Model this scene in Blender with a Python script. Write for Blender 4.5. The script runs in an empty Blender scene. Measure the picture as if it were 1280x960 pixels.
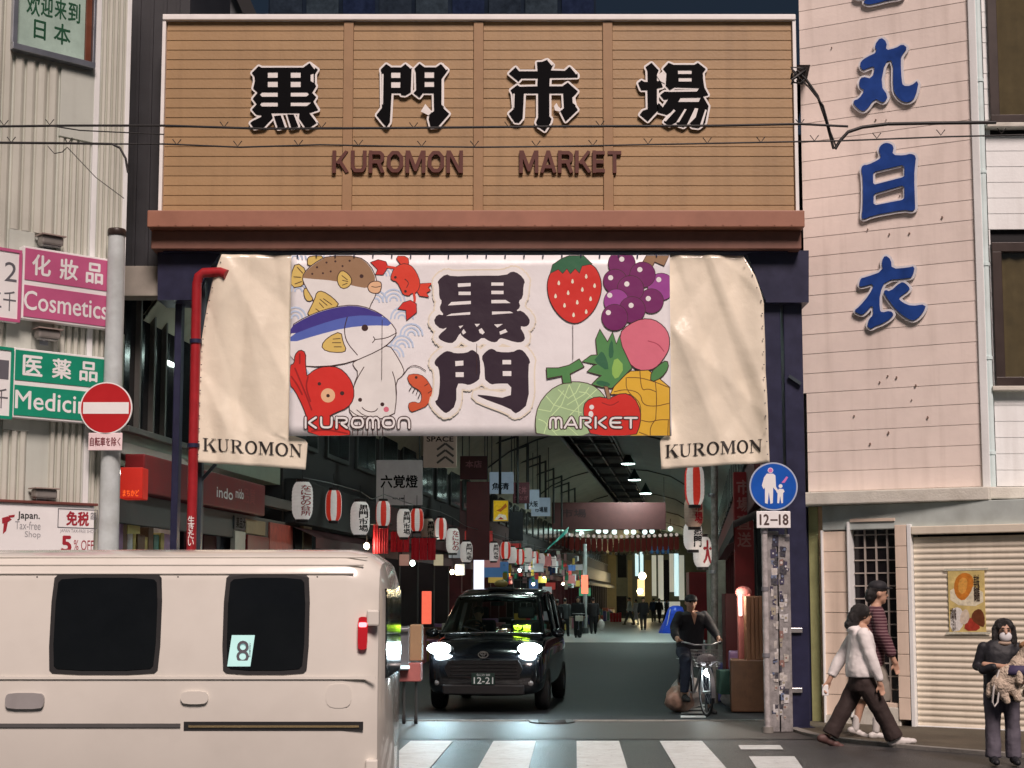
import bpy, bmesh, math, random
from mathutils import Vector, Matrix, Euler
from mathutils.geometry import tessellate_polygon, delaunay_2d_cdt

random.seed(7)
SC = bpy.context.scene
COL = SC.collection
R = math.radians

# ------------------------------------------------------------------ camera
F = 1900.0                    # focal length in photo pixels (1280 wide)
PITCH = math.atan(195 / F)
CY = 554.0
CAMZ = 1.6
cam_d = bpy.data.cameras.new('camera')
cam = bpy.data.objects.new('camera', cam_d)
COL.objects.link(cam)
cam.location = (0, 0, CAMZ)
cam.rotation_euler = (R(90) + PITCH, 0, 0)
cam_d.sensor_width = 36
cam_d.lens = F / 1280 * 36
cam_d.shift_y = (CY - 480) / 1280
cam_d.clip_end = 2000
cam_d.clip_start = 0.05
SC.camera = cam

# ------------------------------------------------------------------ night sky, key light, exposure
SUN_EL, SUN_AZ = R(47), R(14)          # from behind the camera, a little to the right
world = bpy.data.worlds.new('World')
SC.world = world
world.use_nodes = True
wn = world.node_tree
bg = wn.nodes['Background']
sky = wn.nodes.new('ShaderNodeTexSky')
sky.sky_type = 'NISHITA'
sky.sun_disc = False
sky.sun_elevation = SUN_EL
sky.sun_rotation = math.pi - SUN_AZ
wn.links.new(sky.outputs[0], bg.inputs[0])
bg.inputs[1].default_value = 0.006
sd = bpy.data.lights.new('key_light', 'SUN')
sd.energy = 2.55
sd.angle = R(20)
sd.color = (1.0, 0.81, 0.745)
sun = bpy.data.objects.new('key_light', sd)
COL.objects.link(sun)
dvec = Vector((-math.sin(SUN_AZ) * math.cos(SUN_EL), math.cos(SUN_AZ) * math.cos(SUN_EL), -math.sin(SUN_EL)))
sun.rotation_euler = dvec.to_track_quat('-Z', 'Y').to_euler()
SC.view_settings.view_transform = 'Standard'
SC.view_settings.look = 'None'
SC.view_settings.exposure = 0.6
SC.view_settings.gamma = 1
SC.view_settings.use_curve_mapping = False
SC.cycles.sample_clamp_indirect = 4
SC.cycles.max_bounces = 6
SC.cycles.transparent_max_bounces = 12
SC.cycles.caustics_reflective = False
SC.cycles.caustics_refractive = False

# ------------------------------------------------------------------ pixel helpers (used only to read positions off the photo)
cp, sp = math.cos(PITCH), math.sin(PITCH)
def ray(px, py):
    xc = (px - 640) / F; yc = (CY - py) / F
    return Vector((xc, cp - yc * sp, sp + yc * cp))
def W(px, py, Y):
    r = ray(px, py)
    return Vector((0, 0, CAMZ)) + r * (Y / r.y)
def G(px, py, z=0.0):
    r = ray(px, py)
    return Vector((0, 0, CAMZ)) + r * ((z - CAMZ) / r.z)

class Fr:
    """vertical plane: a along the wall, b up, c out towards the street"""
    def __init__(s, O, u):
        s.O = Vector((O[0], O[1], 0)); s.u = Vector((u[0], u[1], 0)).normalized()
        s.n = Vector((s.u.y, -s.u.x, 0)); s.z = Vector((0, 0, 1))
    def P(s, a, b, c=0.0):
        return s.O + s.u * a + s.z * b + s.n * c
    def px(s, x, y, c=0.0):
        r = ray(x, y); o = Vector((0, 0, CAMZ))
        t = (s.O + s.n * c - o).dot(s.n) / r.dot(s.n)
        p = o + r * t - s.O
        return p.dot(s.u), p.z

# ------------------------------------------------------------------ colour and materials
def lin(c):
    c = c / 255.0
    return c / 12.92 if c <= 0.04045 else ((c + 0.055) / 1.055) ** 2.4
def C(r, g, b): return (lin(r), lin(g), lin(b))
def A(r, g, b):                                  # paint colour behind a colour seen under the warm key light
    return tuple(min(0.88, max(0.012, v / k)) for v, k in zip(C(r, g, b), (.76, .62, .56)))

MATS = {}
def mat(name, rgb, rough=.6, metal=0., var=.12, scale=4., bump=0., bscale=40., emit=None, es=1., coat=0., spec=.5, streak=0., stretch=(1, 1, 1), dirt=0., rnd=0.):
    if name in MATS: return MATS[name]
    m = bpy.data.materials.new(name); m.use_nodes = True; MATS[name] = m
    nt = m.node_tree; N = nt.nodes; L = nt.links
    b = N['Principled BSDF']
    b.inputs['Roughness'].default_value = rough
    b.inputs['Metallic'].default_value = metal
    b.inputs['Specular IOR Level'].default_value = spec
    b.inputs['Coat Weight'].default_value = coat
    geo = N.new('ShaderNodeNewGeometry')
    mp = N.new('ShaderNodeMapping'); mp.inputs['Scale'].default_value = stretch
    L.new(geo.outputs['Position'], mp.inputs['Vector'])
    nz = N.new('ShaderNodeTexNoise'); nz.inputs['Scale'].default_value = scale; nz.inputs['Detail'].default_value = 6
    nz.inputs['Roughness'].default_value = .65
    L.new(mp.outputs[0], nz.inputs['Vector'])
    mx = N.new('ShaderNodeMix'); mx.data_type = 'RGBA'
    mr = N.new('ShaderNodeMapRange'); mr.inputs[1].default_value = .3; mr.inputs[2].default_value = .7
    L.new(nz.outputs['Fac'], mr.inputs[0]); L.new(mr.outputs[0], mx.inputs['Factor'])
    mx.inputs['A'].default_value = (*[v * (1 - var) for v in rgb], 1)
    mx.inputs['B'].default_value = (*[min(1, v * (1 + var)) for v in rgb], 1)
    out = mx.outputs['Result']
    if streak or dirt:
        n2 = N.new('ShaderNodeTexNoise'); n2.inputs['Scale'].default_value = 3.2; n2.inputs['Detail'].default_value = 8
        m2 = N.new('ShaderNodeMapping'); m2.inputs['Scale'].default_value = (2.2, 2.2, .16) if streak else (1, 1, 1)
        L.new(geo.outputs['Position'], m2.inputs['Vector']); L.new(m2.outputs[0], n2.inputs['Vector'])
        r2 = N.new('ShaderNodeMapRange'); r2.inputs[1].default_value = .5; r2.inputs[2].default_value = .75
        r2.inputs[4].default_value = max(streak, dirt)
        L.new(n2.outputs['Fac'], r2.inputs[0])
        x2 = N.new('ShaderNodeMix'); x2.data_type = 'RGBA'
        L.new(r2.outputs[0], x2.inputs['Factor']); L.new(out, x2.inputs['A'])
        x2.inputs['B'].default_value = (rgb[0] * .42, rgb[1] * .38, rgb[2] * .33, 1)
        out = x2.outputs['Result']
    if rnd:                                       # each board a slightly different tone
        oi = N.new('ShaderNodeObjectInfo'); r3 = N.new('ShaderNodeMapRange'); r3.inputs[3].default_value = 1 - rnd; r3.inputs[4].default_value = 1 + rnd
        L.new(oi.outputs['Random'], r3.inputs[0]); x3 = N.new('ShaderNodeVectorMath'); x3.operation = 'SCALE'
        L.new(out, x3.inputs[0]); L.new(r3.outputs[0], x3.inputs['Scale']); out = x3.outputs[0]
    L.new(out, b.inputs['Base Color'])
    rr = N.new('ShaderNodeMapRange'); rr.inputs[3].default_value = max(.02, rough - .08); rr.inputs[4].default_value = min(1, rough + .1)
    L.new(nz.outputs['Fac'], rr.inputs[0]); L.new(rr.outputs[0], b.inputs['Roughness'])
    if bump:
        nb = N.new('ShaderNodeTexNoise'); nb.inputs['Scale'].default_value = bscale; nb.inputs['Detail'].default_value = 4
        L.new(mp.outputs[0], nb.inputs['Vector'])
        bp = N.new('ShaderNodeBump'); bp.inputs['Strength'].default_value = bump; bp.inputs['Distance'].default_value = .02
        L.new(nb.outputs['Fac'], bp.inputs['Height']); L.new(bp.outputs[0], b.inputs['Normal'])
    if emit:
        b.inputs['Emission Color'].default_value = (*emit, 1); b.inputs['Emission Strength'].default_value = es
    return m

def glass_mat(name, tint=(.6, .65, .65), alpha=.35, rough=.04):
    if name in MATS: return MATS[name]
    m = bpy.data.materials.new(name); m.use_nodes = True; MATS[name] = m
    nt = m.node_tree; N = nt.nodes; L = nt.links
    for n in list(N):
        if n.type != 'OUTPUT_MATERIAL': N.remove(n)
    o = [n for n in N if n.type == 'OUTPUT_MATERIAL'][0]
    tr = N.new('ShaderNodeBsdfTransparent'); tr.inputs[0].default_value = (*tint, 1)
    gl = N.new('ShaderNodeBsdfGlossy'); gl.inputs['Roughness'].default_value = rough; gl.inputs[0].default_value = (.9, .9, .9, 1)
    fr = N.new('ShaderNodeFresnel'); fr.inputs[0].default_value = 1.5
    nz = N.new('ShaderNodeTexNoise'); nz.inputs['Scale'].default_value = 3
    geo = N.new('ShaderNodeNewGeometry'); L.new(geo.outputs['Position'], nz.inputs['Vector'])
    ad = N.new('ShaderNodeMath'); ad.operation = 'MULTIPLY_ADD'; L.new(nz.outputs['Fac'], ad.inputs[0]); ad.inputs[1].default_value = .06
    L.new(fr.outputs[0], ad.inputs[2])
    bf = N.new('ShaderNodeMath'); bf.operation = 'SUBTRACT'; bf.inputs[0].default_value = 1; L.new(geo.outputs['Backfacing'], bf.inputs[1])
    mu = N.new('ShaderNodeMath'); mu.operation = 'MULTIPLY'; L.new(ad.outputs[0], mu.inputs[0]); L.new(bf.outputs[0], mu.inputs[1])
    mx = N.new('ShaderNodeMixShader'); L.new(mu.outputs[0], mx.inputs[0]); L.new(tr.outputs[0], mx.inputs[1]); L.new(gl.outputs[0], mx.inputs[2])
    L.new(mx.outputs[0], o.inputs[0])
    return m

def lamp_mat(name, rgb, s):
    return mat(name, (.8, .8, .8), .5, emit=rgb, es=s, var=.02)

# ------------------------------------------------------------------ mesh builder
def inside(x, y, poly):
    w = 0; n = len(poly)
    for i in range(n):
        x0, y0 = poly[i]; x1, y1 = poly[(i + 1) % n]
        if y0 <= y:
            if y1 > y and (x1 - x0) * (y - y0) - (x - x0) * (y1 - y0) > 0: w += 1
        elif y1 <= y and (x1 - x0) * (y - y0) - (x - x0) * (y1 - y0) < 0: w -= 1
    return w != 0
def fat(outer, d, r=6, closed=True):
    out = [list(outer)] if closed else []; n = len(outer)
    for i in range(n if closed else n - 1):
        p, q = Vector(outer[i]), Vector(outer[(i + 1) % n]); e = q - p
        if e.length > 1e-7:
            e.normalize(); m = Vector((-e.y, e.x)) * d
            out.append([tuple(p + m), tuple(q + m), tuple(q - m), tuple(p - m)])
    if r:
        for p in outer: out.append([(p[0] + d * math.cos(2 * math.pi * k / r + .3), p[1] + d * math.sin(2 * math.pi * k / r + .3)) for k in range(r)])
    return out

class MB:
    def __init__(s, fr=None):
        s.v = []; s.f = []; s.m = []; s.sm = []; s.fr = fr; s.mi = 0; s.mats = []
    def mt(s, m):
        if m not in s.mats: s.mats.append(m)
        s.mi = s.mats.index(m); return s
    def add(s, vs, fs, smooth=False):
        o = len(s.v)
        for v in vs:
            s.v.append(s.fr.P(*v) if s.fr else Vector(v))
        for f in fs:
            s.f.append([o + i for i in f]); s.m.append(s.mi); s.sm.append(smooth)
        return s
    def box(s, x0, x1, y0, y1, z0, z1, bev=0.):
        if bev <= 0 or min(abs(x1-x0), abs(y1-y0), abs(z1-z0)) < bev * 2.2:
            vs = [(x, y, z) for x in (x0, x1) for y in (y0, y1) for z in (z0, z1)]
            return s.add(vs, [(0, 1, 3, 2), (4, 6, 7, 5), (0, 4, 5, 1), (2, 3, 7, 6), (0, 2, 6, 4), (1, 5, 7, 3)])
        b = bev
        bm = bmesh.new(); bmesh.ops.create_cube(bm, size=1)
        for v in bm.verts:
            v.co = Vector(((x0 + x1) / 2 + v.co.x * (x1 - x0), (y0 + y1) / 2 + v.co.y * (y1 - y0), (z0 + z1) / 2 + v.co.z * (z1 - z0)))
        bmesh.ops.bevel(bm, geom=bm.edges[:], offset=b, segments=2, affect='EDGES', profile=.5)
        bm.verts.index_update()
        s.add([tuple(v.co) for v in bm.verts], [[v.index for v in f.verts] for f in bm.faces]); bm.free()
        return s
    def beam(s, p, q, w, h, up=(0, 0, 1)):
        p = Vector(p); q = Vector(q); d = (q - p).normalized(); u = Vector(up)
        sd_ = d.cross(u)
        if sd_.length < 1e-4: sd_ = d.cross(Vector((1, 0, 0)))
        sd_.normalize(); u = sd_.cross(d)
        vs = [e + sd_ * (i * w / 2) + u * (j * h / 2) for e in (p, q) for i, j in ((-1, -1), (1, -1), (1, 1), (-1, 1))]
        return s.add(vs, [(0, 3, 2, 1), (4, 5, 6, 7), (0, 1, 5, 4), (1, 2, 6, 5), (2, 3, 7, 6), (3, 0, 4, 7)])
    def tube(s, pts, r, n=8, cap=True, smooth=True):
        pts = [Vector(p) for p in pts]; rs = r if isinstance(r, (list, tuple)) else [r] * len(pts)
        rings = []; prev = None
        for i, p in enumerate(pts):
            d = (pts[min(i + 1, len(pts) - 1)] - pts[max(i - 1, 0)])
            if d.length < 1e-9: d = Vector((0, 0, 1))
            d.normalize()
            if prev is None:
                a = d.cross(Vector((0, 0, 1)))
                if a.length < .05: a = d.cross(Vector((1, 0, 0)))
            else: a = prev - d * prev.dot(d)
            a.normalize(); prev = a; b = d.cross(a)
            rings.append([p + (a * math.cos(t * 2 * math.pi / n) + b * math.sin(t * 2 * math.pi / n)) * rs[i] for t in range(n)])
        vs = [v for rg in rings for v in rg]
        fs = [(i * n + k, i * n + (k + 1) % n, (i + 1) * n + (k + 1) % n, (i + 1) * n + k) for i in range(len(pts) - 1) for k in range(n)]
        s.add(vs, fs, smooth)
        if cap:
            s.add(rings[0], [tuple(reversed(range(n)))]); s.add(rings[-1], [tuple(range(n))])
        return s
    def lathe(s, prof, c=(0, 0, 0), n=24, axis='z', smooth=True, rib=0):
        vs = []
        for r, h in prof:
            for k in range(n):
                a = k * 2 * math.pi / n; x, y = r * math.cos(a), r * math.sin(a)
                vs.append({'z': (c[0] + x, c[1] + y, c[2] + h), 'y': (c[0] + x, c[1] + h, c[2] + y), 'x': (c[0] + h, c[1] + x, c[2] + y)}[axis])
        fs = [(i * n + k, i * n + (k + 1) % n, (i + 1) * n + (k + 1) % n, (i + 1) * n + k) for i in range(len(prof) - 1) for k in range(n)]
        return s.add(vs, fs, smooth)
    def ell(s, c, r, n=14, m=9, rot=None):
        vs = []; c = Vector(c)
        for i in range(m + 1):
            t = math.pi * i / m
            for k in range(n):
                a = 2 * math.pi * k / n
                v = Vector((r[0] * math.sin(t) * math.cos(a), r[1] * math.sin(t) * math.sin(a), r[2] * math.cos(t)))
                if rot: v = rot @ v
                vs.append(c + v)
        fs = [(i * n + k, (i + 1) * n + k, (i + 1) * n + (k + 1) % n, i * n + (k + 1) % n) for i in range(m) for k in range(n)]
        return s.add(vs, fs, True)
    def poly(s, outer, holes=(), c0=0., c1=.01):
        """flat shape in the a,b plane with thickness from c0 (back) to c1 (front)"""
        return s.union([outer], holes, c0, c1)
    def union(s, polys, holes=(), c0=0., c1=.01):
        """several overlapping outlines cut as one sheet, minus the holes"""
        pts = []; edges = []
        for l in list(polys) + list(holes):
            k = len(pts); pts += [Vector((p[0], p[1])) for p in l]; n = len(l)
            edges += [(k + i, k + (i + 1) % n) for i in range(n)]
        vs, es, fs, _, _, _ = delaunay_2d_cdt(pts, edges, [], 0, 1e-6)
        keep = []
        for f in fs:
            x = sum(vs[i].x for i in f) / len(f); y = sum(vs[i].y for i in f) / len(f)
            if any(inside(x, y, q) for q in polys) and not any(inside(x, y, q) for q in holes): keep.append(tuple(f))
        s.add([(v.x, v.y, c1) for v in vs], keep)
        if abs(c1 - c0) > 1e-6:
            cnt = {}
            for f in keep:
                for i in range(len(f)):
                    a, b = f[i], f[(i + 1) % len(f)]; e = (min(a, b), max(a, b)); cnt[e] = cnt.get(e, 0) + 1
            n = len(vs); sides = [(a, b, b + n, a + n) for (a, b), c_ in cnt.items() if c_ == 1]
            s.add([(v.x, v.y, c1) for v in vs] + [(v.x, v.y, c0) for v in vs], sides)
        return s
    def grown(s, outer, d, c0, c1, holes=()):
        """the outline grown by d all round"""
        return s.union(fat(outer, d), holes, c0, c1)
    def build(s, name, m=None, parent=None, label=None, kind=None, bevel=0.):
        me = bpy.data.meshes.new(name)
        inv = parent.matrix_basis.inverted() if parent else None
        if parent and parent.parent: inv = inv @ parent.parent.matrix_basis.inverted()
        vs = [tuple(inv @ v) if inv else tuple(v) for v in s.v]
        me.from_pydata(vs, [], s.f)
        if m is not None and not s.mats: me.materials.append(m)
        for q in s.mats: me.materials.append(q)
        me.polygons.foreach_set('use_smooth', s.sm)
        if s.mats: me.polygons.foreach_set('material_index', s.m)
        bm = bmesh.new(); bm.from_mesh(me); bmesh.ops.recalc_face_normals(bm, faces=bm.faces)
        if bevel: bmesh.ops.remove_doubles(bm, verts=bm.verts, dist=1e-5)
        bm.to_mesh(me); bm.free()
        ob = bpy.data.objects.new(name, me); COL.objects.link(ob)
        if parent: ob.parent = parent
        if label: ob['label'] = label
        if kind: ob['kind'] = kind
        if bevel:
            md = ob.modifiers.new('edge', 'BEVEL'); md.width = bevel; md.segments = 2; md.limit_method = 'ANGLE'
        return ob

def tag(o, label=None, cat=None, group=None, kind=None):
    if label: o['label'] = label
    if cat: o['category'] = cat
    if group: o['group'] = group
    if kind: o['kind'] = kind
    return o
def thing(name, label, cat, loc=(0, 0, 0), rz=0., group=None):
    o = bpy.data.objects.new(name, None); COL.objects.link(o)
    o.location = loc; o.rotation_euler = (0, 0, rz); o.empty_display_size = .1
    o.matrix_basis = Matrix.Translation(Vector(loc)) @ Matrix.Rotation(rz, 4, 'Z')
    return tag(o, label, cat, group)
def clone(o, parent=None, mtx=None):
    c = o.copy(); COL.objects.link(c); c.parent = parent
    if mtx is not None: c.matrix_basis = mtx
    for ch in o.children: clone(ch, c)
    return c
def piece(name, me_ob, parent, mtx):
    """a repeat of a part that shares its mesh"""
    c = me_ob.copy(); COL.objects.link(c); c.parent = parent; c.matrix_basis = mtx
    return c

def offs(poly, d):
    """grow a 2D outline outwards by d, mitred"""
    n = len(poly); area = sum(poly[i][0] * poly[(i + 1) % n][1] - poly[(i + 1) % n][0] * poly[i][1] for i in range(n))
    sg = 1 if area > 0 else -1; out = []
    for i in range(n):
        p0 = Vector(poly[i - 1]); p1 = Vector(poly[i]); p2 = Vector(poly[(i + 1) % n])
        e1 = (p1 - p0); e2 = (p2 - p1)
        if e1.length < 1e-7 or e2.length < 1e-7: out.append(tuple(p1)); continue
        e1.normalize(); e2.normalize()
        n1 = Vector((e1.y, -e1.x)) * sg; n2 = Vector((e2.y, -e2.x)) * sg
        k = n1 + n2
        if k.length < .3: k = n1
        k.normalize(); l = d / max(.55, k.dot(n1))
        out.append((p1.x + k.x * l, p1.y + k.y * l))
    return out
def smooth2(p, it=1, closed=True):
    for _ in range(it):
        q = []; n = len(p)
        for i in range(n if closed else n - 1):
            a = p[i]; b = p[(i + 1) % n]
            q.append((a[0] * .75 + b[0] * .25, a[1] * .75 + b[1] * .25)); q.append((a[0] * .25 + b[0] * .75, a[1] * .25 + b[1] * .75))
        if not closed: q = [p[0]] + q + [p[-1]]
        p = q
    return p
def circ(cx, cy, r, n=20, ry=None):
    return [(cx + r * math.cos(2 * math.pi * k / n), cy + (ry or r) * math.sin(2 * math.pi * k / n)) for k in range(n)]
def ribbon(pts, w):
    """outline of a stroke of width w through 2D points"""
    L_, R_ = [], []
    for i, p in enumerate(pts):
        a = Vector(pts[max(0, i - 1)]); b = Vector(pts[min(len(pts) - 1, i + 1)])
        d = (b - a).normalized(); nn = Vector((-d.y, d.x)) * (w / 2)
        L_.append((p[0] + nn.x, p[1] + nn.y)); R_.append((p[0] - nn.x, p[1] - nn.y))
    return L_ + R_[::-1]

_DG = [None]
def text_tris(body, bold=0., shear=0.):
    cu = bpy.data.curves.new('t', 'FONT'); cu.body = body; cu.size = 1; cu.offset = bold; cu.shear = shear
    cu.resolution_u = 3; cu.fill_mode = 'FRONT'; cu.align_x = 'CENTER'
    if '\n' in body: cu.space_line = .82
    ob = bpy.data.objects.new('t', cu); COL.objects.link(ob)
    dg = bpy.context.evaluated_depsgraph_get()
    me = bpy.data.meshes.new_from_object(ob.evaluated_get(dg))
    vs = [(v.co.x, v.co.y) for v in me.vertices]; fs = [tuple(p.vertices) for p in me.polygons]
    bpy.data.objects.remove(ob); bpy.data.curves.remove(cu); bpy.data.meshes.remove(me)
    return vs, fs
def fit_text(mb, body, box, c=.004, bold=.012, fr=None, slope=0., quad=None, shear=0.):
    """lettering that fills box=(a0,b0,a1,b1) on the frame, front at c"""
    vs, fs = text_tris(body, 0., shear)
    if not vs: return
    x0 = min(v[0] for v in vs); x1 = max(v[0] for v in vs); y0 = min(v[1] for v in vs); y1 = max(v[1] for v in vs)
    a0, b0, a1, b1 = box
    out = []
    for x, y in vs:
        s_ = (x - x0) / max(1e-6, x1 - x0); t_ = (y - y0) / max(1e-6, y1 - y0)
        out.append((a0 + (a1 - a0) * s_, b0 + (b1 - b0) * t_ + slope * s_, c))
    mb.add(out, fs)
    if bold > .004:                               # heavier strokes: four shifted copies a hair in front
        w = bold * .8 * (b1 - b0) / max(1e-6, y1 - y0) * (.7 if len(body) > 6 else 1)
        for k, (dx, dy) in enumerate(((w, 0), (-w, 0), (0, w), (0, -w))):
            mb.add([(p[0] + dx, p[1] + dy, p[2] + (k + 1) * .00012) for p in out], fs)
def pbox(fr, x0, y0, x1, y1, c=0.):
    """photo rectangle -> a0,b0,a1,b1 on the frame"""
    a0, b0 = fr.px(x0, y1, c); a1, b1 = fr.px(x1, y0, c)
    return a0, b0, a1, b1
# ================================================================== ground
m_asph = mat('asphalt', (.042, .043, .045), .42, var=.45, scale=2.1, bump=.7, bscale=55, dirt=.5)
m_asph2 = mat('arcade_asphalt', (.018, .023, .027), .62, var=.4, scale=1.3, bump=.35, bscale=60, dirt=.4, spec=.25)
m_gut = mat('gutter_paving', (.062, .058, .054), .5, var=.3, scale=2.5, bump=.4, bscale=60)
m_conc = mat('kerb_concrete', (.24, .23, .21), .8, var=.2, scale=6, bump=.3)
m_paint = mat('road_paint', (.62, .66, .66), .5, var=.14, scale=9, bump=.3, bscale=80, dirt=.35)
def wear(m):                                      # asphalt shows through where the paint is worn off
    N = m.node_tree.nodes; L = m.node_tree.links; b = N['Principled BSDF']; src = b.inputs['Base Color'].links[0].from_socket
    g = N.new('ShaderNodeNewGeometry'); nz = N.new('ShaderNodeTexNoise'); nz.inputs['Scale'].default_value = 16; nz.inputs['Detail'].default_value = 10; nz.inputs['Roughness'].default_value = .75
    L.new(g.outputs['Position'], nz.inputs['Vector']); r = N.new('ShaderNodeMapRange'); r.inputs[1].default_value = .60; r.inputs[2].default_value = .66; L.new(nz.outputs['Fac'], r.inputs[0])
    x = N.new('ShaderNodeMix'); x.data_type = 'RGBA'; L.new(r.outputs[0], x.inputs['Factor']); L.new(src, x.inputs['A']); x.inputs['B'].default_value = (.09, .09, .09, 1); L.new(x.outputs['Result'], b.inputs['Base Color'])
wear(m_paint)
def sheet(name, pts, z, m, parent=None, th=0.0):
    mb = MB()
    n = len(pts)
    vs = [(x, y, z) for x, y in pts]
    if th:
        vs += [(x, y, z - th) for x, y in pts]
        mb.add(vs, [tuple(range(n))] + [(i, (i + 1) % n, (i + 1) % n + n, i + n) for i in range(n)])
    else: mb.add(vs, [tuple(range(n))])
    return mb.build(name, m, parent, kind='structure' if not parent else None)
sheet('ground', [(-400, -200), (400, -200), (400, 700), (-400, 700)], -.006, m_asph)
def U(up, Y): return up + .12 * Y            # up = offset from the line through the camera along the arcade street
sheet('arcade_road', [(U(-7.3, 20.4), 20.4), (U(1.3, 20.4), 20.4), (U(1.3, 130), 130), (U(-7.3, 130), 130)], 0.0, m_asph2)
sheet('gutter', [(-4.6, 17.75), (4.3, 17.75), (4.3, 20.3), (-4.6, 20.3)], 0.0, m_gut)
kb = MB()
for i in range(15):
    x0 = -4.6 + i * .6
    kb.box(x0 + .004, x0 + .596, 20.3, 20.42, -.03, .012, .004)
kb.build('kerb', m_conc, kind='structure')
cw = thing('crosswalk', None, None); cw['kind'] = 'structure'
for k in range(-6, 3):
    x0 = -.21 + .94 * k
    sheet('stripe', [(x0 - .04 * .0, 17.45), (x0 + .48, 17.45), (x0 + .48 - .17, 13.3), (x0 - .17, 13.3)], .006, m_paint, cw, .004)
p = [G(936, 946), G(993, 946), G(1010, 970), G(952, 970)]
sheet('stripe', [(q.x, q.y) for q in p], .006, m_paint, cw, .004)
p = [G(923, 932), G(975, 932), G(979, 937), G(926, 937)]
sheet('stripe', [(q.x, q.y) for q in p], .006, m_paint, cw, .004)
# far part of the arcade street: pale paving and marks
m_pale = mat('pale_paving', (.30, .33, .33), .4, var=.15, scale=.8, bump=.1)
sheet('pale_road', [(U(-7.3, 57), 57), (U(1.3, 57), 57), (U(1.3, 129), 129), (U(-7.3, 129), 129)], .005, m_pale)
bars = thing('road_marking', None, None); bars['kind'] = 'structure'
for i in range(9):
    Y0 = 20.9 + i * .75
    sheet('bar', [(U(-.22, Y0), Y0), (U(.12, Y0), Y0), (U(.12, Y0 + .34), Y0 + .34), (U(-.22, Y0 + .34), Y0 + .34)], .005, m_paint, bars, .004)
# corner pavement on the right
m_side = mat('pavement', (.085, .072, .05), .75, var=.35, scale=1.6, bump=.5, bscale=50)
sp_pts = [(4.02, 20.5), (3.45, 19.0), (3.55, 17.9), (4.0, 17.1), (4.5, 16.45), (5.4, 15.6), (6.6, 14.6), (9, 13.4), (14, 12.5), (14, 19), (8, 18.2), (5.2, 19.6)]
sp_pts = sp_pts[:1] + smooth2(sp_pts[1:9], 2, False) + sp_pts[9:]
sheet('pavement', sp_pts, .022, m_side, None, .03)
kb = MB()
kp = smooth2([(3.45, 19.0), (3.55, 17.9), (4.0, 17.1), (4.5, 16.45), (5.4, 15.6), (6.6, 14.6), (9, 13.4)], 2, False)
for a, b in zip(kp, kp[1:]):
    kb.beam((a[0], a[1], .012), (b[0], b[1], .012), .13, .04)
kb.build('kerb', m_conc, kind='structure')
for px, py, r in ((690, 903, .30),):
    g = G(px, py); mb = MB(); mb.lathe([(0, .012), (r * .86, .012), (r * .9, .014), (r, .014), (r, .002)], (g.x, g.y, .002 if px < 900 else .022), 28)
    for t in range(-4, 5): mb.box(g.x - r * .6, g.x + r * .6, g.y + t * r * .17 - .01, g.y + t * r * .17 + .01, .014, .02 if px < 900 else .04)
    tag(mb.build('manhole_cover', mat('cast_iron', (.05, .047, .045), .5, .7, bump=.4)), 'round cast iron cover in the gutter before the dark car' if px < 900 else 'round cast iron cover in the pavement under the walkers', 'manhole cover')

# ================================================================== entrance gate
PT = Fr((0, 18.8), (1, 0))
m_tan = mat('tan_siding', A(144, 106, 70), .5, var=.08, scale=1.1, bump=.12, bscale=30, streak=.22, rnd=.05)
m_tanm = mat('tan_mullion', A(140, 101, 69), .5, var=.08)
m_rust = mat('rust_beam', A(138, 86, 66), .5, var=.1, scale=2, dirt=.2)
m_cap = mat('pale_cap', A(226, 205, 185), .4, var=.06)
m_navy = mat('navy_steel', (.018, .020, .055), .38, var=.25, scale=5, dirt=.2)
m_navy2 = mat('slate_steel', (.035, .05, .065), .4, var=.2)
gate = thing('entrance_gate', 'wide tan clad gateway over the street with black outlined characters and navy legs', 'gate', (0, 19.2, 0))
aL, bB = PT.px(202, 269); aR, bT = PT.px(995, 27)
aL0 = PT.px(203.5, 150)[0]; aR0 = PT.px(994, 150)[0]
mb = MB(PT); mb.box(aL0 + .02, aR0 - .02, bB, bT, -1.3, -.012); mb.build('box_body', m_tanm, gate)
cols = [aL0 + .03, PT.px(429, 150)[0], PT.px(592, 150)[0], PT.px(754, 150)[0], aR0 - .03]
mw = PT.px(442, 150)[0] - PT.px(430, 150)[0]
rows = 20; rh = (bT - bB) / rows
for ci in range(4):
    a0 = cols[ci] + (mw if ci else 0) + .004; a1 = cols[ci + 1] - .004
    mb = MB(PT)
    prof = [(.0, -.010), (.0, .004), (.005, .008), (rh - .005, .003), (rh - .001, -.002), (rh - .001, -.010)]
    vs = [(a, bB + h, c) for a in (a0, a1) for h, c in prof]; k = len(prof)
    mb.add(vs, [(i, (i + 1) % k, (i + 1) % k + k, i + k) for i in range(k)] + [tuple(range(k))[::-1], tuple(range(k, 2 * k))])
    pl = mb.build('plank', m_tan, gate)
    for r_ in range(1, rows):
        piece('plank', pl, gate, Matrix.Translation((random.uniform(-.001, .001), random.uniform(-.0015, .0015), r_ * rh)))
    if ci:
        mb = MB(PT); mb.box(cols[ci], cols[ci] + mw, bB, bT - .02, -.01, .034, .004); mb.build('mullion', m_tanm, gate)
mb = MB(PT); mb.box(aL0 - .02, aR0 + .02, bT, bT + .075, -1.32, .07, .01); mb.build('cap_rail', m_cap, gate)
for s_, x in ((-1, aL0), (1, aR0)):
    mb = MB(PT); mb.box(x - .022, x + .022, bB, bT - .002, -1.31, .05, .004); mb.build('edge_trim', m_cap, gate)
bm0 = PT.px(600, 313)[1]; bm1 = PT.px(600, 290)[1]
mb = MB(PT); mb.box(PT.px(190, 280)[0], PT.px(1001, 280)[0], bm1, bB - .003, -1.3, .26, .012); mb.build('upper_beam', m_rust, gate)
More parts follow.
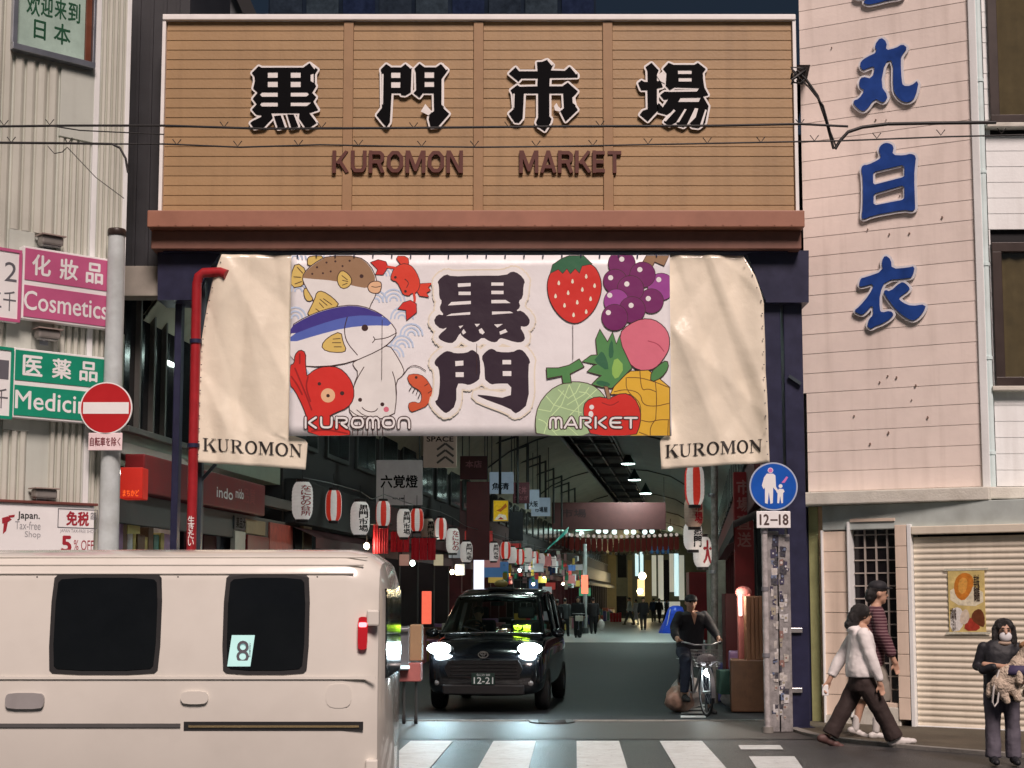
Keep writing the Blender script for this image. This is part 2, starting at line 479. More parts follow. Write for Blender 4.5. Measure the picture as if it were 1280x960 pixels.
mb = MB(PT); mb.box(PT.px(191, 300)[0], PT.px(1000, 300)[0], bm0, bm1 - .003, -1.3, .09, .01); mb.build('lower_beam', mat('rust_beam_shaded', A(112, 70, 56), .5, var=.12, dirt=.3), gate)  # darker colour carries the shade under the upper beam
mb = MB(PT); mb.box(PT.px(204, 300)[0], PT.px(985, 300)[0], bm0 - .02, bm0 - .003, -1.25, -.02); mb.build('soffit', m_navy, gate)
# drip studs of the upper beam
mb = MB(PT)
for i in range(38):
    a = PT.px(198 + i * 21.4, 288, .26)[0]; mb.lathe([(0, .262 + .012), (.012, .262 + .006), (.014, .262)], (0, 0, 0), 6) if 0 else mb.box(a - .008, a + .008, bm1 + .02, bm1 + .036, .258, .268)
mb.build('rivet', m_rust, gate)

# ---- characters on the gate (traced outlines, cut as 3 cm letters on a white backing)
def zs(pts, x0, y0, sc, fr, c=0.): return [fr.px(x0 + x / sc, y0 + y / sc, c) for x, y in pts]
def rc(x0, y0, x1, y1): return [(x0, y0), (x1, y0), (x1, y1), (x0, y1)]
m_blk = mat('black_letter', (.003, .003, .004), .6, var=.2, spec=.06)
m_wht = mat('white_letter_edge', (.84, .82, .80), .45, var=.05)
GL = {}
GL['k'] = (305, 70, 9.6, [([(95,200),(175,120),(210,138),(710,138),(785,85),(885,160),(850,215),(850,330),(865,360),(815,440),(865,490),(830,545),(890,645),(780,680),(870,800),(780,860),(740,860),(660,740),(665,680),(325,680),(345,740),(240,850),(120,865),(75,800),(110,775),(205,730),(210,705),(150,700),(95,640),(155,575),(105,510),(165,435),(110,385),(130,300),(125,240)],
  [rc(285,190,405,260), rc(560,190,680,260), rc(285,300,405,372), rc(560,300,680,372), [(188,458),(215,430),(405,430),(405,488),(215,488)], [(560,430),(760,430),(783,455),(750,485),(560,485)], [(190,578),(215,550),(405,550),(405,605),(215,605)], [(560,550),(815,550),(755,600),(560,600)]]),
  ([(360,720),(440,710),(490,850),(410,870)], []), ([(520,700),(595,700),(650,840),(570,862)], [])])
GL['m'] = (465, 70, 9.6, [([(105,160),(170,95),(230,135),(350,135),(400,95),(475,150),(465,430),(400,470),(350,465),(345,440),(235,440),(215,790),(175,850),(130,800),(55,705),(120,620),(115,200)], [rc(230,190,340,262), rc(230,305,340,380)]),
  ([(510,150),(570,90),(630,135),(770,135),(825,95),(910,165),(875,215),(835,270),(832,590),(870,640),(925,690),(790,845),(705,850),(680,750),(690,700),(745,660),(740,440),(610,440),(570,495),(500,440),(530,410),(525,190)], [rc(632,185,745,262), rc(632,302,745,370)])])
GL['s'] = (630, 65, 9.6, [([(60,255),(140,180),(180,230),(405,230),(395,120),(460,115),(520,90),(590,155),(560,220),(730,225),(785,175),(885,270),(885,300),(550,305),(545,410),(700,410),(765,365),(885,470),(830,540),(850,640),(885,690),(740,830),(680,710),(720,670),(710,490),(545,490),(545,770),(570,800),(560,840),(490,945),(410,890),(385,840),(410,780),(410,490),(240,490),(225,790),(180,845),(130,840),(60,735),(120,680),(105,500),(80,455),(160,395),(190,415),(400,410),(405,310),(210,310),(175,350)], [])])
GL['b'] = (790, 70, 9.6, [([(165,130),(235,80),(320,170),(300,215),(300,300),(345,300),(370,370),(300,385),(300,560),(320,640),(190,780),(95,700),(130,655),(190,635),(185,405),(110,405),(75,320),(115,290),(150,310),(190,310),(185,170)], []),
  ([(375,150),(440,80),(500,105),(750,105),(790,80),(885,155),(850,200),(855,290),(870,380),(915,465),(850,480),(920,600),(880,800),(800,860),(720,850),(700,800),(690,790),(620,850),(560,830),(530,790),(450,830),(385,790),(500,650),(420,700),(310,670),(300,600),(320,560),(370,615),(440,510),(385,520),(340,465),(390,425),(470,430),(780,425),(810,378),(510,370),(455,405),(405,350),(415,200)],
   [rc(552,165,718,215), rc(560,255,718,305), [(550,550),(585,495),(828,492),(800,550)]])])
WOV = {'k': [[(795,95),(815,80),(860,135),(845,160)], [(800,225),(835,215),(835,320),(800,300)]],
       'm': [[(585,665),(640,575),(720,670),(680,712)], [(835,280),(865,250),(865,610),(835,585)], [(405,100),(425,85),(482,140),(460,150)], [(835,100),(855,85),(905,150),(890,170)], [(118,215),(138,215),(132,580),(118,580)]],
       's': [[(600,650),(630,610),(650,650),(695,690),(670,715),(612,700)], [(520,100),(540,85),(598,140),(575,165)], [(790,175),(805,170),(885,250),(865,268)], [(110,500),(128,500),(122,670),(110,665)], [(820,545),(858,520),(860,640),(825,610)]],
       'b': [[(385,775),(500,640),(522,655),(405,785)], [(530,800),(632,635),(655,640),(568,790)], [(655,838),(755,625),(795,630),(765,735),(700,800)], [(300,240),(370,180),(405,260),(395,330),(340,300)], [(880,640),(898,650),(845,835),(815,830)]]}
for key in 'kmsb':
    x0, y0, sc, parts = GL[key]
    ob = MB(PT); bk = MB(PT)
    for q, (o, hs) in enumerate(parts):
        po = zs(o, x0, y0, sc, PT, .06)
        ob.poly(po, [zs(h, x0, y0, sc, PT, .06) for h in hs], .05, .058)
        bk.grown(po, .026, .030, .0495 - q * .0008)
    for w in WOV[key]: bk.poly(zs(w, x0, y0, sc, PT, .06), [], .05, .0595)
    g = ob.build('character', m_blk, gate); bk.build('character_backing', m_wht, g)
m_brn = mat('brown_letter', A(78, 32, 22), .5, var=.15)
BL = {'K': [[(.12,0),(.12,1)], [(.88,1),(.30,.42)], [(.40,.60),(.92,0)]], 'U': [[(.13,1),(.13,.28),(.28,.11),(.72,.11),(.87,.28),(.87,1)]], 'R': [[(.12,0),(.12,1)], [(.12,.9),(.70,.9),(.85,.8),(.85,.6),(.70,.5),(.12,.5)], [(.60,.5),(.88,0)]],
      'O': [[(.35,.9),(.65,.9),(.87,.7),(.87,.3),(.65,.1),(.35,.1),(.13,.3),(.13,.7),(.35,.9)]], 'M': [[(.10,0),(.10,1)], [(.14,1),(.5,.15),(.86,1)], [(.90,0),(.90,1)]], 'N': [[(.12,0),(.12,1)], [(.16,1),(.84,0)], [(.88,0),(.88,1)]],
      'A': [[(.1,0),(.5,1),(.9,0)], [(.25,.28),(.75,.28)]], 'E': [[(.14,0),(.14,1)], [(.14,.9),(.9,.9)], [(.14,.5),(.82,.5)], [(.14,.1),(.9,.1)]], 'T': [[(.5,0),(.5,.95)], [(.02,.9),(.98,.9)]]}
def letters_row(word, x0, x1, y0, y1, fr, m, parent, c0, c1, wd, name='letter'):
    ws = {'K': .98, 'U': .96, 'R': .96, 'O': 1., 'M': 1.2, 'N': 1., 'A': 1., 'E': .84, 'T': .86}
    tot = sum(ws[ch] for ch in word) + .10 * (len(word) - 1); x = x0; k = (x1 - x0) / tot
    for ch in word:
        mb = MB(fr); a0_, b0_, a1_, b1_ = pbox(fr, x, y0, x + ws[ch] * k, y1, c1); rib = []
        for st in BL[ch]:
            q = [(a0_ + (a1_ - a0_) * p[0], b0_ + (b1_ - b0_) * min(.999, max(.001, p[1]))) for p in st]
            rib += fat(q, wd / 2, 8 if len(st) > 3 else 0, False)
            if len(st) == 3: rib += fat(q[1:2], wd / 2, 8, False)
        rib = [[(x_, min(b1_, max(b0_, y_))) for x_, y_ in r_] for r_ in rib]
        mb.union(rib, [], c0, c1)
        mb.build(name, m, parent); x += (ws[ch] + .10) * k
letters_row('KUROMON', 415, 579, 188, 216, PT, m_brn, gate, .014, .052, .046)
letters_row('MARKET', 649, 777, 188, 216, PT, m_brn, gate, .014, .052, .046)
# legs and brackets
for nm, x0, x1, y0, c0, c1, m in (('leg', 214, 229, 313, -.55, -.37, m_navy), ('leg', 245, 258, 313, -.30, -.16, m_navy2), ('leg', 957, 974, 313, -.42, -.22, m_navy), ('leg', 983, 1001, 313, -.46, -.24, m_navy)):
    a0, _ = PT.px(x0, 600, c1); a1, b1 = PT.px(x1, y0, c1)
    mb = MB(PT); mb.box(a0, a1, 0, bm0 - .021, c0, c1, .008)
    mb.box(a0 - .05, a1 + .05, 0, .03, c0 - .05, c1 + .05)
    mb.build(nm, m, gate)
for pts in ([(197,313),(278,313),(262,335),(243,375),(197,375)], [(932,313),(1011,313),(1011,378),(958,378),(945,345)]):
    mb = MB(PT); pp = [PT.px(x, y, -.1) for x, y in pts]; mb.poly(pp, [], -.62, -.1); mb.build('bracket', m_navy, gate)
for (x, y, x2, y2) in ((246, 607, 270, 580), (1001, 480, 986, 470)):
    mb = MB(PT); a, b = PT.px(x, y, -.2); a2, b2 = PT.px(x2, y2, -.2); mb.beam((a, b, -.2), (a2, b2, -.2), .04, .04); mb.build('brace', m_navy2, gate)
# clamps on the right leg
for y in (788, 863):
    mb = MB(PT); a0, b0 = PT.px(979, y + 3, -.2); a1, b1 = PT.px(1003, y - 3, -.2); mb.box(a0, a1, b0, b1, -.48, -.2, .004); mb.build('clamp', mat('zinc', (.55, .55, .55), .3, .8), gate)
# gate roof ornament and flood lamp
a, b = PT.px(923, 20, -.3)
orn = thing('roof_ornament', 'small pale rounded fitting on the gate cap near its right end', 'ornament', (a, 19.1, bT + .07))
mb = MB(); c = Vector((a, 19.1, bT + .075)); mb.ell(c + Vector((0, 0, .05)), (.07, .05, .05)); mb.ell(c + Vector((.045, 0, .1)), (.035, .03, .035)); mb.ell(c + Vector((-.06, 0, .03)), (.05, .04, .03)); mb.box(c.x - .05, c.x + .05, 19.06, 19.14, c.z - .005, c.z + .03)
mb.build('body', mat('worn_cream', (.5, .42, .36), .6, var=.3), orn)

# red drain pipe
a, b0 = PT.px(240, 690, .0); _, b1 = PT.px(240, 342, .0); a2, b2 = PT.px(282, 341, .0)
pp = [(a, 0.1, .05), (a, b1 - .14, .05), (a + .02, b1 - .05, .05), (a + .08, b1, .05), (a2 - .06, b1 + .01, .05), (a2 + .03, b1 - .03, .08)]
dp = thing('red_pipe', 'red painted vertical pipe bent over at the top beside the left cream curtain', 'pipe', PT.P(a, 0, .05))
mb = MB(PT); mb.tube(pp, .062, 12); mb.build('pipe', mat('red_paint', (.36, .018, .025), .35, var=.2, dirt=.2), dp)
mb = MB(PT); mb.tube([(a, 0, .05), (a, .12, .05)], .09, 12); mb.build('base_collar', m_navy, dp)
mb = MB(PT); fit_text(mb, '生\nき\nた\nい', pbox(PT, 234, 645, 243, 682, .13), .123, .02); mb.build('lettering', m_wht, dp)
for yy in (430, 560):
    bq = PT.px(240, yy)[1]; mb = MB(PT); mb.tube([(a, bq, .05), (a, bq + .05, .05)], .078, 12); mb.build('pipe_band', m_navy, dp)

# ================================================================== printed banner
BN = Fr((0, 18.745), (1, 0))
m_bn = mat('banner_vinyl', (.86, .86, .88), .36, var=.05, scale=1.2, bump=.6, bscale=2.6, dirt=.10)
ban = thing('printed_banner', 'long white vinyl banner printed with seafood, fruit and two black characters', 'banner', (0, 18.75, BN.px(600, 545)[1]))
def fold(a, b):       # gentle drape of the centre print
    return .003 * math.sin(a * 5.1 + b * .7) + .002 * math.sin(a * 11 - b * 3)
a0, b0 = BN.px(361, 545); a1, b1 = BN.px(837, 319)
mb = MB(BN); nx, ny = 60, 16
vs = [(a0 + (a1 - a0) * i / nx, b0 + (b1 - b0) * j / ny, fold(a0 + (a1 - a0) * i / nx, b0 + (b1 - b0) * j / ny)) for j in range(ny + 1) for i in range(nx + 1)]
mb.add(vs, [(j * (nx + 1) + i, j * (nx + 1) + i + 1, (j + 1) * (nx + 1) + i + 1, (j + 1) * (nx + 1) + i) for j in range(ny) for i in range(nx)], True)
o = mb.build('vinyl_sheet', m_bn, ban); md = o.modifiers.new('thick', 'SOLIDIFY'); md.thickness = .003; md.offset = -1
def clipb(p): return [(min(max(x, a0 + .004), a1 - .004), min(max(y, b0 + .004), b1 - .004)) for x, y in p]
lay = [0]; ZB = .006
def ink(mb, pts, m, org, outline=0., om=None, rnd=1, lift=None, holes=()):
    """one printed colour area; each lies a hair above the last"""
    x0, y0, sc = org
    if lift is None: lay[0] += 1; lift = ZB + lay[0] * .00007
    p = zs(pts, x0, y0, sc, BN)
    if rnd: p = smooth2(p, rnd)
    if outline:
        mb.mt(om or m_ol); mb.poly(clipb(offs(p, outline)), [], lift - .00003, lift - .00003)
    mb.mt(m); mb.poly(clipb(p), [zs(h, x0, y0, sc, BN) for h in holes], lift, lift)
def line(mb, pts, w, m, org, rnd=2):
    x0, y0, sc = org; lay[0] += 1
    p = zs(pts, x0, y0, sc, BN)
    if rnd: p = smooth2(p, rnd, False)
    mb.mt(m); mb.union([clipb(q_) for q_ in fat(p, w / 2, 6, False)], [], ZB + lay[0] * .00007, ZB + lay[0] * .00007)
def I(n, r, g, b): return mat('ink_' + n, tuple(min(.85, v / k) for v, k in zip(C(r, g, b), (.92, .8, .76))), .42, var=.06, scale=2, bump=.5, bscale=2.6)
m_ol = I('outline', 60, 32, 30); iY = I('yellow', 214, 176, 96); iB = I('brown', 150, 112, 82); iCr = I('cream', 226, 212, 205); iN = I('navy', 62, 48, 126)
iBl = I('blue', 82, 96, 168); iR = I('red', 205, 42, 34); iR2 = I('crab', 214, 60, 40); iP = I('peachlip', 222, 170, 130); iW = I('white', 232, 222, 228); iSh = I('shrimp', 205, 84, 50)
iWv = I('wave', 186, 192, 220); iPk = I('pink', 214, 106, 122); iPp = I('purple', 112, 26, 88); iPl = I('purple_light', 150, 60, 135); iG = I('green', 78, 128, 72); iGd = I('green_dark', 42, 94, 62); iGl = I('melon', 160, 180, 134); iGn = I('melon_net', 200, 216, 160); iPi = I('pineapple', 222, 168, 52); iGo = I('seed', 250, 225, 190); iK = I('char', 44, 26, 40)
O1 = (360, 315, 6.737)
mb = MB(BN)
for cx, cy in ((890, 410), (800, 200), (960, 560), (1040, 700), (60, 560), (90, 330), (60, 60), (330, 40), (880, 880), (960, 800), (60, 1180), (90, 1060), (740, 420)):
    for rr_ in (30, 62, 94):
        line(mb, [(cx + rr_ * math.cos(t), cy - rr_ * math.sin(t)) for t in [math.pi * k / 8 for k in range(0, 9)] if cx + rr_ * math.cos(t) > 12], .022, iWv, O1, 0)
mb.build('wave_pattern', None, ban)
mb = MB(BN)
OL = .011
ink(mb, [(70,90),(155,155),(120,230),(130,285),(30,300),(28,190)], iY, O1, OL); ink(mb, [(170,120),(165,60),(190,38),(310,38),(240,95)], iY, O1, OL); ink(mb, [(135,310),(170,310),(215,400),(170,418),(140,380)], iY, O1, OL)
ink(mb, [(120,215),(165,145),(260,75),(340,38),(590,38),(690,110),(750,240),(745,350),(680,470),(640,640),(260,640),(230,420),(150,290)], iCr, O1, OL)
ink(mb, [(122,212),(165,147),(260,77),(340,38),(590,38),(688,112),(748,245),(680,310),(540,285),(420,245),(130,222)], iB, O1)
for x, y in ((620,205),(360,165),(295,180),(205,185),(325,90),(400,80),(460,120),(520,75),(245,130)): ink(mb, circ(x, y, 17 if x == 620 else 9, 10), m_ol, O1, rnd=0)
ink(mb, [(420,200),(455,155),(510,190),(540,245),(510,295),(455,310),(420,260)], iY, O1, OL)
for a, b in (((455,200),(500,235)), ((460,240),(505,250)), ((460,280),(500,265)), ((50,210),(110,215)), ((80,130),(125,180)), ((60,270),(115,250))): line(mb, [a, b], .010, m_ol, O1, 0)
ink(mb, [(672,290),(705,252),(775,250),(788,285),(770,345),(720,347),(685,330)], iP, O1, OL); line(mb, [(705,292),(740,300),(780,290)], .009, m_ol, O1)
mb.build('printed_pufferfish', None, ban)
mb = MB(BN)
ink(mb, [(555,926),(760,830),(850,786),(910,871),(970,981),(975,1031),(905,1086),(912,1221),(890,1400),(560,1400),(510,1321),(550,1241),(555,1131),(600,1016),(550,956)], iCr, O1, OL)
line(mb, [(640,970),(585,1060),(556,1130)], .011, m_ol, O1); line(mb, [(880,1010),(905,1086),(912,1221)], .011, m_ol, O1)
for x, y, r in ((608,1246,17), (795,1284,17)): ink(mb, circ(x, y, r, 12), m_ol, O1, rnd=0)
ink(mb, circ(828, 1326, 23, 12), iPk, O1, rnd=0); line(mb, [(625,1310),(650,1335),(700,1350),(740,1340),(755,1320)], .011, m_ol, O1)
for x in (540,585,630,670,715,755,800): line(mb, [(x + (x - 670) * -.1, 1440), (x, 1548)], .010, m_ol, O1)
for x in (640, 580): line(mb, [(x - 60,1330),(x,1380),(x + 80,1390)], .009, m_ol, O1)
mb.build('printed_squid', None, ban)
mb = MB(BN)
ink(mb, [(152,556),(230,400),(245,342),(290,332),(380,390),(435,455),(300,520)], iY, O1, OL)
for a, b in (((270,400),(330,450)), ((265,430),(300,470)), ((235,480),(262,500)), ((300,395),(370,445))): line(mb, [a, b], .010, m_ol, O1, 0)
ink(mb, [(18,632),(150,552),(300,492),(480,452),(620,457),(760,512),(860,592),(920,680),(860,760),(760,830),(540,926),(300,966),(18,951)], iW, O1, OL)
ink(mb, [(18,700),(250,610),(480,545),(650,525),(805,537),(892,625),(700,618),(480,640),(250,700),(18,770)], iBl, O1)
ink(mb, [(18,634),(150,555),(300,494),(480,454),(620,459),(760,514),(815,550),(650,532),(480,548),(250,615),(18,706)], iN, O1)
ink(mb, [(282,790),(340,720),(445,672),(460,760),(492,830),(440,847),(320,835)], iY, O1, OL)
for a, b in (((380,735),(440,730)), ((375,765),(445,765)), ((390,800),(450,800))): line(mb, [a, b], .010, m_ol, O1, 0)
ink(mb, circ(648, 640, 28, 16), m_ol, O1, rnd=0)
line(mb, [(500,550),(472,650),(492,760),(585,868)], .012, m_ol, O1); line(mb, [(735,738),(830,728),(915,682)], .011, m_ol, O1); line(mb, [(720,715),(735,738),(712,765)], .011, m_ol, O1)
mb.build('printed_tuna', None, ban)
mb = MB(BN)
ink(mb, [(900,38),(1010,38),(1020,110),(960,120)], iR2, O1, .006); ink(mb, [(1105,270),(1215,262),(1180,300),(1200,325),(1165,345),(1185,380),(1110,370),(1080,320)], iR2, O1, .006, rnd=0)
ink(mb, [(895,140),(960,100),(1030,110),(1080,170),(1115,260),(1090,340),(1030,350),(1025,370),(970,360),(955,320),(920,250),(870,235),(868,205)], iR2, O1, .008)
ink(mb, [(700,90),(760,68),(825,85),(840,130),(800,192),(740,190),(758,150)], iR, O1, .008, rnd=0); line(mb, [(835,125),(900,135)], .03, iR2, O1, 0)
line(mb, [(1062,350),(1070,400),(1062,430)], .03, iR2, O1); ink(mb, [(930,480),(970,430),(1030,410),(1080,440),(1082,510),(1000,575),(995,490)], iR, O1, .008, rnd=0)
for x, y in ((905,215),(990,333)): ink(mb, circ(x, y, 12, 10), m_ol, O1, rnd=0)
line(mb, [(985,230),(1020,260),(1000,300)], .009, m_ol, O1)
mb.build('printed_crab', None, ban)
mb = MB(BN)
ink(mb, [(160,1052),(230,991),(320,966),(430,976),(510,1051),(552,1141),(552,1241),(500,1311),(400,1351),(330,1391),(520,1500),(520,1552),(176,1552),(165,1400),(130,1300),(60,1161),(18,1121),(18,961),(58,941),(60,871),(102,826),(147,851),(145,941),(155,1031)], iR, O1, OL)
ink(mb, circ(338, 1209, 60, 20), iP, O1, rnd=0)
for x, y, r in ((338,1211,15), (265,1111,15), (457,1191,18)): ink(mb, circ(x, y, r, 12), m_ol, O1, rnd=0)
iRd = I('red_dark', 150, 26, 24)
for l in ([(60,980),(110,1100),(160,1220),(200,1330)], [(30,1050),(80,1120),(120,1200)], [(100,860),(100,940)], [(200,1510),(330,1495),(500,1530)], [(170,1050),(150,1140),(190,1260)]): line(mb, l, .020, iRd, O1)
mb.build('printed_octopus', None, ban)
mb = MB(BN)
ink(mb, [(1000,1041),(1080,1026),(1150,1051),(1210,1141),(1217,1191),(1180,1291),(1090,1331),(1030,1351),(1010,1281),(1060,1261),(1110,1281),(1130,1231),(1120,1171),(1030,1121)], iSh, O1, .006)
for l in ([(975,1030),(1020,965),(1090,955),(1160,1000)], [(1150,1130),(1180,1110)], [(1180,1190),(1210,1170)], [(1040,1140),(1020,1170)], [(1070,1150),(1050,1185)], [(1095,1160),(1080,1200)], [(1115,1190),(1095,1235)]): line(mb, l, .009, m_ol, O1, 1)
ink(mb, circ(1080, 1058, 12, 10), m_ol, O1, rnd=0)
mb.build('printed_shrimp', None, ban)
# fruit
O2 = (665, 315, 7.314)
mb = MB(BN)
ink(mb, [(140,330),(150,240),(190,160),(300,110),(420,95),(550,115),(612,200),(637,320),(612,440),(550,560),(430,658),(320,640),(220,550),(160,440)], iR, O2, OL, rnd=2)
ink(mb, [(168,195),(190,120),(270,65),(340,38),(470,38),(545,110),(455,128),(432,190),(395,150),(350,198),(320,150),(280,195),(240,158)], iGd, O2, .008, rnd=0)
for x, y in ((245,285),(370,270),(495,225),(572,310),(460,345),(330,375),(215,405),(535,430),(413,462),(297,490),(380,577),(495,548)):
    ink(mb, [(x, y - 30), (x + 15, y + 8), (x, y + 24), (x - 15, y + 8)], iGo, O2)
mb.build('printed_strawberry', None, ban)
mb = MB(BN)
ink(mb, [(1010,100),(1045,38),(1250,38),(1205,125),(1120,90),(1090,150)], iB, O2, .008, rnd=0)
for x, y, r, c_ in ((820,110,122,iPp),(1180,320,122,iPl),(760,270,108,iPp),(1010,210,115,iPp),(1090,450,110,iPp),(900,340,120,iPp),(770,455,112,iPl),(915,530,118,iPp),(755,600,118,iPp)):
    ink(mb, circ(x, y, r, 28), c_, O2, .007, rnd=0)
for x, y in ((820,68),(985,163),(718,238),(866,295),(1158,255),(710,398),(1062,428),(905,490),(697,556)): ink(mb, circ(x, y, 24, 12), iW, O2, rnd=0)
mb.build('printed_grapes', None, ban)
mb = MB(BN)
ink(mb, [(800,750),(880,670),(1000,615),(1110,620),(1200,680),(1250,760),(1254,870),(1225,940),(1150,1040),(1080,1080),(970,1080),(880,1010),(825,920)], iPk, O2, OL)
line(mb, [(1060,815),(1150,840),(1205,910)], .012, I('peach_line', 170, 60, 80), O2)
mb.build('printed_peach', None, ban)
mb = MB(BN)
ink(mb, [(720,1300),(780,1180),(900,1095),(1060,1085),(1160,1160),(1254,1240),(1256,1690),(900,1690),(900,1300)], iPi, O2, OL, rnd=0)
for l in ([(750,1280),(860,1255),(990,1290),(1010,1400),(1125,1415),(1250,1385)], [(860,1150),(860,1270),(995,1380),(990,1500)], [(985,1090),(1000,1270),(1060,1250),(1135,1280)], [(870,1150),(990,1150),(1125,1190),(1250,1240)], [(1125,1170),(1140,1330),(1130,1530)], [(1000,1540),(1080,1560),(1150,1535),(1250,1535)], [(1080,1690),(1080,1600),(1130,1530)], [(980,1650),(1060,1680)], [(1240,1690),(1245,1540)]): line(mb, l, .011, I('pine_line', 120, 78, 30), O2)
ink(mb, [(465,1003),(540,950),(600,945),(590,860),(585,800),(620,715),(690,830),(735,740),(770,850),(800,770),(820,870),(910,1060),(730,1245),(640,1235),(550,1212),(600,1160),(640,1130),(510,1095),(560,1045),(600,1030)], iG, O2, OL, rnd=0)
for t in ([(640,900),(690,990),(700,1100),(560,1000),(600,950)], [(700,860),(735,790),(750,960),(700,980)], [(600,1170),(720,1200),(700,1235),(580,1215)]): ink(mb, t, iGd, O2)
ink(mb, [(760,950),(850,1050),(770,1180),(720,1100)], I('leaf_light', 140, 176, 84), O2)
ink(mb, [(1085,1190),(1092,1100),(1160,1040),(1230,990),(1247,1060),(1180,1150)], iG, O2, OL)
mb.build('printed_pineapple', None, ban)
mb = MB(BN)
ink(mb, [(45,1690),(30,1550),(60,1400),(160,1270),(280,1205),(400,1187),(540,1212),(640,1290),(700,1400),(600,1690)], iGl, O2, OL)
ink(mb, [(135,1065),(240,1065),(340,1040),(430,985),(470,1050),(345,1115),(355,1195),(285,1200),(275,1130),(140,1155)], iG, O2, OL, rnd=0)
for l in ([(340,1215),(270,1400),(150,1530),(110,1660)], [(240,1260),(330,1340),(400,1290),(440,1210)], [(130,1320),(200,1400),(330,1440),(450,1470)], [(60,1440),(170,1460),(200,1400),(290,1270)], [(340,1215),(420,1400),(440,1600)], [(590,1260),(460,1380),(350,1490),(300,1640)], [(60,1530),(110,1550),(230,1680)], [(430,1280),(500,1290),(560,1340)], [(200,1640),(330,1600),(420,1680)], [(320,1400),(480,1300),(520,1240)]): line(mb, l, .011, iGn, O2, 0)
mb.build('printed_melon', None, ban)
mb = MB(BN)
ink(mb, [(470,1450),(490,1370),(590,1325),(700,1345),(830,1290),(930,1330),(990,1450),(985,1580),(940,1690),(550,1690),(490,1560)], iR, O2, OL)
line(mb, [(640,1380),(720,1410),(790,1370)], .012, iRd, O2); ink(mb, [(660,1230),(690,1235),(720,1340),(690,1345)], iB, O2, .006, rnd=0)
ink(mb, circ(545, 1420, 22, 12), iW, O2, rnd=0); ink(mb, circ(538, 1485, 22, 14, 30), iW, O2, rnd=0)
mb.build('printed_apple', None, ban)
# two black characters with a pale gold edge
OB1 = (530, 330, 8.73); OB2 = (530, 430, 9.143)
iHa = I('gold_edge', 224, 204, 184); iH2 = I('gold_inner', 236, 224, 214)
kk = [(145,190),(240,110),(300,140),(580,130),(890,130),(960,80),(1040,110),(1105,190),(1085,240),(1080,370),(1030,410),(1055,470),(1000,520),(1070,510),(1155,600),(1150,660),(1110,690),(1040,680),(1110,800),(1080,855),(1000,860),(850,810),(820,820),(790,860),(720,850),(640,800),(580,850),(520,860),(410,790),(398,748),(330,865),(250,865),(160,820),(160,780),(265,690),(190,720),(100,640),(145,550),(225,565),(165,490),(200,410),(165,370),(165,240)]
kh = [[(370,215),(510,210),(510,245),(370,255)], rc(735,205,868,240), rc(378,305,510,342), rc(735,295,868,332), [(262,456),(300,418),(512,405),(512,440)], [(735,395),(890,395),(945,430),(735,432)], [(242,570),(300,545),(505,527),(505,555)], [(742,522),(940,520),(975,538),(742,555)], [(378,682),(430,672),(397,708)], [(412,745),(432,712),(460,750),(427,773)], [(552,657),(612,657),(577,690)], [(597,720),(630,702),(663,750),(640,772),(607,755)], [(765,662),(862,657),(800,698)], [(822,742),(888,712),(912,745),(832,775)]]
ml = [(120,200),(160,150),(250,80),(310,90),(350,110),(490,105),(545,65),(590,90),(640,140),(645,390),(590,440),(510,475),(460,455),(370,455),(370,700),(265,795),(220,780),(115,665),(165,630),(185,420),(170,270),(125,245)]
mr = [(655,155),(700,95),(760,55),(800,65),(840,95),(1010,98),(1080,60),(1140,80),(1220,200),(1190,250),(1200,680),(1060,800),(1020,780),(985,740),(620,605),(610,575),(990,630),(1000,455),(820,455),(770,468),(710,420),(695,400),(690,240)]
mb = MB(BN)
for g_, og in ((kk, OB1), (ml, OB2), (mr, OB2)):
    p = smooth2(zs(g_, *og, BN), 1); lay[0] += 1; q = ZB + lay[0] * .00007
    mb.mt(iHa); mb.grown(p, .085, q, q)
for g_, og in ((kk, OB1), (ml, OB2), (mr, OB2)):
    p = smooth2(zs(g_, *og, BN), 1); lay[0] += 1; q = ZB + lay[0] * .00007
    mb.mt(iH2); mb.grown(p, .065, q, q)
mb.build('character_edge', None, ban)
for g_, og, hs in ((kk, OB1, kh), (ml, OB2, [[(357,198),(450,192),(452,248),(360,255)], rc(362,325,455,380)]), (mr, OB2, [rc(897,185,995,235), rc(900,312,998,368)])):
    mb = MB(BN); p = smooth2(zs(g_, *og, BN), 1); lay[0] += 1; q = ZB + lay[0] * .00007
    mb.poly(p, [zs(h, *og, BN) for h in hs], q, q); mb.build('printed_character', iK, ban)
# rounded single-line lettering
TL = {'K': [[(.08,0),(.08,1)], [(.9,1),(.35,.55),(.35,.45),(.9,0)]], 'U': [[(.08,1),(.08,.3),(.2,.04),(.8,.04),(.92,.3),(.92,1)]], 'R': [[(.08,0),(.08,1)], [(.08,.96),(.78,.96),(.92,.75),(.8,.5),(.35,.48),(.9,0)]],
      'O': [[(.5,.96),(.18,.93),(.06,.6),(.06,.35),(.2,.05),(.8,.05),(.94,.35),(.94,.65),(.8,.95),(.5,.96)]], 'M': [[(.04,0),(.04,.75),(.2,.98),(.42,.95),(.5,.7),(.5,0)], [(.5,.7),(.58,.95),(.8,.98),(.96,.75),(.96,0)]],
      'N': [[(.08,0),(.08,.65),(.25,.95),(.75,.95),(.92,.65),(.92,0)]], 'A': [[(.0,0),(.5,1),(.62,1),(1,0)], [(.3,.3),(.85,.3)]], 'E': [[(.95,.96),(.25,.96),(.06,.7),(.06,.3),(.25,.04),(.95,.04)], [(.1,.5),(.85,.5)]], 'T': [[(0,.95),(1,.95)], [(.5,.95),(.5,0)]]}
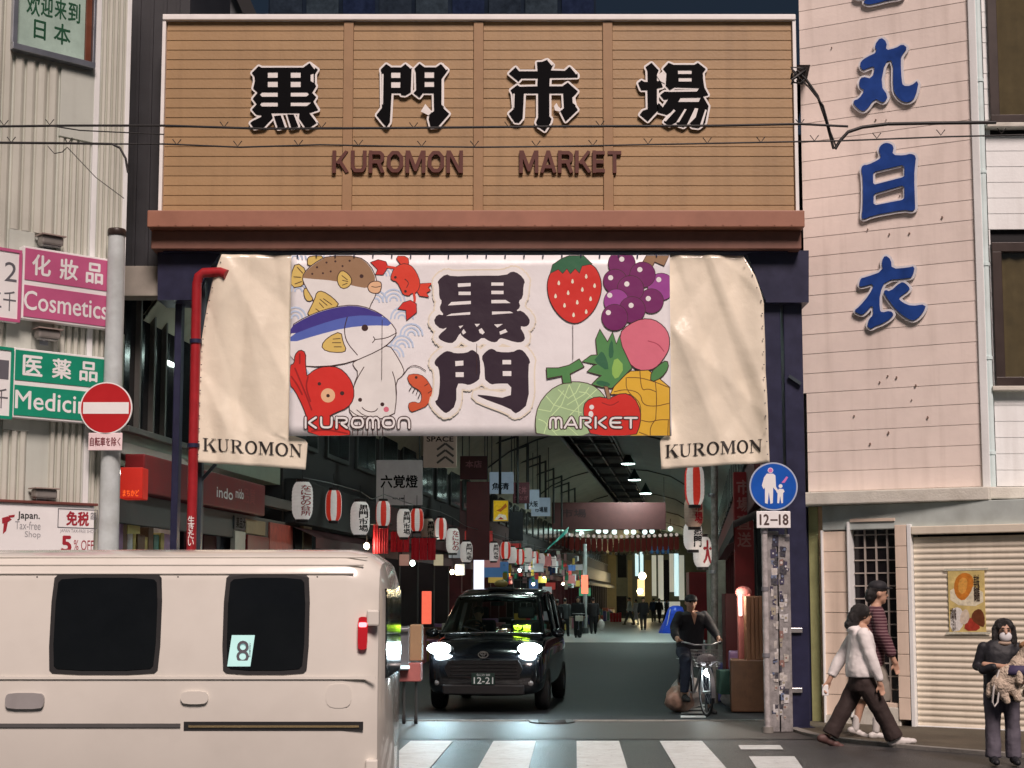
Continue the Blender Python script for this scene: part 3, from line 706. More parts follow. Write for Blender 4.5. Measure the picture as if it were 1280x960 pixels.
def techno(word, x0, x1, y0, y1, parent):
    n = len(word); w = (x1 - x0) / (n + (n - 1) * .22)
    mb = MB(BN)
    for ps, wd, mm in ((0, .052, m_ol), (1, .026, iW)):
        for i, ch in enumerate(word):
            X = x0 + i * w * 1.22
            for st in TL[ch]:
                line(mb, [(X + p[0] * w, y1 + (y0 - y1) * p[1]) for p in st], wd, mm, (0, 0, 1), 0 if ch in 'T' else 1)
    mb.build('lettering', None, parent)
techno('KUROMON', 381, 513, 522, 535, ban)
techno('MARKET', 687, 796, 522, 535, ban)
# eyelets, ties and the two centre seams
mb = MB(BN)
for i in range(20):
    a, b = BN.px(372 + i * 23.6, 321); mb.lathe([(.006, .02), (.014, .022), (.016, .019)], (0, 0, 0), 6) if 0 else mb.box(a - .008, a + .008, b - .01, b + .03, .014, .024)
mb.build('eyelet', m_navy, ban)
for x, y0, y1 in ((478, 400, 475), (596, 430, 468), (716, 405, 450)):
    a, b = BN.px(x, y0); _, b2 = BN.px(x, y1); mb = MB(BN); q = ZB + lay[0] * .00007 + .002; mb.box(a - .003, a + .003, b2, b, q, q + .002); mb.build('seam', m_ol, ban)

# ---- cream curtains either side
m_cl = mat('cream_vinyl', A(226, 188, 164), .24, var=.05, scale=1.5, bump=.5, bscale=5, coat=.45, dirt=.08)
SER = {'K': [rc(.10,0,.28,1), rc(.0,0,.38,.05), rc(.0,.95,.38,1), [(.28,.42),(.34,.42),(.86,1),(.76,1)], [(.42,.52),(.56,.62),(1.0,0),(.74,0)], rc(.62,.95,1.,1), rc(.64,0,1.05,.05)],
  'U': [[(.1,1),(.28,1),(.28,.3),(.36,.1),(.52,.05),(.52,-.01),(.25,.02),(.12,.15),(.1,.35)], [(.52,-.01),(.52,.05),(.7,.1),(.78,.3),(.78,1),(.86,1),(.86,.3),(.76,.07)], rc(0,.95,.38,1), rc(.66,.95,.98,1)],
  'R': [rc(.12,0,.29,1), rc(0,0,.4,.05), [(0,.95),(0,1),(.55,1),(.8,.9),(.84,.75),(.76,.58),(.55,.5),(.29,.49),(.29,.54),(.5,.56),(.62,.65),(.65,.76),(.6,.89),(.5,.95)], [(.38,.5),(.58,.5),(.98,0),(.74,0)], rc(.74,0,1.05,.05)],
  'M': [rc(.1,0,.16,1), rc(0,0,.28,.05), [(.0,1),(.24,1),(.56,.25),(.5,0),(.46,0),(.1,.9),(.0,.95)], [(.5,0),(.56,.25),(.82,1),(.74,1),(.46,.2)], rc(.76,0,.92,1), rc(.68,0,1.,.05), rc(.76,.95,1.,1)],
  'N': [rc(.14,0,.2,1), rc(.02,0,.34,.05), [(0,1),(.26,1),(.84,.22),(.84,0),(.78,0),(.1,.92),(0,.95)], rc(.8,0,.86,1), rc(.66,.95,.98,1)]}
def oring():
    o = circ(.5, .5, .5, 24, .52); i = circ(.5, .5, .30, 24, .44); return o, i
def serif(mb, word, x0, x1, ytop0, ytop1, h, dep):
    st0 = len(mb.v); c = 0.
    ws = {'K': 1.05, 'U': 1, 'R': 1.02, 'O': 1.0, 'M': 1.25, 'N': 1.02}
    tot = sum(ws[q] for q in word) + .1 * (len(word) - 1); k = (x1 - x0) / tot; x = x0
    for ch in word:
        w = ws[ch] * k; yt = ytop0 + (ytop1 - ytop0) * (x - x0) / (x1 - x0); sl = (ytop1 - ytop0) / (x1 - x0)
        f = lambda p: BN.px(x + p[0] * w, yt + sl * p[0] * w + (1 - p[1]) * h, c)
        if ch == 'O':
            o, i = oring(); mb.poly([f(p) for p in o], [[f(p) for p in i]], c, c)
        else:
            for j, pl_ in enumerate(SER[ch]): mb.poly([f(p) for p in pl_], [], c + j * .0004, c + j * .0004)
        x += w + .1 * k
    for i in range(st0, len(mb.v)):
        v = mb.v[i]; d = v - BN.O; a_ = d.dot(BN.u); c_ = d.dot(BN.n); mb.v[i] = v + BN.n * (dep(a_, v.z) + .010)
def curtain(name, label, rowsf, seed, word):
    """rowsf: list of (y, xleft, xright) in photo pixels"""
    rnd = random.Random(seed); mb = MB(BN); nx, ny = 46, 60; ys = [r_[0] for r_ in rowsf]
    def at(y):
        for p, q in zip(rowsf, rowsf[1:]):
            if y <= q[0]:
                t = (y - p[0]) / max(1e-6, q[0] - p[0]); return p[1] + (q[1] - p[1]) * t, p[2] + (q[2] - p[2]) * t
        return rowsf[-1][1], rowsf[-1][2]
    fl = [(rnd.uniform(.2, 1.2), rnd.uniform(-1.3, 1.3), rnd.uniform(3, 12), rnd.uniform(0, 6.3), rnd.uniform(.012, .034)) for _ in range(12)]
    ca0 = BN.px(366 if seed == 1 else 832, 450)[0]
    def dep(a, b):
        d = -.02
        for k, (ca, cb, fq, ph, am) in enumerate(fl): d += am * (1 - abs(math.sin((a * ca + b * cb * .4) * fq * .5 + ph))) ** 2 * (1 if k % 2 else -1)
        return d - .015 + .020 * math.sin(a * 15 + b * 1.1) * min(1, abs(a - ca0) / 1.2)
    vs = []
    for j in range(ny + 1):
        y = ys[0] + (ys[-1] - ys[0]) * j / ny; xl, xr = at(y)
        for i in range(nx + 1):
            x = xl + (xr - xl) * i / nx
            yy = y + (rowsf[-1][3] if len(rowsf[-1]) > 3 else 0) * (i / nx - .5) * (j / ny) ** 6
            a, b = BN.px(x, yy); vs.append((a, b, dep(a, b)))
    mb.add(vs, [(j * (nx + 1) + i, j * (nx + 1) + i + 1, (j + 1) * (nx + 1) + i + 1, (j + 1) * (nx + 1) + i) for j in range(ny) for i in range(nx)], True)
    t = thing(name, label, 'curtain', BN.P(*BN.px((rowsf[0][1] + rowsf[0][2]) / 2, ys[-1])))
    o = mb.build('cloth', m_cl, t); md = o.modifiers.new('thick', 'SOLIDIFY'); md.thickness = .004; md.offset = -1
    mb = MB(BN); serif(mb, 'KUROMON', *word, dep); o = mb.build('lettering', mat('serif_black', (.02, .016, .014), .5), t)
    mb = MB(BN); xs = 0
    for j in range(16):
        y = ys[0] + 10 + j * 16; xl, xr = at(y); x = xl + 3 if seed == 1 else xr - 3
        a, b = BN.px(x, y); mb.box(a - .006, a + .006, b - .005, b + .005, .0, .018)
    mb.build('eyelet', m_navy, t); return t
curtain('cream_curtain', 'creased cream vinyl curtain hanging left of the printed banner by the red pipe', [(318, 277, 366), (345, 266, 366), (380, 258, 366), (430, 250, 366), (500, 247, 366), (546, 246, 366), (547, 246, 384), (582, 244, 381, 9)], 1, (253, 377, 547, 555, 16))
curtain('cream_curtain', 'creased cream vinyl curtain hanging right of the printed banner by the navy leg', [(318, 832, 930), (345, 832, 944), (378, 832, 955), (430, 832, 957), (500, 832, 959), (546, 832, 961), (547, 825, 961), (582, 827, 963, -9)], 2, (832, 954, 556, 548, 16))
# ================================================================== right corner building
RB = Fr((3.89, 20.0), (5.85 - 3.89, -1.0))
RF = Fr((5.85, 19.0), (1, -.02))
m_pink = mat('pink_siding', A(211, 182, 167), .5, var=.05, scale=2.5, bump=.1, bscale=20, streak=.22, rnd=.025)
m_pale = mat('pale_siding', A(210, 200, 192), .5, var=.05, scale=2.5, bump=.1, streak=.2, rnd=.02)
m_trim = mat('turquoise_trim', A(196, 204, 200), .4, var=.06, dirt=.2)
m_dk = mat('dark_interior', (.012, .012, .014), .8, var=.3)
m_wfr = mat('brown_window_frame', (.035, .022, .018), .4, var=.2)
m_ledge = mat('ledge_concrete', A(190, 172, 156), .7, var=.12, bump=.3, dirt=.35)
rb = thing('corner_building', 'pale pink clad corner building with blue characters down its wall and a shuttered shop below', 'building', (4.9, 19.5, 0))
zl = RB.px(1100, 614)[1]
aR = RB.px(1219, 300)[0]
mb = MB(RB); mb.box(.05, aR, zl, 10.5, -4.0, -.02); mb.build('wall_body', m_pink, rb)
mb = MB(RF); mb.box(.06, 9, 0, 10.5, -4.5, -.05); mb.build('wall_body', m_dk, rb)
def lap(fr, a0, a1, b, h, m, parent):
    prof = [(.0, -.015), (.0, .004), (.004, .007), (h - .003, .002), (h - .001, -.002), (h - .001, -.015)]
    mb = MB(fr); k = len(prof); vs = [(a, b + q, c) for a in (a0, a1) for q, c in prof]
    mb.add(vs, [(i, (i + 1) % k, (i + 1) % k + k, i + k) for i in range(k)] + [tuple(range(k))[::-1], tuple(range(k, 2 * k))])
    return mb.build('plank', m, parent)
ph = .262
z = zl + .02
k0 = RB.px(1003, 440)[0]
pl0 = None
while z < 10.2:
    l = 0.02 if not (RB.px(1010, 505)[1] < z < RB.px(1010, 385)[1]) else k0
    lap(RB, l, aR, z, ph, m_pink, rb); z += ph
# corner strip and down pipe
mb = MB(RB); mb.box(aR + .003, aR + .10, zl, 10.3, -.03, .045, .01); mb.build('corner_trim', m_pale, rb)
mb = MB(RF); a = RF.px(1229, 300)[0]; mb.tube([(a, zl, .06), (a, 10.3, .06)], .045, 10)
for zz in (3.4, 4.6, 5.8, 7.0, 8.2): mb.tube([(a, zz, .06), (a, zz + .04, .06)], .055, 10)
mb.build('down_pipe', m_trim, rb)
# right face: planks with two windows let in
aw0 = RF.px(1245, 400)[0]
W1 = (RF.px(1240, 100)[0], RF.px(1240, 152)[1], 3.2, 9.9)
W2 = (RF.px(1246, 400)[0], RF.px(1240, 479)[1], 3.2, RF.px(1240, 309)[1])
af = RF.px(1236, 300)[0]; ph2 = .205; z = zl + .02
while z < 10.2:
    z1 = z + ph2; segs = [(af, 8.5)]
    for wx0, wz0, wx1, wz1 in (W1, W2):
        if z1 > wz0 - .06 and z < wz1 + .06: segs = [(af, wx0 - .05), (wx1 + .05, 8.5)]
    for s0, s1 in segs: lap(RF, s0, s1, z, ph2, m_pale, rb)
    z = z1
m_curt = mat('curtain_cloth', (.20, .16, .10), .9, var=.2)
for wx0, wz0, wx1, wz1 in (W1, W2):
    w = MB(RF); t = .07
    w.box(wx0 - .05, wx1 + .05, wz0 - .05, wz0 + t, -.04, .07, .006); w.box(wx0 - .05, wx1 + .05, wz1 - t, wz1 + .05, -.04, .06, .006)
    w.box(wx0 - .05, wx0 + t, wz0 + t, wz1 - t, -.04, .06, .006); w.box(wx1 - t, wx1 + .05, wz0 + t, wz1 - t, -.04, .06)
    for q in (.33, .66): w.box(wx0 + (wx1 - wx0) * q - .03, wx0 + (wx1 - wx0) * q + .03, wz0 + t, wz1 - t, -.03, .04)
    wo = w.build('window', m_wfr, rb)
    w = MB(RF); w.box(wx0 + t, wx1 - t, wz0 + t, wz1 - t, -.006, 0.0); w.build('pane', glass_mat('window_glass', (.85, .85, .8)), wo)
    w = MB(RF); n = 60
    vs = [(wx0 + (wx1 - wx0) * i / n, b, -.030 + .011 * math.sin(i * 1.9) + .004 * math.sin(i * .7)) for b in (wz0, wz1) for i in range(n + 1)]
    w.add(vs, [(i, i + 1, i + n + 2, i + n + 1) for i in range(n)], True); w.build('curtain', m_curt, wo)
    w = MB(RF); w.box(wx0 - .12, wx1 + .1, wz0 - .11, wz0 - .052, -.02, .14, .01); w.build('sill', m_ledge, rb)
# ledge above the shop
mb = MB(RB); mb.box(-.12, aR + .12, zl - .17, zl - .003, -.5, .28, .015); mb.build('ledge', m_ledge, rb)
mb = MB(RF); mb.box(.06, 8.5, zl - .15, zl, -.5, .22, .015); mb.build('ledge', m_ledge, rb)
# blue characters
m_blu = mat('blue_letter', (.012, .055, .27), .42, var=.25, scale=5)
BC = [(1060, 30, 8.0, [[(265,215),(325,130),(390,180),(375,265),(480,240),(545,200),(595,240),(540,310),(525,360),(535,560),(550,620),(630,620),(710,555),(675,730),(620,780),(550,780),(480,720),(450,640),(455,360),(370,375),(325,610),(400,720),(370,780),(330,780),(270,740),(180,865),(130,870),(60,810),(55,765),(110,750),(170,660),(120,640),(110,570),(145,525),(240,550),(275,420),(200,440),(150,465),(120,420),(130,375),(180,335),(295,280)]], []),
      (1060, 170, 8.0, [[(130,330),(150,290),(200,290),(330,225),(325,190),(305,130),(340,80),(400,65),(460,100),(440,190),(560,195),(630,175),(680,200),(670,290),(660,400),(670,690),(670,740),(620,750),(570,735),(240,795),(155,835),(135,815),(150,700),(150,420)]], [[(250,380),(270,355),(540,290),(565,310),(565,400),(540,415),(270,485),(250,470)], [(255,590),(280,570),(540,495),(565,510),(565,620),(540,640),(280,690),(255,675)]]),
      (1060, 310, 9.143, [[(125,430),(145,345),(200,335),(400,265),(385,150),(425,80),(490,130),(500,240),(680,225),(765,205),(740,320),(700,345),(430,365),(360,520),(360,700),(385,740),(485,715),(525,760),(480,810),(390,865),(310,890),(260,925),(220,890),(240,810),(290,770),(285,640),(200,740),(150,765),(65,720),(130,670),(240,540),(310,400),(150,445)], [(405,515),(425,475),(480,500),(600,390),(650,395),(710,460),(690,490),(570,570),(620,620),(720,665),(895,640),(860,740),(770,825),(700,820),(560,720)]], []),
      (1060, -110, 8.0, [[(60,860),(90,800),(260,760),(260,640),(320,620),(350,760),(480,740),(560,800),(540,860),(400,880),(250,920),(190,925),(150,900),(200,870)]], [])]
for x0, y0, sc, outs, hs in BC:
    ob = MB(RB); bk = MB(RB); H = [zs(h, x0, y0, sc, RB, .06) for h in hs]
    Hs = [offs(h, -.022) for h in H]
    for q, o in enumerate(outs):
        po = smooth2(zs(o, x0, y0, sc, RB, .06), 1)
        ob.poly(po, H, .05, .065); bk.grown(po, .030, .022, .0495 - q * .001, [offs(h, -.022) for h in H])
    g = ob.build('character', m_blu, rb); bk.build('character_backing', mat('white_edge', (.74, .74, .76), .5), g)
# screw holes and rust spots on the siding
mb = MB(RB); rnd = random.Random(3)
for x, y in ((1040,60),(1090,75),(1095,150),(1108,150),(1125,245),(1095,215),(1178,272),(1110,470),(1121,472),(1100,478),(1068,520),(1145,482),(1140,500),(1088,555),(1111,541),(1160,522),(1085,287),(1112,293),(1137,292)):
    a, b = RB.px(x, y); r = rnd.uniform(.005, .013); mb.poly(circ(a, b, r, 8, r * rnd.uniform(1, 1.8)), [], 0, .024)
mb.build('rust_spot', mat('rust_spot', (.22, .15, .12), .9), rb)
# ---- ground floor
LW = Fr((W(1010, 700, 19.95).x, 19.95), (W(1290, 700, 18.4).x - W(1010, 700, 19.95).x, 18.4 - 19.95))
zt = zl - .17
m_lp = mat('pink_plank', A(205, 172, 150), .55, var=.06, streak=.3)
m_blue2 = mat('grey_blue_fascia', A(166, 160, 150), .5, var=.1, dirt=.3)
m_ygr = mat('yellow_green_panel', A(150, 138, 92), .6, var=.2, streak=.4)
def lx(x): return LW.px(x, 800)[0]
def lb(y, x=1150): return LW.px(x, y)[1]
mb = MB(LW); mb.box(lx(1003), 9, 0, zt, -1.0, -.30); mb.build('wall_body', m_dk, rb)
mb = MB(LW); mb.box(lx(1030), 9, lb(660), zt - .003, -.3, -.02, .01); mb.build('fascia', m_blue2, rb)
for x0, x1, m, c in ((1001, 1008, m_navy, -.1), (1009, 1021, m_ygr, -.12), (1022, 1028, mat('orange_panel', A(176, 132, 96), .6, var=.15, streak=.3), -.1)):
    mb = MB(LW); mb.box(lx(x0), lx(x1), 0, zt - .003, -.3, c, .005); mb.build('side_panel', m, rb)
zz = .12
mb = MB(LW); mb.box(lx(1030), lx(1062), 0, .115, -.3, .01); mb.build('plinth', m_ledge, rb)
while zz < lb(662):
    lap(Fr(LW.P(0, 0, -.03)[:2], LW.u[:2]), lx(1031), lx(1062), zz, min(.26, lb(660) - zz), m_lp, rb); zz += .262
mb = MB(LW); mb.box(lx(1028) + .01, lx(1031), 0, lb(660), -.3, .02, .005); mb.box(lx(1062) + .003, lx(1065), .1, lb(650), -.3, .03, .005); mb.build('post', m_pale, rb)
# lattice window
lat = MB(LW); A0, A1, B0, B1 = lx(1065) + .004, lx(1122), lb(878, 1090), lb(652, 1090)
lat.box(A0, A1, B0 - .05, B0, -.2, .0, .004); lat.box(A0, A1, B1, B1 + .04, -.2, .0, .004)
lo = lat.build('lattice_window', m_lp, rb)
lat = MB(LW); lat.box(A0, A1, B0, B1, -.18, -.15); lat.build('pane', mat('dark_glass', (.010, .008, .010), .15, var=.1), lo)
lat = MB(LW); n = 4
for i in range(1, n): lat.box(A0 + (A1 - A0) * i / n - .010, A0 + (A1 - A0) * i / n + .010, B0, B1, -.15, -.125)
rws = 14
for j in range(1, rws): lat.box(A0, A1, B0 + (B1 - B0) * j / rws - .008, B0 + (B1 - B0) * j / rws + .008, -.149, -.13)
lat.build('lattice_bars', mat('bar_grey', A(150, 130, 118), .5), lo, kind='stuff')
mb = MB(LW); mb.box(lx(1064), lx(1124), 0, B0 - .052, -.3, .01, .01); mb.build('plinth', m_ledge, rb)
for j in range(9):
    mb = MB(LW); h = (lb(655) - .1) / 9; mb.box(lx(1122) + .006, lx(1137), .1 + j * h, .1 + (j + 1) * h - .006, -.25, .03, .005); mb.build('pilaster_block', m_lp, rb)
mb = MB(LW); mb.box(lx(1138), lx(1143), 0, lb(655), -.25, .04, .006); mb.build('shutter_guide', m_pale, rb)
# roller shutter: corrugated slats
m_sh = mat('shutter_paint', A(202, 178, 156), .45, var=.06, scale=2, bump=.05, streak=.22)
S0, S1 = lx(1143) + .004, lx(1300)
shp = (lb(668) - .03) / 32
mb = MB(LW); k = 6
vs = [(a, q * shp / k * .98, -.06 + .016 * math.sin(math.pi * q / k) + 0) for a in (S0, S1) for q in range(k + 1)]
mb.add(vs, [(i, i + 1, i + k + 2, i + k + 1) for i in range(k)], True); mb.box(S0, S1, -.004, .004, -.062, -.056)
sl = mb.build('slat', m_sh, rb)
for r_ in range(1, 32): piece('slat', sl, rb, Matrix.Translation((0, 0, r_ * shp)))
for v in sl.data.vertices: pass
mb = MB(LW); mb.box(S0, S1, 0, .035, -.10, -.03, .004); mb.build('bottom_rail', m_pale, rb)
mb = MB(LW); mb.box(S0, S1, lb(668), lb(658), -.2, .04, .01); mb.build('shutter_box', m_sh, rb)
mb = MB(LW); mb.box(S0 + 1.3, S0 + 1.45, .45, .52, -.05, -.03, .004); mb.build('shutter_handle', m_wfr, rb)
# poster on the shutter
pf = thing('poster', 'small yellow and orange food poster taped to the roller shutter', 'poster', LW.P(lx(1210), lb(793)))
q0, r0, q1, r1 = LW.px(1186, 793)[0], LW.px(1210, 792)[1], LW.px(1232, 793)[0], LW.px(1210, 712)[1]
PW = q1 - q0; PH = r1 - r0
def pp2(l): return [(q0 + PW * x, r0 + PH * y) for x, y in l]
mb = MB(LW); mb.mt(mat('poster_yellow', (.70, .56, .22), .25, var=.25, scale=6, bump=.3, bscale=6)); mb.poly(pp2([(0, 0), (.5, .008), (1, 0), (.99, .5), (1, 1), (.5, .99), (0, 1)]), [], -.04, -.03)
L3 = -.0296
for m_, l in ((('p_cream', (.80, .74, .55)), [(.05, .45), (.95, .42), (.95, .72), (.05, .75)]), (('p_orange', (.62, .22, .03)), [(.15, .75), (.25, .9), (.45, .96), (.65, .92), (.72, .8), (.6, .62), (.4, .5), (.2, .58)]), (('p_orange2', (.75, .38, .08)), [(.25, .72), (.35, .88), (.55, .86), (.5, .66), (.35, .6)]),
    (('p_white', (.8, .78, .74)), [(.02, .02), (.04, .38), (.3, .42), (.42, .3), (.35, .05)]), (('p_red', (.42, .05, .03)), [(.4, .04), (.45, .2), (.6, .26), (.8, .2), (.85, .05)]), (('p_brown', (.16, .05, .02)), [(.6, .22), (.65, .34), (.85, .4), (.97, .3), (.97, .1), (.82, .12)]), (('p_food', (.72, .62, .50)), [(.28, .15), (.33, .33), (.5, .4), (.58, .26), (.48, .14)])):
    L3 += .0003; mb.mt(mat(*m_, .35, var=.25, scale=20)); mb.poly(smooth2(pp2(l), 1), [], L3, L3)
mb.mt(mat('p_ink', (.05, .03, .02), .5))
fit_text(mb, '美味\n御膳', (q0 + PW * .70, r0 + PH * .5, q0 + PW * .86, r0 + PH * .92), -.027, .01)
fit_text(mb, '市場の味\nうまい', (q0 + PW * .04, r0 + PH * .03, q0 + PW * .20, r0 + PH * .40), -.027, .01)
mb.build('sheet', None, pf)
for y in (0, 1):
    mb = MB(LW); mb.poly([(q0 - .05, r0 + PH * y - .012), (q1 + .05, r0 + PH * y - .006), (q1 + .05, r0 + PH * y + .022), (q0 - .04, r0 + PH * y + .016)], [], -.028, -.026); mb.build('tape', mat('tape', (.6, .6, .5), .15, var=.2, bump=.4), pf)

# ================================================================== left corner building
P0 = W(150, 700, 17.7); P1 = W(0, 700, 16.75)
LB = Fr(P1[:2], (P0.x - P1.x, P0.y - P1.y))
m_cr = mat('cream_corrugated', A(178, 164, 148), .45, rnd=.03, var=.05, scale=2, bump=.06, streak=.25)
m_cr2 = mat('cream_flat', A(172, 162, 148), .5, var=.05, scale=2, bump=.06, streak=.15)
lbn = thing('corner_shop', 'cream ribbed metal clad corner shop building with a lettered window up high', 'building', (P1.x, P1.y, 0))
aE = LB.px(153, 400)[0]; aS = -4.5
mb = MB(LB); mb.box(aS, aE - .01, 0, 10.5, -5.5, -.03); mb.build('wall_body', m_cr2, lbn)
def bx2(x0, y0, x1, y1): return pbox(LB, x0, y0, x1, y1)
w0 = LB.px(12, 60)[0]; w1 = LB.px(116, 60)[0]; wb = LB.px(60, 67)[1]
# vertical ribbed sheets: each rib strip is a piece
ribs = []
x = 0
def ribs_range(pxa, pxb, b0, b1, pitch=.085):
    a = LB.px(pxa, 400)[0]; e = LB.px(pxb, 400)[0]
    n = max(1, round((e - a) / pitch)); w = (e - a) / n
    for i in range(n):
        mb = MB(LB); q = a + i * w
        mb.add([(qq, b, c) for b in (b0, b1) for qq, c in ((q + .004, -.03), (q + .010, .004), (q + w * .55, .010), (q + w * .72, .0), (q + w - .003, -.03))], [(0, 1, 6, 5), (1, 2, 7, 6), (2, 3, 8, 7), (3, 4, 9, 8), (5, 6, 7, 8, 9), (0, 4, 3, 2, 1)])
        mb.build('rib', m_cr, lbn)
g1 = LB.px(60, 640)[1]
ribs_range(-60, 7, .0, 10.3, .12)
ribs_range(8, 66, LB.px(40, 290)[1], wb - .12, .13); ribs_range(67, 117, g1, LB.px(90, 175)[1], .085); ribs_range(119, 153, 0, 10.3, .07); ribs_range(8, 40, 0, LB.px(40, 540)[1], .1); 
mb = MB(LB); c0, d0, c1_, d1 = LB.px(67, 400)[0], LB.px(90, 173)[1], LB.px(117, 400)[0], wb - .12; mb.box(c0, c1_, d0, d1, -.03, .006, .004); mb.build('flat_panel', m_cr2, lbn)
mb = MB(LB); c0, c1_ = LB.px(8, 400)[0], LB.px(40, 400)[0]; mb.box(c0, c1_, LB.px(40, 540)[1] + .004, LB.px(40, 290)[1] - .004, -.03, .006, .004); mb.build('flat_panel', m_cr2, lbn)
mb = MB(LB); c0, c1_ = LB.px(41, 400)[0], LB.px(117, 400)[0]; mb.box(c0, c1_, 0, g1 - .004, -.03, .003, .004); mb.build('flat_panel', m_cr2, lbn)
mb = MB(LB); mb.box(w1 + .03, LB.px(118.5, 300)[0], 0, 10.3, -.03, .016, .004); mb.box(aE - .045, aE + .01, 0, 10.35, -.03, .02, .006); mb.build('trim', m_pale, lbn)
# lettered window
m_al = mat('aluminium', (.42, .45, .50), .3, .8, var=.1)
wz1 = 10.2
mb = MB(LB)
mb.box(w0, w1, wb - .07, wb, -.05, .09, .006); mb.box(w0, w0 + .06, wb + .002, wz1, -.05, .07, .006); mb.box(w1 - .03, w1, wb + .002, wz1, -.05, .07, .006)
wo = mb.build('window', m_al, lbn)
wi = LB.px(106, 40)[0]
mb = MB(LB); mb.box(wi, w1 - .032, wb + .002, wz1, -.05, .03, .006); mb.build('frame', mat('reddish_frame', (.16, .055, .03), .3, var=.2), wo)
mb = MB(LB); mb.box(w0 + .062, wi - .002, wb + .002, wz1, -.01, .005); mb.build('pane', mat('frosted_window', A(150, 158, 142), .25, var=.25, scale=1.5), wo)
mb = MB(LB)
for ch, xx0, xx1, yt, yb in (('欢', 33, 50, -4, 17), ('迎', 51, 66, -2, 19), ('来', 68, 83, 2, 22), ('到', 85, 100, 6, 26), ('日', 42, 57, 28, 47), ('本', 67, 88, 33, 53)):
    fit_text(mb, ch, bx2(xx0, yt, xx1, yb), .0065, .02)
mb.build('lettering', mat('green_ink', (.006, .07, .03), .5), wo)

# ---- signs on the left building
m_sgw = mat('sign_white', A(232, 226, 226), .35, var=.03, dirt=.08)
def sign(label, x0, yt0, x1, yt1, yb0, yb1, body, name='shop_sign'):
    a0 = LB.px(x0, 400)[0]; a1 = LB.px(x1, 400)[0]; bt = LB.px(x0, yt0)[1]; bb = LB.px(x0, yb0)[1]
    t = thing(name, label, 'sign', LB.P(a0, bb, .1))
    mb = MB(LB); mb.box(a0, a1, bb, bt, .02, .14, .008); mb.build('panel', m_sgw, t)
    return t, a0, bb, a1, bt
def two_tone(t, a0, bb, a1, bt, m, top, bot, xs, lat_box):
    h = bt - bb; mid = bb + h * .50
    for z0, z1 in ((mid + h * .035, bt - .025), (bb + .025, mid - h * .035)):
        mb = MB(LB); mb.box(a0 + .02, a1 - .02, z0, z1, .14, .148, .002); mb.build('colour_field', m, t)
    mb = MB(LB)
    for ch, (u0, u1) in zip(top, xs): fit_text(mb, ch, (a0 + (a1 - a0) * u0, mid + h * .12, a0 + (a1 - a0) * u1, bt - h * .10), .1495, .03)
    fit_text(mb, bot, (a0 + (a1 - a0) * lat_box[0], bb + h * .13, a0 + (a1 - a0) * lat_box[1], mid - h * .11), .1495, .018)
    mb.build('lettering', m_sgw, t)
mg = mat('magenta_field', A(176, 78, 108), .35, var=.08, scale=2, dirt=.1); gn = mat('green_field', A(24, 118, 88), .35, var=.1, scale=2, dirt=.1)
XS = [(.10, .30), (.41, .61), (.71, .90)]
t, *q = sign('magenta shop sign with white characters above the round red road sign', 20, 309, 130, 323, 400, 412, None); two_tone(t, *q, mg, '化妝品', 'Cosmetics', XS, (.02, .97))
t, *q = sign('green shop sign partly behind the round red road sign', 12, 436, 127, 446, 523, 532, None); two_tone(t, *q, gn, '医薬品', 'Medicine', XS, (.03, .93))
for lab, x0, x1, yt, yb, m, tx in (('white plate with magenta edge left of the magenta sign', -40, 18, 307, 398, mg, '2F'), ('white plate with green edge left of the green sign', -46, 12, 431, 521, gn, '1F')):
    t, a0, bb, a1, bt = sign(lab, x0, yt, x1, yt, yb, yb, None)
    mb = MB(LB); e = .03
    mb.box(a0, a1, bt - e, bt + .004, .138, .152); mb.box(a0, a1, bb - .004, bb + e, .138, .152); mb.box(a1 - e, a1 + .004, bb + e, bt - e, .138, .152); mb.build('edge', m, t)
    mb = MB(LB); W_ = a1 - a0; H_ = bt - bb
    fit_text(mb, '2' if '2' in tx else '1', (a1 - .19, bb + H_ * .55, a1 - .05, bb + H_ * .82), .142, .0); fit_text(mb, '二千' if '2' in tx else '一千', (a1 - .36, bb + H_ * .14, a1 - .05, bb + H_ * .42), .142, .0)
    mb.build('lettering', mat('grey_ink', (.12, .12, .14), .5), t)
t, a0, bb, a1, bt = sign('long white tax refund sign with red characters above the white van', -60, 626, 118, 632, 700, 700, None)
mb = MB(LB); mb.box(a0, a1 + .03, bt, bt + .03, .0, .17, .006); mb.build('hood', mat('dull_red', (.16, .05, .04), .5, var=.2), t)
mb = MB(LB); fit_text(mb, 'Japan.', bx2(15, 641, 43, 651), .1425, .02); mb.mt(mat('black_ink', (.02, .02, .02), .5)); mb.build('lettering', mat('black_ink', (.02, .02, .02), .5), t)
mb = MB(LB); fit_text(mb, 'Tax-free', bx2(12, 653, 44, 662), .1425, .0); fit_text(mb, 'Shop', bx2(24, 665, 44, 674), .1425, .0); fit_text(mb, 'JAPAN TAX-FREE SHOP', bx2(68, 663, 112, 667), .1425, .0); mb.build('lettering', mat('grey_ink2', (.35, .35, .37), .5), t)
mb = MB(LB); p0 = bx2(65, 638, 115, 660); e = .008
mb.box(p0[0], p0[2], p0[1], p0[1] + e, .14, .144); mb.box(p0[0], p0[2], p0[3] - e, p0[3], .14, .144); mb.box(p0[0], p0[0] + e, p0[1] + e, p0[3] - e, .14, .144); mb.box(p0[2] - e, p0[2], p0[1] + e, p0[3] - e, .14, .144)
fit_text(mb, '店舗', bx2(106, 641, 113, 650), .1425, .01); mb.build('lettering', mat('grey_ink', (.12, .12, .14), .5), t)
mb = MB(LB)
fit_text(mb, '免税', bx2(76, 641, 104, 657), .1425, .04); fit_text(mb, '5', bx2(70, 671, 82, 690), .1425, .04); fit_text(mb, '% OFF', bx2(85, 676, 110, 688), .1425, .0)
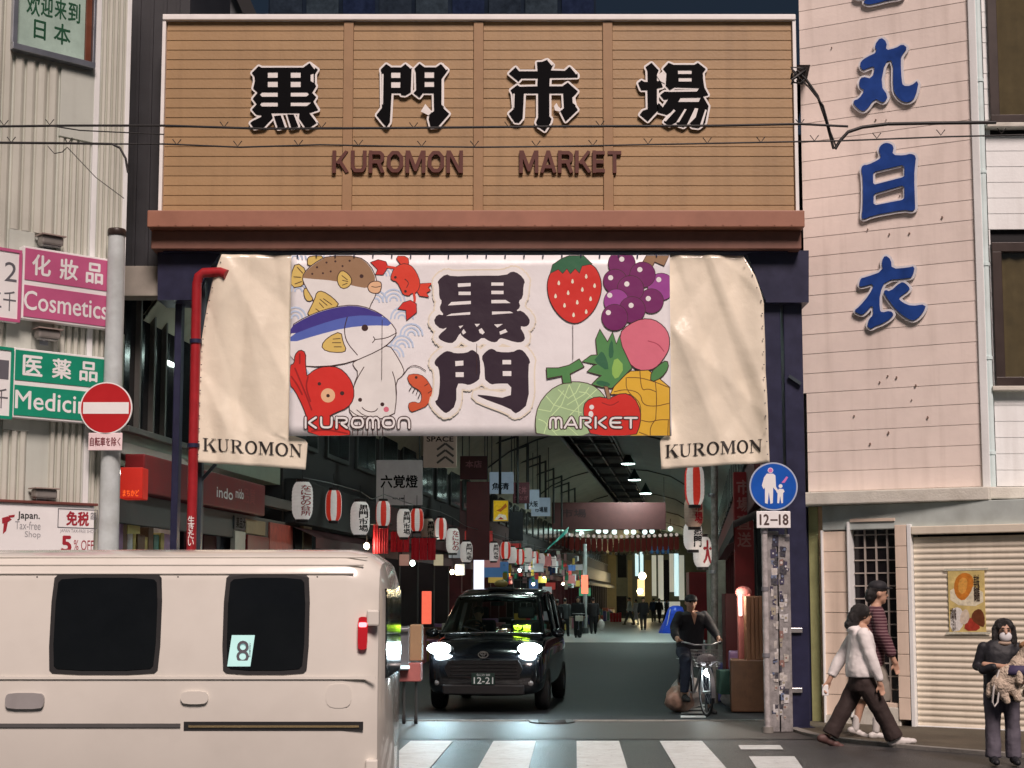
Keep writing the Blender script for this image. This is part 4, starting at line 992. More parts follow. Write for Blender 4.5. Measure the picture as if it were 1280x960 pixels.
mb.union([zs(l, 0, 0, 1, LB) for l in ([(-4, 648), (3, 646), (8, 650), (2, 654), (-4, 655)], [(-2, 655), (3, 654), (1, 664), (-3, 668)], [(4, 645), (12, 644), (11, 647), (4, 648)])], [], .14, .143)
mb.build('lettering', mat('red_ink', (.36, .02, .035), .5), t)
# sign lamps
def spot_fix(x, y, label, name='sign_lamp'):
    a, b = LB.px(x, y, .2); t = thing(name, label, 'lamp', LB.P(a, b, .0), group=None)
    mb = MB(LB); mb.tube([(a, b - .06, 0), (a, b + .02, .06), (a, b + .03, .13)], .014, 8); mb.box(a - .05, a + .05, b - .1, b - .02, 0, .02, .004); mb.build('bracket', m_al, t)
    mb = MB(LB); mb.box(a - .13, a + .13, b - .04, b + .06, .03, .17, .02); h = mb.build('housing', mat('lamp_housing', (.30, .28, .26), .35, .3, var=.2), t)
    mb = MB(LB); mb.box(a - .145, a + .145, b + .062, b + .075, .0, .20, .006); mb.build('hood', mat('lamp_hood', (.34, .27, .24), .4, var=.2), t)
    mb = MB(LB); mb.box(a - .11, a + .11, b - .05, b - .042, .05, .15); mb.build('lens', mat('lamp_lens', (.5, .5, .48), .2), t)
spot_fix(68, 301, 'grey sign lamp on a bracket above the magenta sign'); spot_fix(64, 418, 'grey sign lamp on a bracket between the magenta and green signs'); spot_fix(60, 618, 'grey sign lamp tipped back above the white tax refund sign')

# ---- grey round post with the no entry sign
PY = 17.35
c = W(135, 700, PY); tp = W(140, 292, PY)
po = thing('round_post', 'tall pale grey round steel post with a dark cap behind the round red road sign', 'post', (c.x, PY, 0))
m_post = mat('post_paint', A(172, 165, 158), .45, var=.12, scale=5, dirt=.3)
mb = MB(); mb.tube([(c.x, PY, 0), (c.x, PY, tp.z)], [.128, .095], 18); mb.build('shaft', m_post, po)
mb = MB(); mb.lathe([(0, .05), (.10, .05), (.105, .03), (.105, -.03), (.09, -.035)], (c.x, PY, tp.z), 18); mb.build('cap', m_wfr, po)
mb = MB(); mb.lathe([(.14, .0), (.14, .3), (.125, .32)], (c.x, PY, 0), 18); mb.build('base_sleeve', m_post, po)
SGF = Fr((0, PY - .17), (1, 0))
a, b = SGF.px(132.5, 510); rr = .298
m_red = mat('sign_red', (.50, .018, .022), .3, var=.06, coat=.3)
ne = thing('road_sign', 'round red no entry sign with a white bar on the grey post', 'sign', SGF.P(a, b, 0))
mb = MB(SGF); mb.poly(circ(a, b, rr, 48), [], -.02, 0); mb.build('disc', m_sgw, ne)
mb = MB(SGF); mb.poly(circ(a, b, rr - .014, 48), [], 0, .002); mb.build('red_field', m_red, ne)
mb = MB(SGF); mb.box(a - .26, a + .26, b - .066, b + .066, 0.002, .004); mb.build('bar', m_sgw, ne)
mb = MB(SGF); mb.box(a - .03, a + .03, b - .25, b + .25, -.10, -.02, .004); mb.build('bracket', m_al, ne)
q = pbox(SGF, 110, 541, 153, 563)
ex = thing('plate', 'small pale plate with red characters under the round red sign', 'sign', SGF.P((q[0] + q[2]) / 2, q[1], 0))
mb = MB(SGF); mb.box(*[q[0], q[2], q[1], q[3]], -.015, 0, .006); mb.build('panel', mat('plate_pink', A(214, 178, 172), .4, var=.08, dirt=.2), ex)
mb = MB(SGF); fit_text(mb, '自転車を除く', (q[0] + .02, q[1] + .05, q[2] - .02, q[3] - .05), .002, .02); mb.build('lettering', mat('dark_red_ink', (.18, .03, .04), .5), ex)
mb = MB(SGF); mb.box(a - .03, a + .03, q[1], q[3], -.10, -.016, .004); mb.build('bracket', m_al, ex)

# dark side building in the gap left of the gate, buildings over the roof line
m_gap = mat('dark_cladding', (.030, .032, .038), .5, var=.3, scale=1.5)
gp = thing('dark_building', 'dark grey building side in the gap between the cream shop and the gate', 'building', (-5, 18.6, 0))
mb = MB(PT); g0 = PT.px(140, 300, -.4)[0]; g1_ = PT.px(230, 300, -.4)[0]; gz = PT.px(170, 334, -.4)[1]
mb.box(g0, g1_, gz, 10.6, -3.2, -.45); mb.build('wall', m_gap, gp)
mb = MB(PT)
for i in range(5): mb.box(g0 + .08 + i * .17, g0 + .12 + i * .17, gz, 10.6, -.45, -.42)
mb.build('seam', m_gap, gp)
bmz = PT.px(170, 370, -.3)[1]
mb = MB(PT); mb.box(PT.px(150, 350, -.3)[0], PT.px(200, 350, -.3)[0], bmz, gz - .004, -.6, -.3, .01); mb.build('beam', mat('beige_beam', A(150, 132, 118), .6, var=.12), gp)
m_bk1 = mat('grey_wall', (.10, .11, .12), .7, var=.2); m_bk2 = mat('blue_glass', (.012, .02, .035), .12, var=.5, scale=.8)
bk = thing('back_building', 'grey building with a slanting roof edge behind the gate cap at its left', 'building', (-6, 30, 0))
mb = MB()
q = [W(207, 40, 30), W(207, -60, 30), W(280, -60, 30), W(315, 25, 30), W(320, 60, 30)]
mb.add([(p.x, 30, p.z) for p in q] + [(p.x, 34, p.z) for p in q], [(0, 1, 2, 3, 4), (9, 8, 7, 6, 5), (0, 5, 6, 1), (1, 6, 7, 2), (2, 7, 8, 3), (3, 8, 9, 4), (4, 9, 5, 0)]); mb.build('wall', m_bk1, bk)
mb = MB(); a, b = W(278, -60, 29.9), W(318, 30, 29.9); mb.beam(a, b, .3, .25); mb.build('roof_edge', m_dk, bk)
bk = thing('back_building', 'dark blue glazed tower standing behind the middle of the gate cap', 'building', (0, 46, 0))
q0_, q1_ = W(335, 30, 46).x, W(745, 30, 46).x
mb = MB(); mb.box(q0_, q1_, 46, 52, 12, 24); mb.build('wall', m_bk2, bk)
for i in range(9):
    x = q0_ + (q1_ - q0_) * (i + .5) / 9; mb = MB(); mb.box(x - .5, x + .5, 45.9, 46, 12, 23.6); mb.build('window', mat('tower_glass_%d' % (i % 3), ((.02, .03, .045), (.03, .045, .06), (.012, .02, .05))[i % 3], .1, var=.4), bk)
# ================================================================== overhead cables
m_cab = mat('cable_black', (.012, .012, .013), .5, var=.1)
def cable(label, pts, Y, r, group, ties=(), name='overhead_cable', extra=None):
    P = [W(x, y, Y) for x, y in pts]; 
    mb = MB(); Q = []
    for i in range(len(P) - 1):
        for k in range(6):
            t = k / 6; p = P[i].lerp(P[i + 1], t); Q.append(p)
    Q.append(P[-1])
    t_ = thing(name, label, 'cable', P[0], group=group)
    mb.tube(Q, r, 6); mb.build('wire', m_cab, t_)
    for x, y in ties:
        p = W(x, y, Y); mb = MB(); mb.tube([p + Vector((-.045, 0, .06)), p, p + Vector((.045, 0, .06))], .0055, 5); mb.build('tie', m_cab, t_)
    return t_
GR = 'cables strung across the street before the gate'
cable('upper thick black cable with ties crossing the tan gate', [(-60, 160), (0, 158), (90, 157), (205, 157), (330, 161), (500, 160), (700, 158), (900, 157), (1000, 155), (1060, 158)], 15.9, .013, GR, [(5, 157), (62, 156), (280, 159), (402, 160), (517, 160), (636, 159), (750, 158), (1000, 156)])
cable('lower black cable with evenly spaced ties crossing the tan gate', [(-60, 180), (0, 179), (140, 180), (205, 180), (300, 184), (400, 181), (500, 183), (600, 184), (700, 183), (800, 181), (900, 179), (1050, 176), (1180, 171), (1340, 167)], 15.8, .009, GR, [(14, 178), (85, 179), (221, 181), (297, 183), (373, 182), (448, 182), (527, 183), (593, 183), (670, 183), (741, 182), (810, 180), (884, 179), (951, 178), (1018, 176), (1096, 173), (1176, 169), (1252, 167)])
cable('thick black cable rising over the pink wall to its window', [(1044, 186), (1050, 176), (1060, 165), (1078, 159), (1110, 155), (1160, 154), (1245, 153)], 15.9, .019, GR)
cable('black cable loop hanging from the gate edge to the wire bunch on the pink wall', [(996, 88), (1008, 100), (1022, 120), (1033, 152), (1042, 186)], 15.95, .015, GR)
cable('thin black twin of the hanging loop at the gate edge', [(994, 92), (1012, 110), (1029, 132), (1038, 165), (1045, 183)], 15.93, .009, GR)
cable('short black cable dropping beside the cream shop wall', [(-40, 178), (80, 179), (140, 180), (150, 185), (157, 198), (160, 216)], 15.7, .013, GR)
cable('thin black cable sagging off the upper cable before the cream wall', [(62, 157), (100, 163), (205, 168)], 15.85, .007, GR)
cable('thin grey service wire slanting down over the cream wall', [(60, 183), (68, 192), (78, 190), (84, 184), (120, 222), (155, 248)], 15.9, .005, GR)
bn = thing('cable_joint', 'tangled black cable joint on the right edge of the gate', 'cable', W(997, 95, 15.95))
rnd = random.Random(5)
for k in range(5):
    mb = MB(); c = W(998, 94, 15.95); pts = [c + Vector((rnd.uniform(-.08, .08), rnd.uniform(-.03, .03), rnd.uniform(-.1, .1))) for _ in range(5)]
    mb.tube(pts, .012, 6); mb.build('loop', m_cab, bn)
for x, y in ((1050, 150), (1060, 150), (1140, 150), (1086, 152)):
    pass
# ================================================================== covered street behind the gate
def AP(up, Y, z): return Vector((up + .12 * Y, Y, z))
def upx(px, Y): return (px - 868) / 1900 * Y
def zpx(py, Y): return 1.6 + (749 - py) / 1900 * Y
AL = Fr(AP(-7.3, 20.4, 0)[:2], (.12, 1))
AR = Fr(AP(1.1, 130, 0)[:2], (-.12, -1))
m_wg = mat('greenish_panel', (.24, .28, .22), .6, var=.12, scale=2)
m_rib = mat('roof_rib', (.045, .05, .05), .5)
m_dg = mat('dark_glazing', (.008, .009, .012), .1, var=.4)
m_fas = mat('red_fascia', (.19, .012, .015), .45, var=.2, scale=3)
m_char = mat('charcoal_wall', (.020, .018, .020), .7, var=.35, scale=2)
m_mar = mat('maroon_wall', (.075, .014, .018), .7, var=.3, scale=2)
m_gry = mat('grey_shutter', (.06, .065, .075), .5, var=.2)
m_cream = mat('cream_print', (.62, .58, .50), .5, var=.1)
def al(x): return AL.px(x, 749)[0]
def block(fr, a0, a1, b0, b1, c0, c1, m, name, parent, bev=0.):
    mb = MB(fr); mb.box(a0, a1, b0, b1, c0, c1, bev); return mb.build(name, m, parent)

# ---- first shop on the left, red fascia
s1 = thing('arcade_shop', 'shop with a dark red lettered fascia inside the arcade behind the red pipe', 'shop', AL.P(0, 0, 0))
e0, e1 = al(150) - .4, al(352)
zf0, zf1 = AL.px(240, 640)[1] , AL.px(240, 598)[1]
block(AL, e0, e1, 3.62, 8.2, -3.0, -.06, m_wg, 'upper_wall', s1)
block(AL, e0, e1, 0, 3.6, -3.0, -2.2, m_char, 'back_wall', s1)
for i in range(14):
    w = (e1 - e0) / 14; block(AL, e0 + i * w + .006, e0 + (i + 1) * w - .006, 3.95, 5.0, -.06, -.03, m_wg, 'wall_panel', s1, .004)
gz0, gz1 = AL.px(200, 545)[1], 7.6
fo = block(AL, al(150), al(262), gz0 - .08, gz0, -.06, .06, mat('grey_frame', (.16, .16, .15), .4, .4), 'window', s1, .01)
for x in (164, 182, 197, 213, 240, 258):
    block(AL, al(x) - .03, al(x) + .03, gz0 + .002, gz1, -.05, .05, MATS['grey_frame'], 'mullion', fo)
block(AL, al(150), al(262), gz0 + .002, gz1, -.05, -.02, m_dg, 'pane', fo)
tube_l = AL.P(al(205), AL.px(205, 451)[1], .03)
block(AL, al(200), al(213), AL.px(205, 453)[1], AL.px(205, 449)[1], -.018, .02, lamp_mat('tube_white', (.85, 1, .92), 5), 'glow_tube', s1)
fa = block(AL, al(156), al(313), zf0 + .1, zf1 + .12, -.05, .22, m_fas, 'fascia', s1, .02)
mb = MB(AL); fit_text(mb, 'indo', (al(250), zf0 + .25, al(271), zf1 - .08), .223, .02); fit_text(mb, 'mido', (al(272) + .1, zf0 + .3, al(280) + .2, zf0 + .45), .223, .02); mb.build('lettering', m_wht, fa)
mb = MB(AL)
for i in range(1): pass
fit_text(mb, '品質', (al(285), zf0 + .25, al(300), zf1), .223, .01); mb.build('lettering', mat('red_ink2', (.30, .05, .05), .5), fa)
block(AL, e0, e1, zf0 - .3, zf0 + .095, -.05, .05, mat('grey_lintel', (.10, .095, .09), .6), 'lintel', s1, .01)
bs = thing('box_sign', 'glowing red box sign at the near end of the red fascia beside the round post', 'sign', W(167, 625, 19.0))
mb = MB(); p, q = W(152, 624, 19.0), W(181, 585, 19.0); mb.box(p.x, q.x, 18.9, 19.2, p.z, q.z, .01); mb.build('lit_box', mat("lit_red", (.35, .015, .01), .5, emit=(1, .03, .01), es=.18), bs)
mb = MB(Fr((0, 18.895), (1, 0))); fit_text(mb, 'まちかど', (p.x + .04, p.z + .03, q.x - .04, p.z + .11), .0, .02); mb.build('lettering', mat('lit_orange', (.6, .1, .02), .5, emit=(1, .14, .02), es=.5), bs)
# shop front below the fascia: shelves, posters and boxed goods
sh = thing('display_shelf', 'crowded goods shelf with paper price cards at the first arcade shop', 'shelf', AL.P(al(175), 0, 0))
rnd = random.Random(11)
gm = [mat('goods_%d' % i, c, .5, var=.25, scale=8) for i, c in enumerate([(.45, .10, .08), (.12, .12, .35), (.55, .5, .42), (.5, .38, .1), (.08, .25, .2), (.35, .2, .4), (.5, .2, .25), (.12, .06, .03), (.6, .6, .62)])]
for lv in range(5):
    zz = .4 + lv * .46
    block(AL, al(152), al(232), zz - .03, zz, -.6, -.1, m_gry, 'shelf_board', sh)
    a = al(154)
    while a < al(230):
        w = rnd.uniform(.12, .3); h = rnd.uniform(.2, .38); mb = MB(AL); mb.box(a, a + w - .015, zz + .002, zz + h, -.45, -.12 + rnd.uniform(-.03, .02), .008)
        mb.build('boxed_goods', rnd.choice(gm), sh); a += w
for x0, y0, x1, y1, m in ((176, 632, 200, 655, mat('pink_paper', (.5, .36, .34), .7)), (160, 648, 176, 668, mat('yellow_paper', (.55, .45, .15), .7)), (163, 630, 176, 646, mat('tan_paper', (.42, .30, .18), .7))):
    q_ = (al(x0), AL.px((x0 + x1) / 2, y1)[1], al(x1), AL.px((x0 + x1) / 2, y0)[1]); mb = MB(AL); mb.poly([(q_[0], q_[1]), (q_[2], q_[1] + .02), (q_[2] - .03, q_[3]), (q_[0] + .02, q_[3] - .03)], [], -.04, -.03); mb.build('price_card', m, sh)
for i, x in enumerate((244, 262, 283)):
    dr = block(AL, al(x) + .03, al(x + 17), .05, 3.1, -.2, -.12, m_mar if i != 2 else m_gry, 'door_panel', s1, .01)
cr_ = thing('shop_board', 'row of red and pale notice boards under the greenish wall behind the van roof', 'sign', AL.P(al(300), 2, 0))
for x0, x1, y0, y1, m in ((285, 300, 645, 662, m_gry), (300, 325, 650, 668, MATS['tan_paper']), (286, 300, 664, 690, m_cream), (302, 330, 670, 690, m_fas), (330, 360, 655, 690, gm[0]), (362, 372, 660, 690, m_char), (373, 384, 655, 690, MATS['tan_paper'])):
    mm = (x0 + x1) / 2; block(AL, al(x0) + .02, al(x1) - .02, AL.px(mm, y1)[1], AL.px(mm, y0)[1], .0, .08, m, 'board', cr_, .008)
mb = MB(AL); fit_text(mb, '薬品大', (al(287), AL.px(293, 660)[1], al(299), AL.px(293, 647)[1]), .085, .03); mb.build('lettering', m_blk, cr_)
block(AL, al(313), al(420), AL.px(360, 640)[1], AL.px(360, 628)[1], -.02, .15, MATS['grey_lintel'], 'canopy_edge', s1, .01)

# ---- further shops down both sides
def shop(fr, a0, a1, h, m, label, fas, txt, seed, lit=0.):
    t = thing('arcade_shop', label, 'shop', fr.P((a0 + a1) / 2, 0, 0)); rn = random.Random(seed)
    block(fr, a0, a1, 2.9, h, -2.5, -.02, m, 'upper_wall', t); block(fr, a0, a1, 0, 2.895, -2.5, -1.6, m_char, 'back_wall', t)
    n = max(2, int((a1 - a0) / 2.2)); w = (a1 - a0) / n
    for i in range(n):
        c = a0 + (i + .5) * w
        wo = block(fr, c - w * .36, c + w * .36, 4.4, 5.9, -.02, .05, m_rib, 'window', t, .01)
        block(fr, c - w * .32, c - .02, 4.48, 5.82, .05, .055, m_dg, 'pane', wo); block(fr, c + .02, c + w * .32, 4.48, 5.82, .05, .055, m_dg, 'pane', wo)
        block(fr, a0 + i * w - .12, a0 + i * w + .12, 0, 2.895, -.4, .05, m, 'pillar', t, .015)
    f_ = block(fr, a0 + .1, a1 - .1, 2.95, 3.75, -.019, .25, fas, 'fascia', t, .02)
    for i in range(n):
        c = a0 + (i + .5) * w; tl = block(fr, c - w * .34, c + w * .34, 2.84, 2.88, -.75, -.69, lamp_mat('added_shop_glow_%d' % (seed % 3), ((1, .86, .7), (.8, 1, .92), (1, .8, .75))[seed % 3], 7), 'glow_tube', t)  # unseen tubes added behind the fascia to brighten the shop goods
    mb = MB(fr); mb.add([(a0 + .2, 2.9, .1), (a1 - .2, 2.9, .1), (a1 - .2, 2.7, .55), (a0 + .2, 2.7, .55), (a0 + .2, 2.5, .55), (a1 - .2, 2.5, .55)], [(0, 1, 2, 3), (3, 2, 5, 4)])
    mb.build('awning', rn.choice([m_mar, m_char, m_gry]), t)
    for i in range(int((a1 - a0) / .75)):
        a = a0 + .3 + i * .75; hh = rn.uniform(.45, .95)
        mb = MB(fr); mb.box(a, a + .55, 0.01, hh, -.1, rn.uniform(.35, .8), .02); mb.build('crate', rn.choice(gm + [m_gry, m_char]), t)
        mb = MB(fr); mb.box(a, a + .5, 1.2, 1.2 + rn.uniform(.3, .9), -1.2, -.9, .01); mb.build('goods', rn.choice(gm), t)
    return t
shop(AL, e1 + .02, al(470), 8.2, m_char, 'dark fronted shop behind the first white lanterns on the left', m_char, '鮮魚店', 1)
shop(AL, al(470) + .05, al(575), 8.2, m_char, 'dark shop with a maroon fascia behind the black car roof', m_mar, '海鮮問屋', 2)
shop(AL, al(575) + .05, al(640), 7.4, m_mar, 'maroon fronted shop beside the tall red vertical sign', m_fas, '寿司割烹', 3)
shop(AL, al(640) + .05, al(690), 7.0, m_char, 'shuttered shop below the row of hanging white signs', m_gry, '青果漬物', 4)
shop(AL, al(690) + .05, al(728), 7.0, m_mar, 'far shop on the left just before the turquoise cloth', m_fas, '茶海苔', 5)
shop(AL, al(728) + .05, al(760), 7.0, m_char, 'last shop on the left near the crowd', m_gry, '果物', 6)
def ar(Y): return (AR.O.y - Y) / abs(AR.u.y)
shop(AR, ar(33), ar(21.2), 8.2, m_char, 'dark shop on the right behind the cyclist', m_mar, '黒毛和牛', 7)
shop(AR, ar(60), ar(33.1), 7.4, m_mar, 'maroon shop on the right beyond the blue covered stall', m_fas, '水産市場', 8)
shop(AR, ar(129), ar(60.1), 7.0, m_char, 'long dark shop row at the far right of the arcade', m_gry, '食堂喫茶', 9)
# ---- roof
rf = thing('arcade_roof', 'long pale green arcade roof with a dark slatted middle', 'roof', AP(-3, 75, 7))
m_sof = mat('soffit_grey', (.38, .38, .29), .7, var=.15, scale=.7, streak=0, dirt=.3); m_sofg = mat('soffit_green', (.20, .27, .24), .6, var=.15, scale=.7); m_rib = mat('roof_rib', (.045, .05, .05), .5)
secL = [(-7.6, 4.9), (-6.9, 5.9), (-6.1, 6.5), (-5.2, 6.9), (-4.5, 7.1)]; secM = [(-4.45, 7.35), (-2.85, 7.45)]; secR = [(-2.8, 7.2), (-2.0, 7.15), (-1.0, 6.9), (.2, 6.2), (1.3, 5.2)]
Ys = [20.0 + 5 * i for i in range(23)]
for y0, y1 in zip(Ys, Ys[1:]):
    for sec, m, nm in ((secL, m_sof, 'soffit_panel'), (secR, m_sofg, 'soffit_panel')):
        mb = MB(); k = len(sec); vs = [AP(u_, y, z) for y in (y0 + .006, y1 - .006) for u_, z in sec] + [AP(u_, y, z + .08) for y in (y0 + .006, y1 - .006) for u_, z in sec]
        fs = [(i, i + 1, i + k + 1, i + k) for i in range(k - 1)] + [(2 * k + i, 2 * k + i + k, 2 * k + i + k + 1, 2 * k + i + 1) for i in range(k - 1)]
        mb.add(vs, fs); mb.build(nm, m, rf)
    mb = MB()
    for sec in ((secL[1:], secR[:-1]) if int(y0) % 15 == 5 else ()):
        for p, q in zip(sec, sec[1:]): mb.beam(AP(p[0], y0, p[1] - .06), AP(q[0], y0, q[1] - .06), .035, .05)
    mb.beam(AP(-4.5, y0, 7.3), AP(-2.8, y0, 7.3), .08, .16)
    mb.build('rib', m_rib, rf)
mb = MB(); mb.box(-.0, .0, 0, 0, 0, 0) if 0 else None
for i in range(3):
    u_ = -4.35 + i * .7; mb = MB(); mb.beam(AP(u_, 20, 7.32), AP(u_, 130, 7.32), .06, .1); mb.build('runner', m_rib, rf)
mb = MB()
for i in range(180):
    Y = 20.3 + i * .6; mb.beam(AP(-4.45, Y, 7.42), AP(-2.85, Y, 7.42), .28 if i % 8 < 5 else .1, .03)
mb.build('roof_slats', mat('roof_slat', (.07, .08, .08), .6, var=.3), rf, kind='stuff')
mb = MB(); mb.add([AP(-7.8, 19.4, 8.6), AP(1.6, 19.4, 8.6), AP(1.6, 131, 8.6), AP(-7.8, 131, 8.6)], [(0, 1, 2, 3)]); mb.build('roof_deck', m_char, rf)
for up in (-7.9, 1.4):
    mb = MB(); mb.add([AP(up, 19.9, 4.5), AP(up, 131, 4.5), AP(up, 131, 8.6), AP(up, 19.9, 8.6)], [(0, 1, 2, 3)]); mb.build('side_wall', m_char, rf)
mb = MB(); mb.tube([AP(-4.5, 20.2, 7.08), AP(-4.5, 130, 7.08)], .06, 6); mb.tube([AP(-2.75, 20.2, 7.16), AP(-2.75, 130, 7.16)], .05, 6); mb.build('gutter_pipe', mat('pale_edge', (.22, .24, .22), .5), rf)
hr = [(625, 43), (647, 47.3), (660, 50.2), (675, 54.1), (682, 56.2), (692, 59.4), (702, 63), (711, 66.6), (719, 70)]
for i, (x, Y) in enumerate(hr):
    mb = MB(); c = AP(-5.5, Y, 0); mb.tube([(c.x, Y, 4.55), (c.x, Y, 6.72)], .045, 6); mb.beam((c.x, Y, 6.68), (c.x - .7, Y, 6.45), .05, .06)
    h = mb.build('hanger_rod', m_rib, rf)

# ---- pendant lamps
m_lampc = lamp_mat('pendant_glow', (.75, 1.0, .92), 14)
pl_n = ['nearest', 'second', 'third', 'fourth', 'fifth', 'sixth']
lamp_Y = [(59, 785, 580), (65, 793, 600), (70, 807, 617)]
first = None
for i, (Y, x, y) in enumerate(lamp_Y + [(45, 0, 0), (97, 818, 634), (112, 826, 647), (31, 0, 0), (22.5, 0, 0)]):  # last two are unseen, added to light the near arcade
    if x: c = W(x, y, Y)
    else: c = AP(-2.7, Y, 6.8)
    lab = ['green shaded pendant lamp nearest the banner under the arcade roof', 'middle one of the three pendant lamps under the arcade roof', 'farthest and smallest of the three clear pendant lamps under the roof', 'pendant lamp hidden high behind the printed banner', 'faint far pendant lamp behind the maroon cross banner', 'last pendant lamp at the far end of the roof', 'pendant lamp behind the banner over the first lettered lanterns', 'pendant lamp just inside the gate hidden by the banner'][i]
    if first is None:
        t = thing('pendant_lamp', lab, 'lamp', c, group='pendant lamps of the arcade'); first = t
        mb = MB(); mb.lathe([(.02, .5), (.05, .42), (.09, .36), (.27, .03), (.29, 0), (.27, .012)], c, 20); mb.build('shade', mat('lamp_green', (.02, .05, .045), .4), t)
        mb = MB(); mb.lathe([(0, -.012), (.262, -.006), (.262, .01), (0, .012)], c, 20); mb.build('lit_disc', m_lampc, t)
        mb = MB(); mb.tube([c + Vector((0, 0, .48)), Vector((c.x, c.y, 7.3))], .012, 5); mb.build('cord', m_cab, t)
    else:
        t = clone(first, None, Matrix.Translation(c)); t['label'] = lab
    ld = bpy.data.lights.new('pendant_light', 'SPOT'); ld.energy = {22.5: 45, 31: 70, 45: 80, 59: 190, 65: 420, 70: 700}.get(Y, 3800); ld.color = (.80, 1, .93); ld.spot_size = R(165); ld.shadow_soft_size = .26; ld.spot_blend = .3
    lo = bpy.data.objects.new('bulb', ld); COL.objects.link(lo); lo.parent = t; lo.location = (0, 0, -.05)

# ---- hanging signs
def hang_sign(label, x0, y0, x1, y1, Y, m, texts, th=.12, tm=None, emit=False, name='hanging_sign', hooks=True):
    t = thing(name, label, 'sign', W((x0 + x1) / 2, y1, Y)); p = W(x0, y1, Y); q = W(x1, y0, Y); fr = Fr((0, Y), (1, 0))
    mb = MB(); mb.box(p.x, q.x, Y, Y + th, p.z, q.z, .01); mb.build('panel', m, t)
    if texts:
        mb = MB(fr)
        for tx, a, b, c, d in texts: fit_text(mb, tx, (p.x + (q.x - p.x) * a, p.z + (q.z - p.z) * b, p.x + (q.x - p.x) * c, p.z + (q.z - p.z) * d), .004, .03)
        mb.build('lettering', tm or m_blk, t)
    if hooks:
        mb = MB()
        for xx in (p.x + .06, q.x - .06): mb.tube([(xx, Y + th / 2, q.z), (xx, Y + th / 2, min(6.9, q.z + 2.2))], .015, 5)
        mb.build('hanger', m_rib, t)
    return t, p, q, fr
m_sgp = mat('sign_pale', (.30, .27, .26), .5, var=.1); m_sgc = mat('sign_lightbox', (.42, .48, .52), .4, emit=(.6, .8, 1), es=.10)
hang_sign('square pale sign with brushed characters hung in the dark on the left', 470, 575, 528, 631, 29.2, mat('sign_rokku', (.34, .31, .31), .5, var=.12, emit=(.8, .7, .72), es=.03), [('六覚燈', .10, .38, .90, .66), ('串揚', .36, .12, .62, .16)])
t, p, q, fr = hang_sign('beige sign with three stacked dark arrows just under the banner', 529, 520, 571, 584, 31, mat('sign_beige', (.34, .25, .20), .5, var=.1, emit=(1, .75, .6), es=.03), [('SPACE', .1, .50, .9, .60)])
mb = MB(fr)
for i in range(3):
    zc = p.z + (q.z - p.z) * (.08 + i * .13); xc = p.x + (q.x - p.x) * .66; w = .17
    mb.union(fat([(xc - w, zc), (xc, zc + .13), (xc + w, zc)], .022, 0, False), [], .002, .006)
mb.build('arrow_mark', m_wfr, t)
hang_sign('small white hanging sign with two dark characters beyond the red pillar', 612, 590, 642, 617, 43, m_sgc, [('魚清', .1, .18, .8, .50)])
hang_sign('maroon hanging sign right behind the small white one', 641, 603, 662, 629, 47.3, mat('sign_maroon', (.11, .03, .04), .5), [('天丼', .2, .45, .8, .8), ('うなぎ', .1, .15, .9, .35)], tm=mat('pink_ink', (.3, .1, .12), .5))
hang_sign('narrow white hanging sign third in the row', 656, 612, 674, 636, 50.2, m_sgc, [('大阪', .3, .1, .9, .4)])
hang_sign('wide pale blue hanging sign last in the row', 664, 622, 688, 645, 53, m_sgc, [('市場屋', .2, .2, .85, .5)])
t, p, q, fr = hang_sign('tall dark red vertical sign hanging left of the small white sign', 583, 602, 612, 700, 38, mat('red_board', (.13, .014, .02), .5, var=.15), [], name='vertical_sign')
hang_sign('maroon square sign above the tall dark red one', 575, 570, 609, 599, 37.8, m_mar, [('本店', .2, .5, .8, .8)], tm=MATS['pink_ink'])
t, p, q, fr = hang_sign('lit yellow food poster hanging under the small white sign', 616, 625, 636, 652, 43.4, mat('poster_frame', (.4, .35, .28), .5), [], hooks=False, name='poster')
mb = MB(fr); w = q.x - p.x; h = q.z - p.z
for j, (c_, l) in enumerate((((.75, .48, .02), rc(.05, .03, .95, .97)), ((.40, .12, .02), [(.2, .5), (.5, .62), (.8, .85), (.9, .7), (.5, .45)]), ((.7, .65, .5), [(.1, .08), (.9, .08), (.8, .3), (.4, .36)]), ((.35, .03, .02), [(.3, .1), (.5, .22), (.7, .1)]))):
    mb.mt(mat('pp_%d' % j, c_, .5, emit=c_, es=.25, var=.3, scale=15)); mb.poly([(p.x + w * x, p.z + h * y) for x, y in l], [], .002 + j * .001, .002 + j * .001)
mb.build('print', None, t)
hang_sign('narrow lit white upright sign just left of the car roof lamp', 592, 696, 605, 738, 40, mat('lit_white', (.7, .7, .75), .5, emit=(.85, .85, 1), es=.8), [], hooks=False, name='lit_sign')
hang_sign('glowing orange red upright sign left of the black car', 527, 739, 539, 780, 27.5, mat('lit_salmon', (.6, .12, .08), .5, emit=(1, .16, .09), es=.6, scale=12, var=.3), [], hooks=False, name='lit_sign')
hang_sign('glowing red orange upright sign beside the dark walker', 727, 719, 735, 742, 70, mat('lit_salmon2', (.6, .1, .08), .5, emit=(1, .18, .10), es=1.3), [], hooks=False, name='lit_sign')
hang_sign('dark blue board with pale bands under the yellow poster', 636, 640, 654, 676, 46, m_gry, [], hooks=False, name='shop_board')
hang_sign('wide maroon cross banner high over the far street', 690, 628, 832, 662, 66, mat('cross_banner', (.075, .022, .022), .6, var=.15), [('市場', .08, .45, .30, .75)], tm=mat('dk_ink', (.03, .01, .012), .6), name='cross_banner')
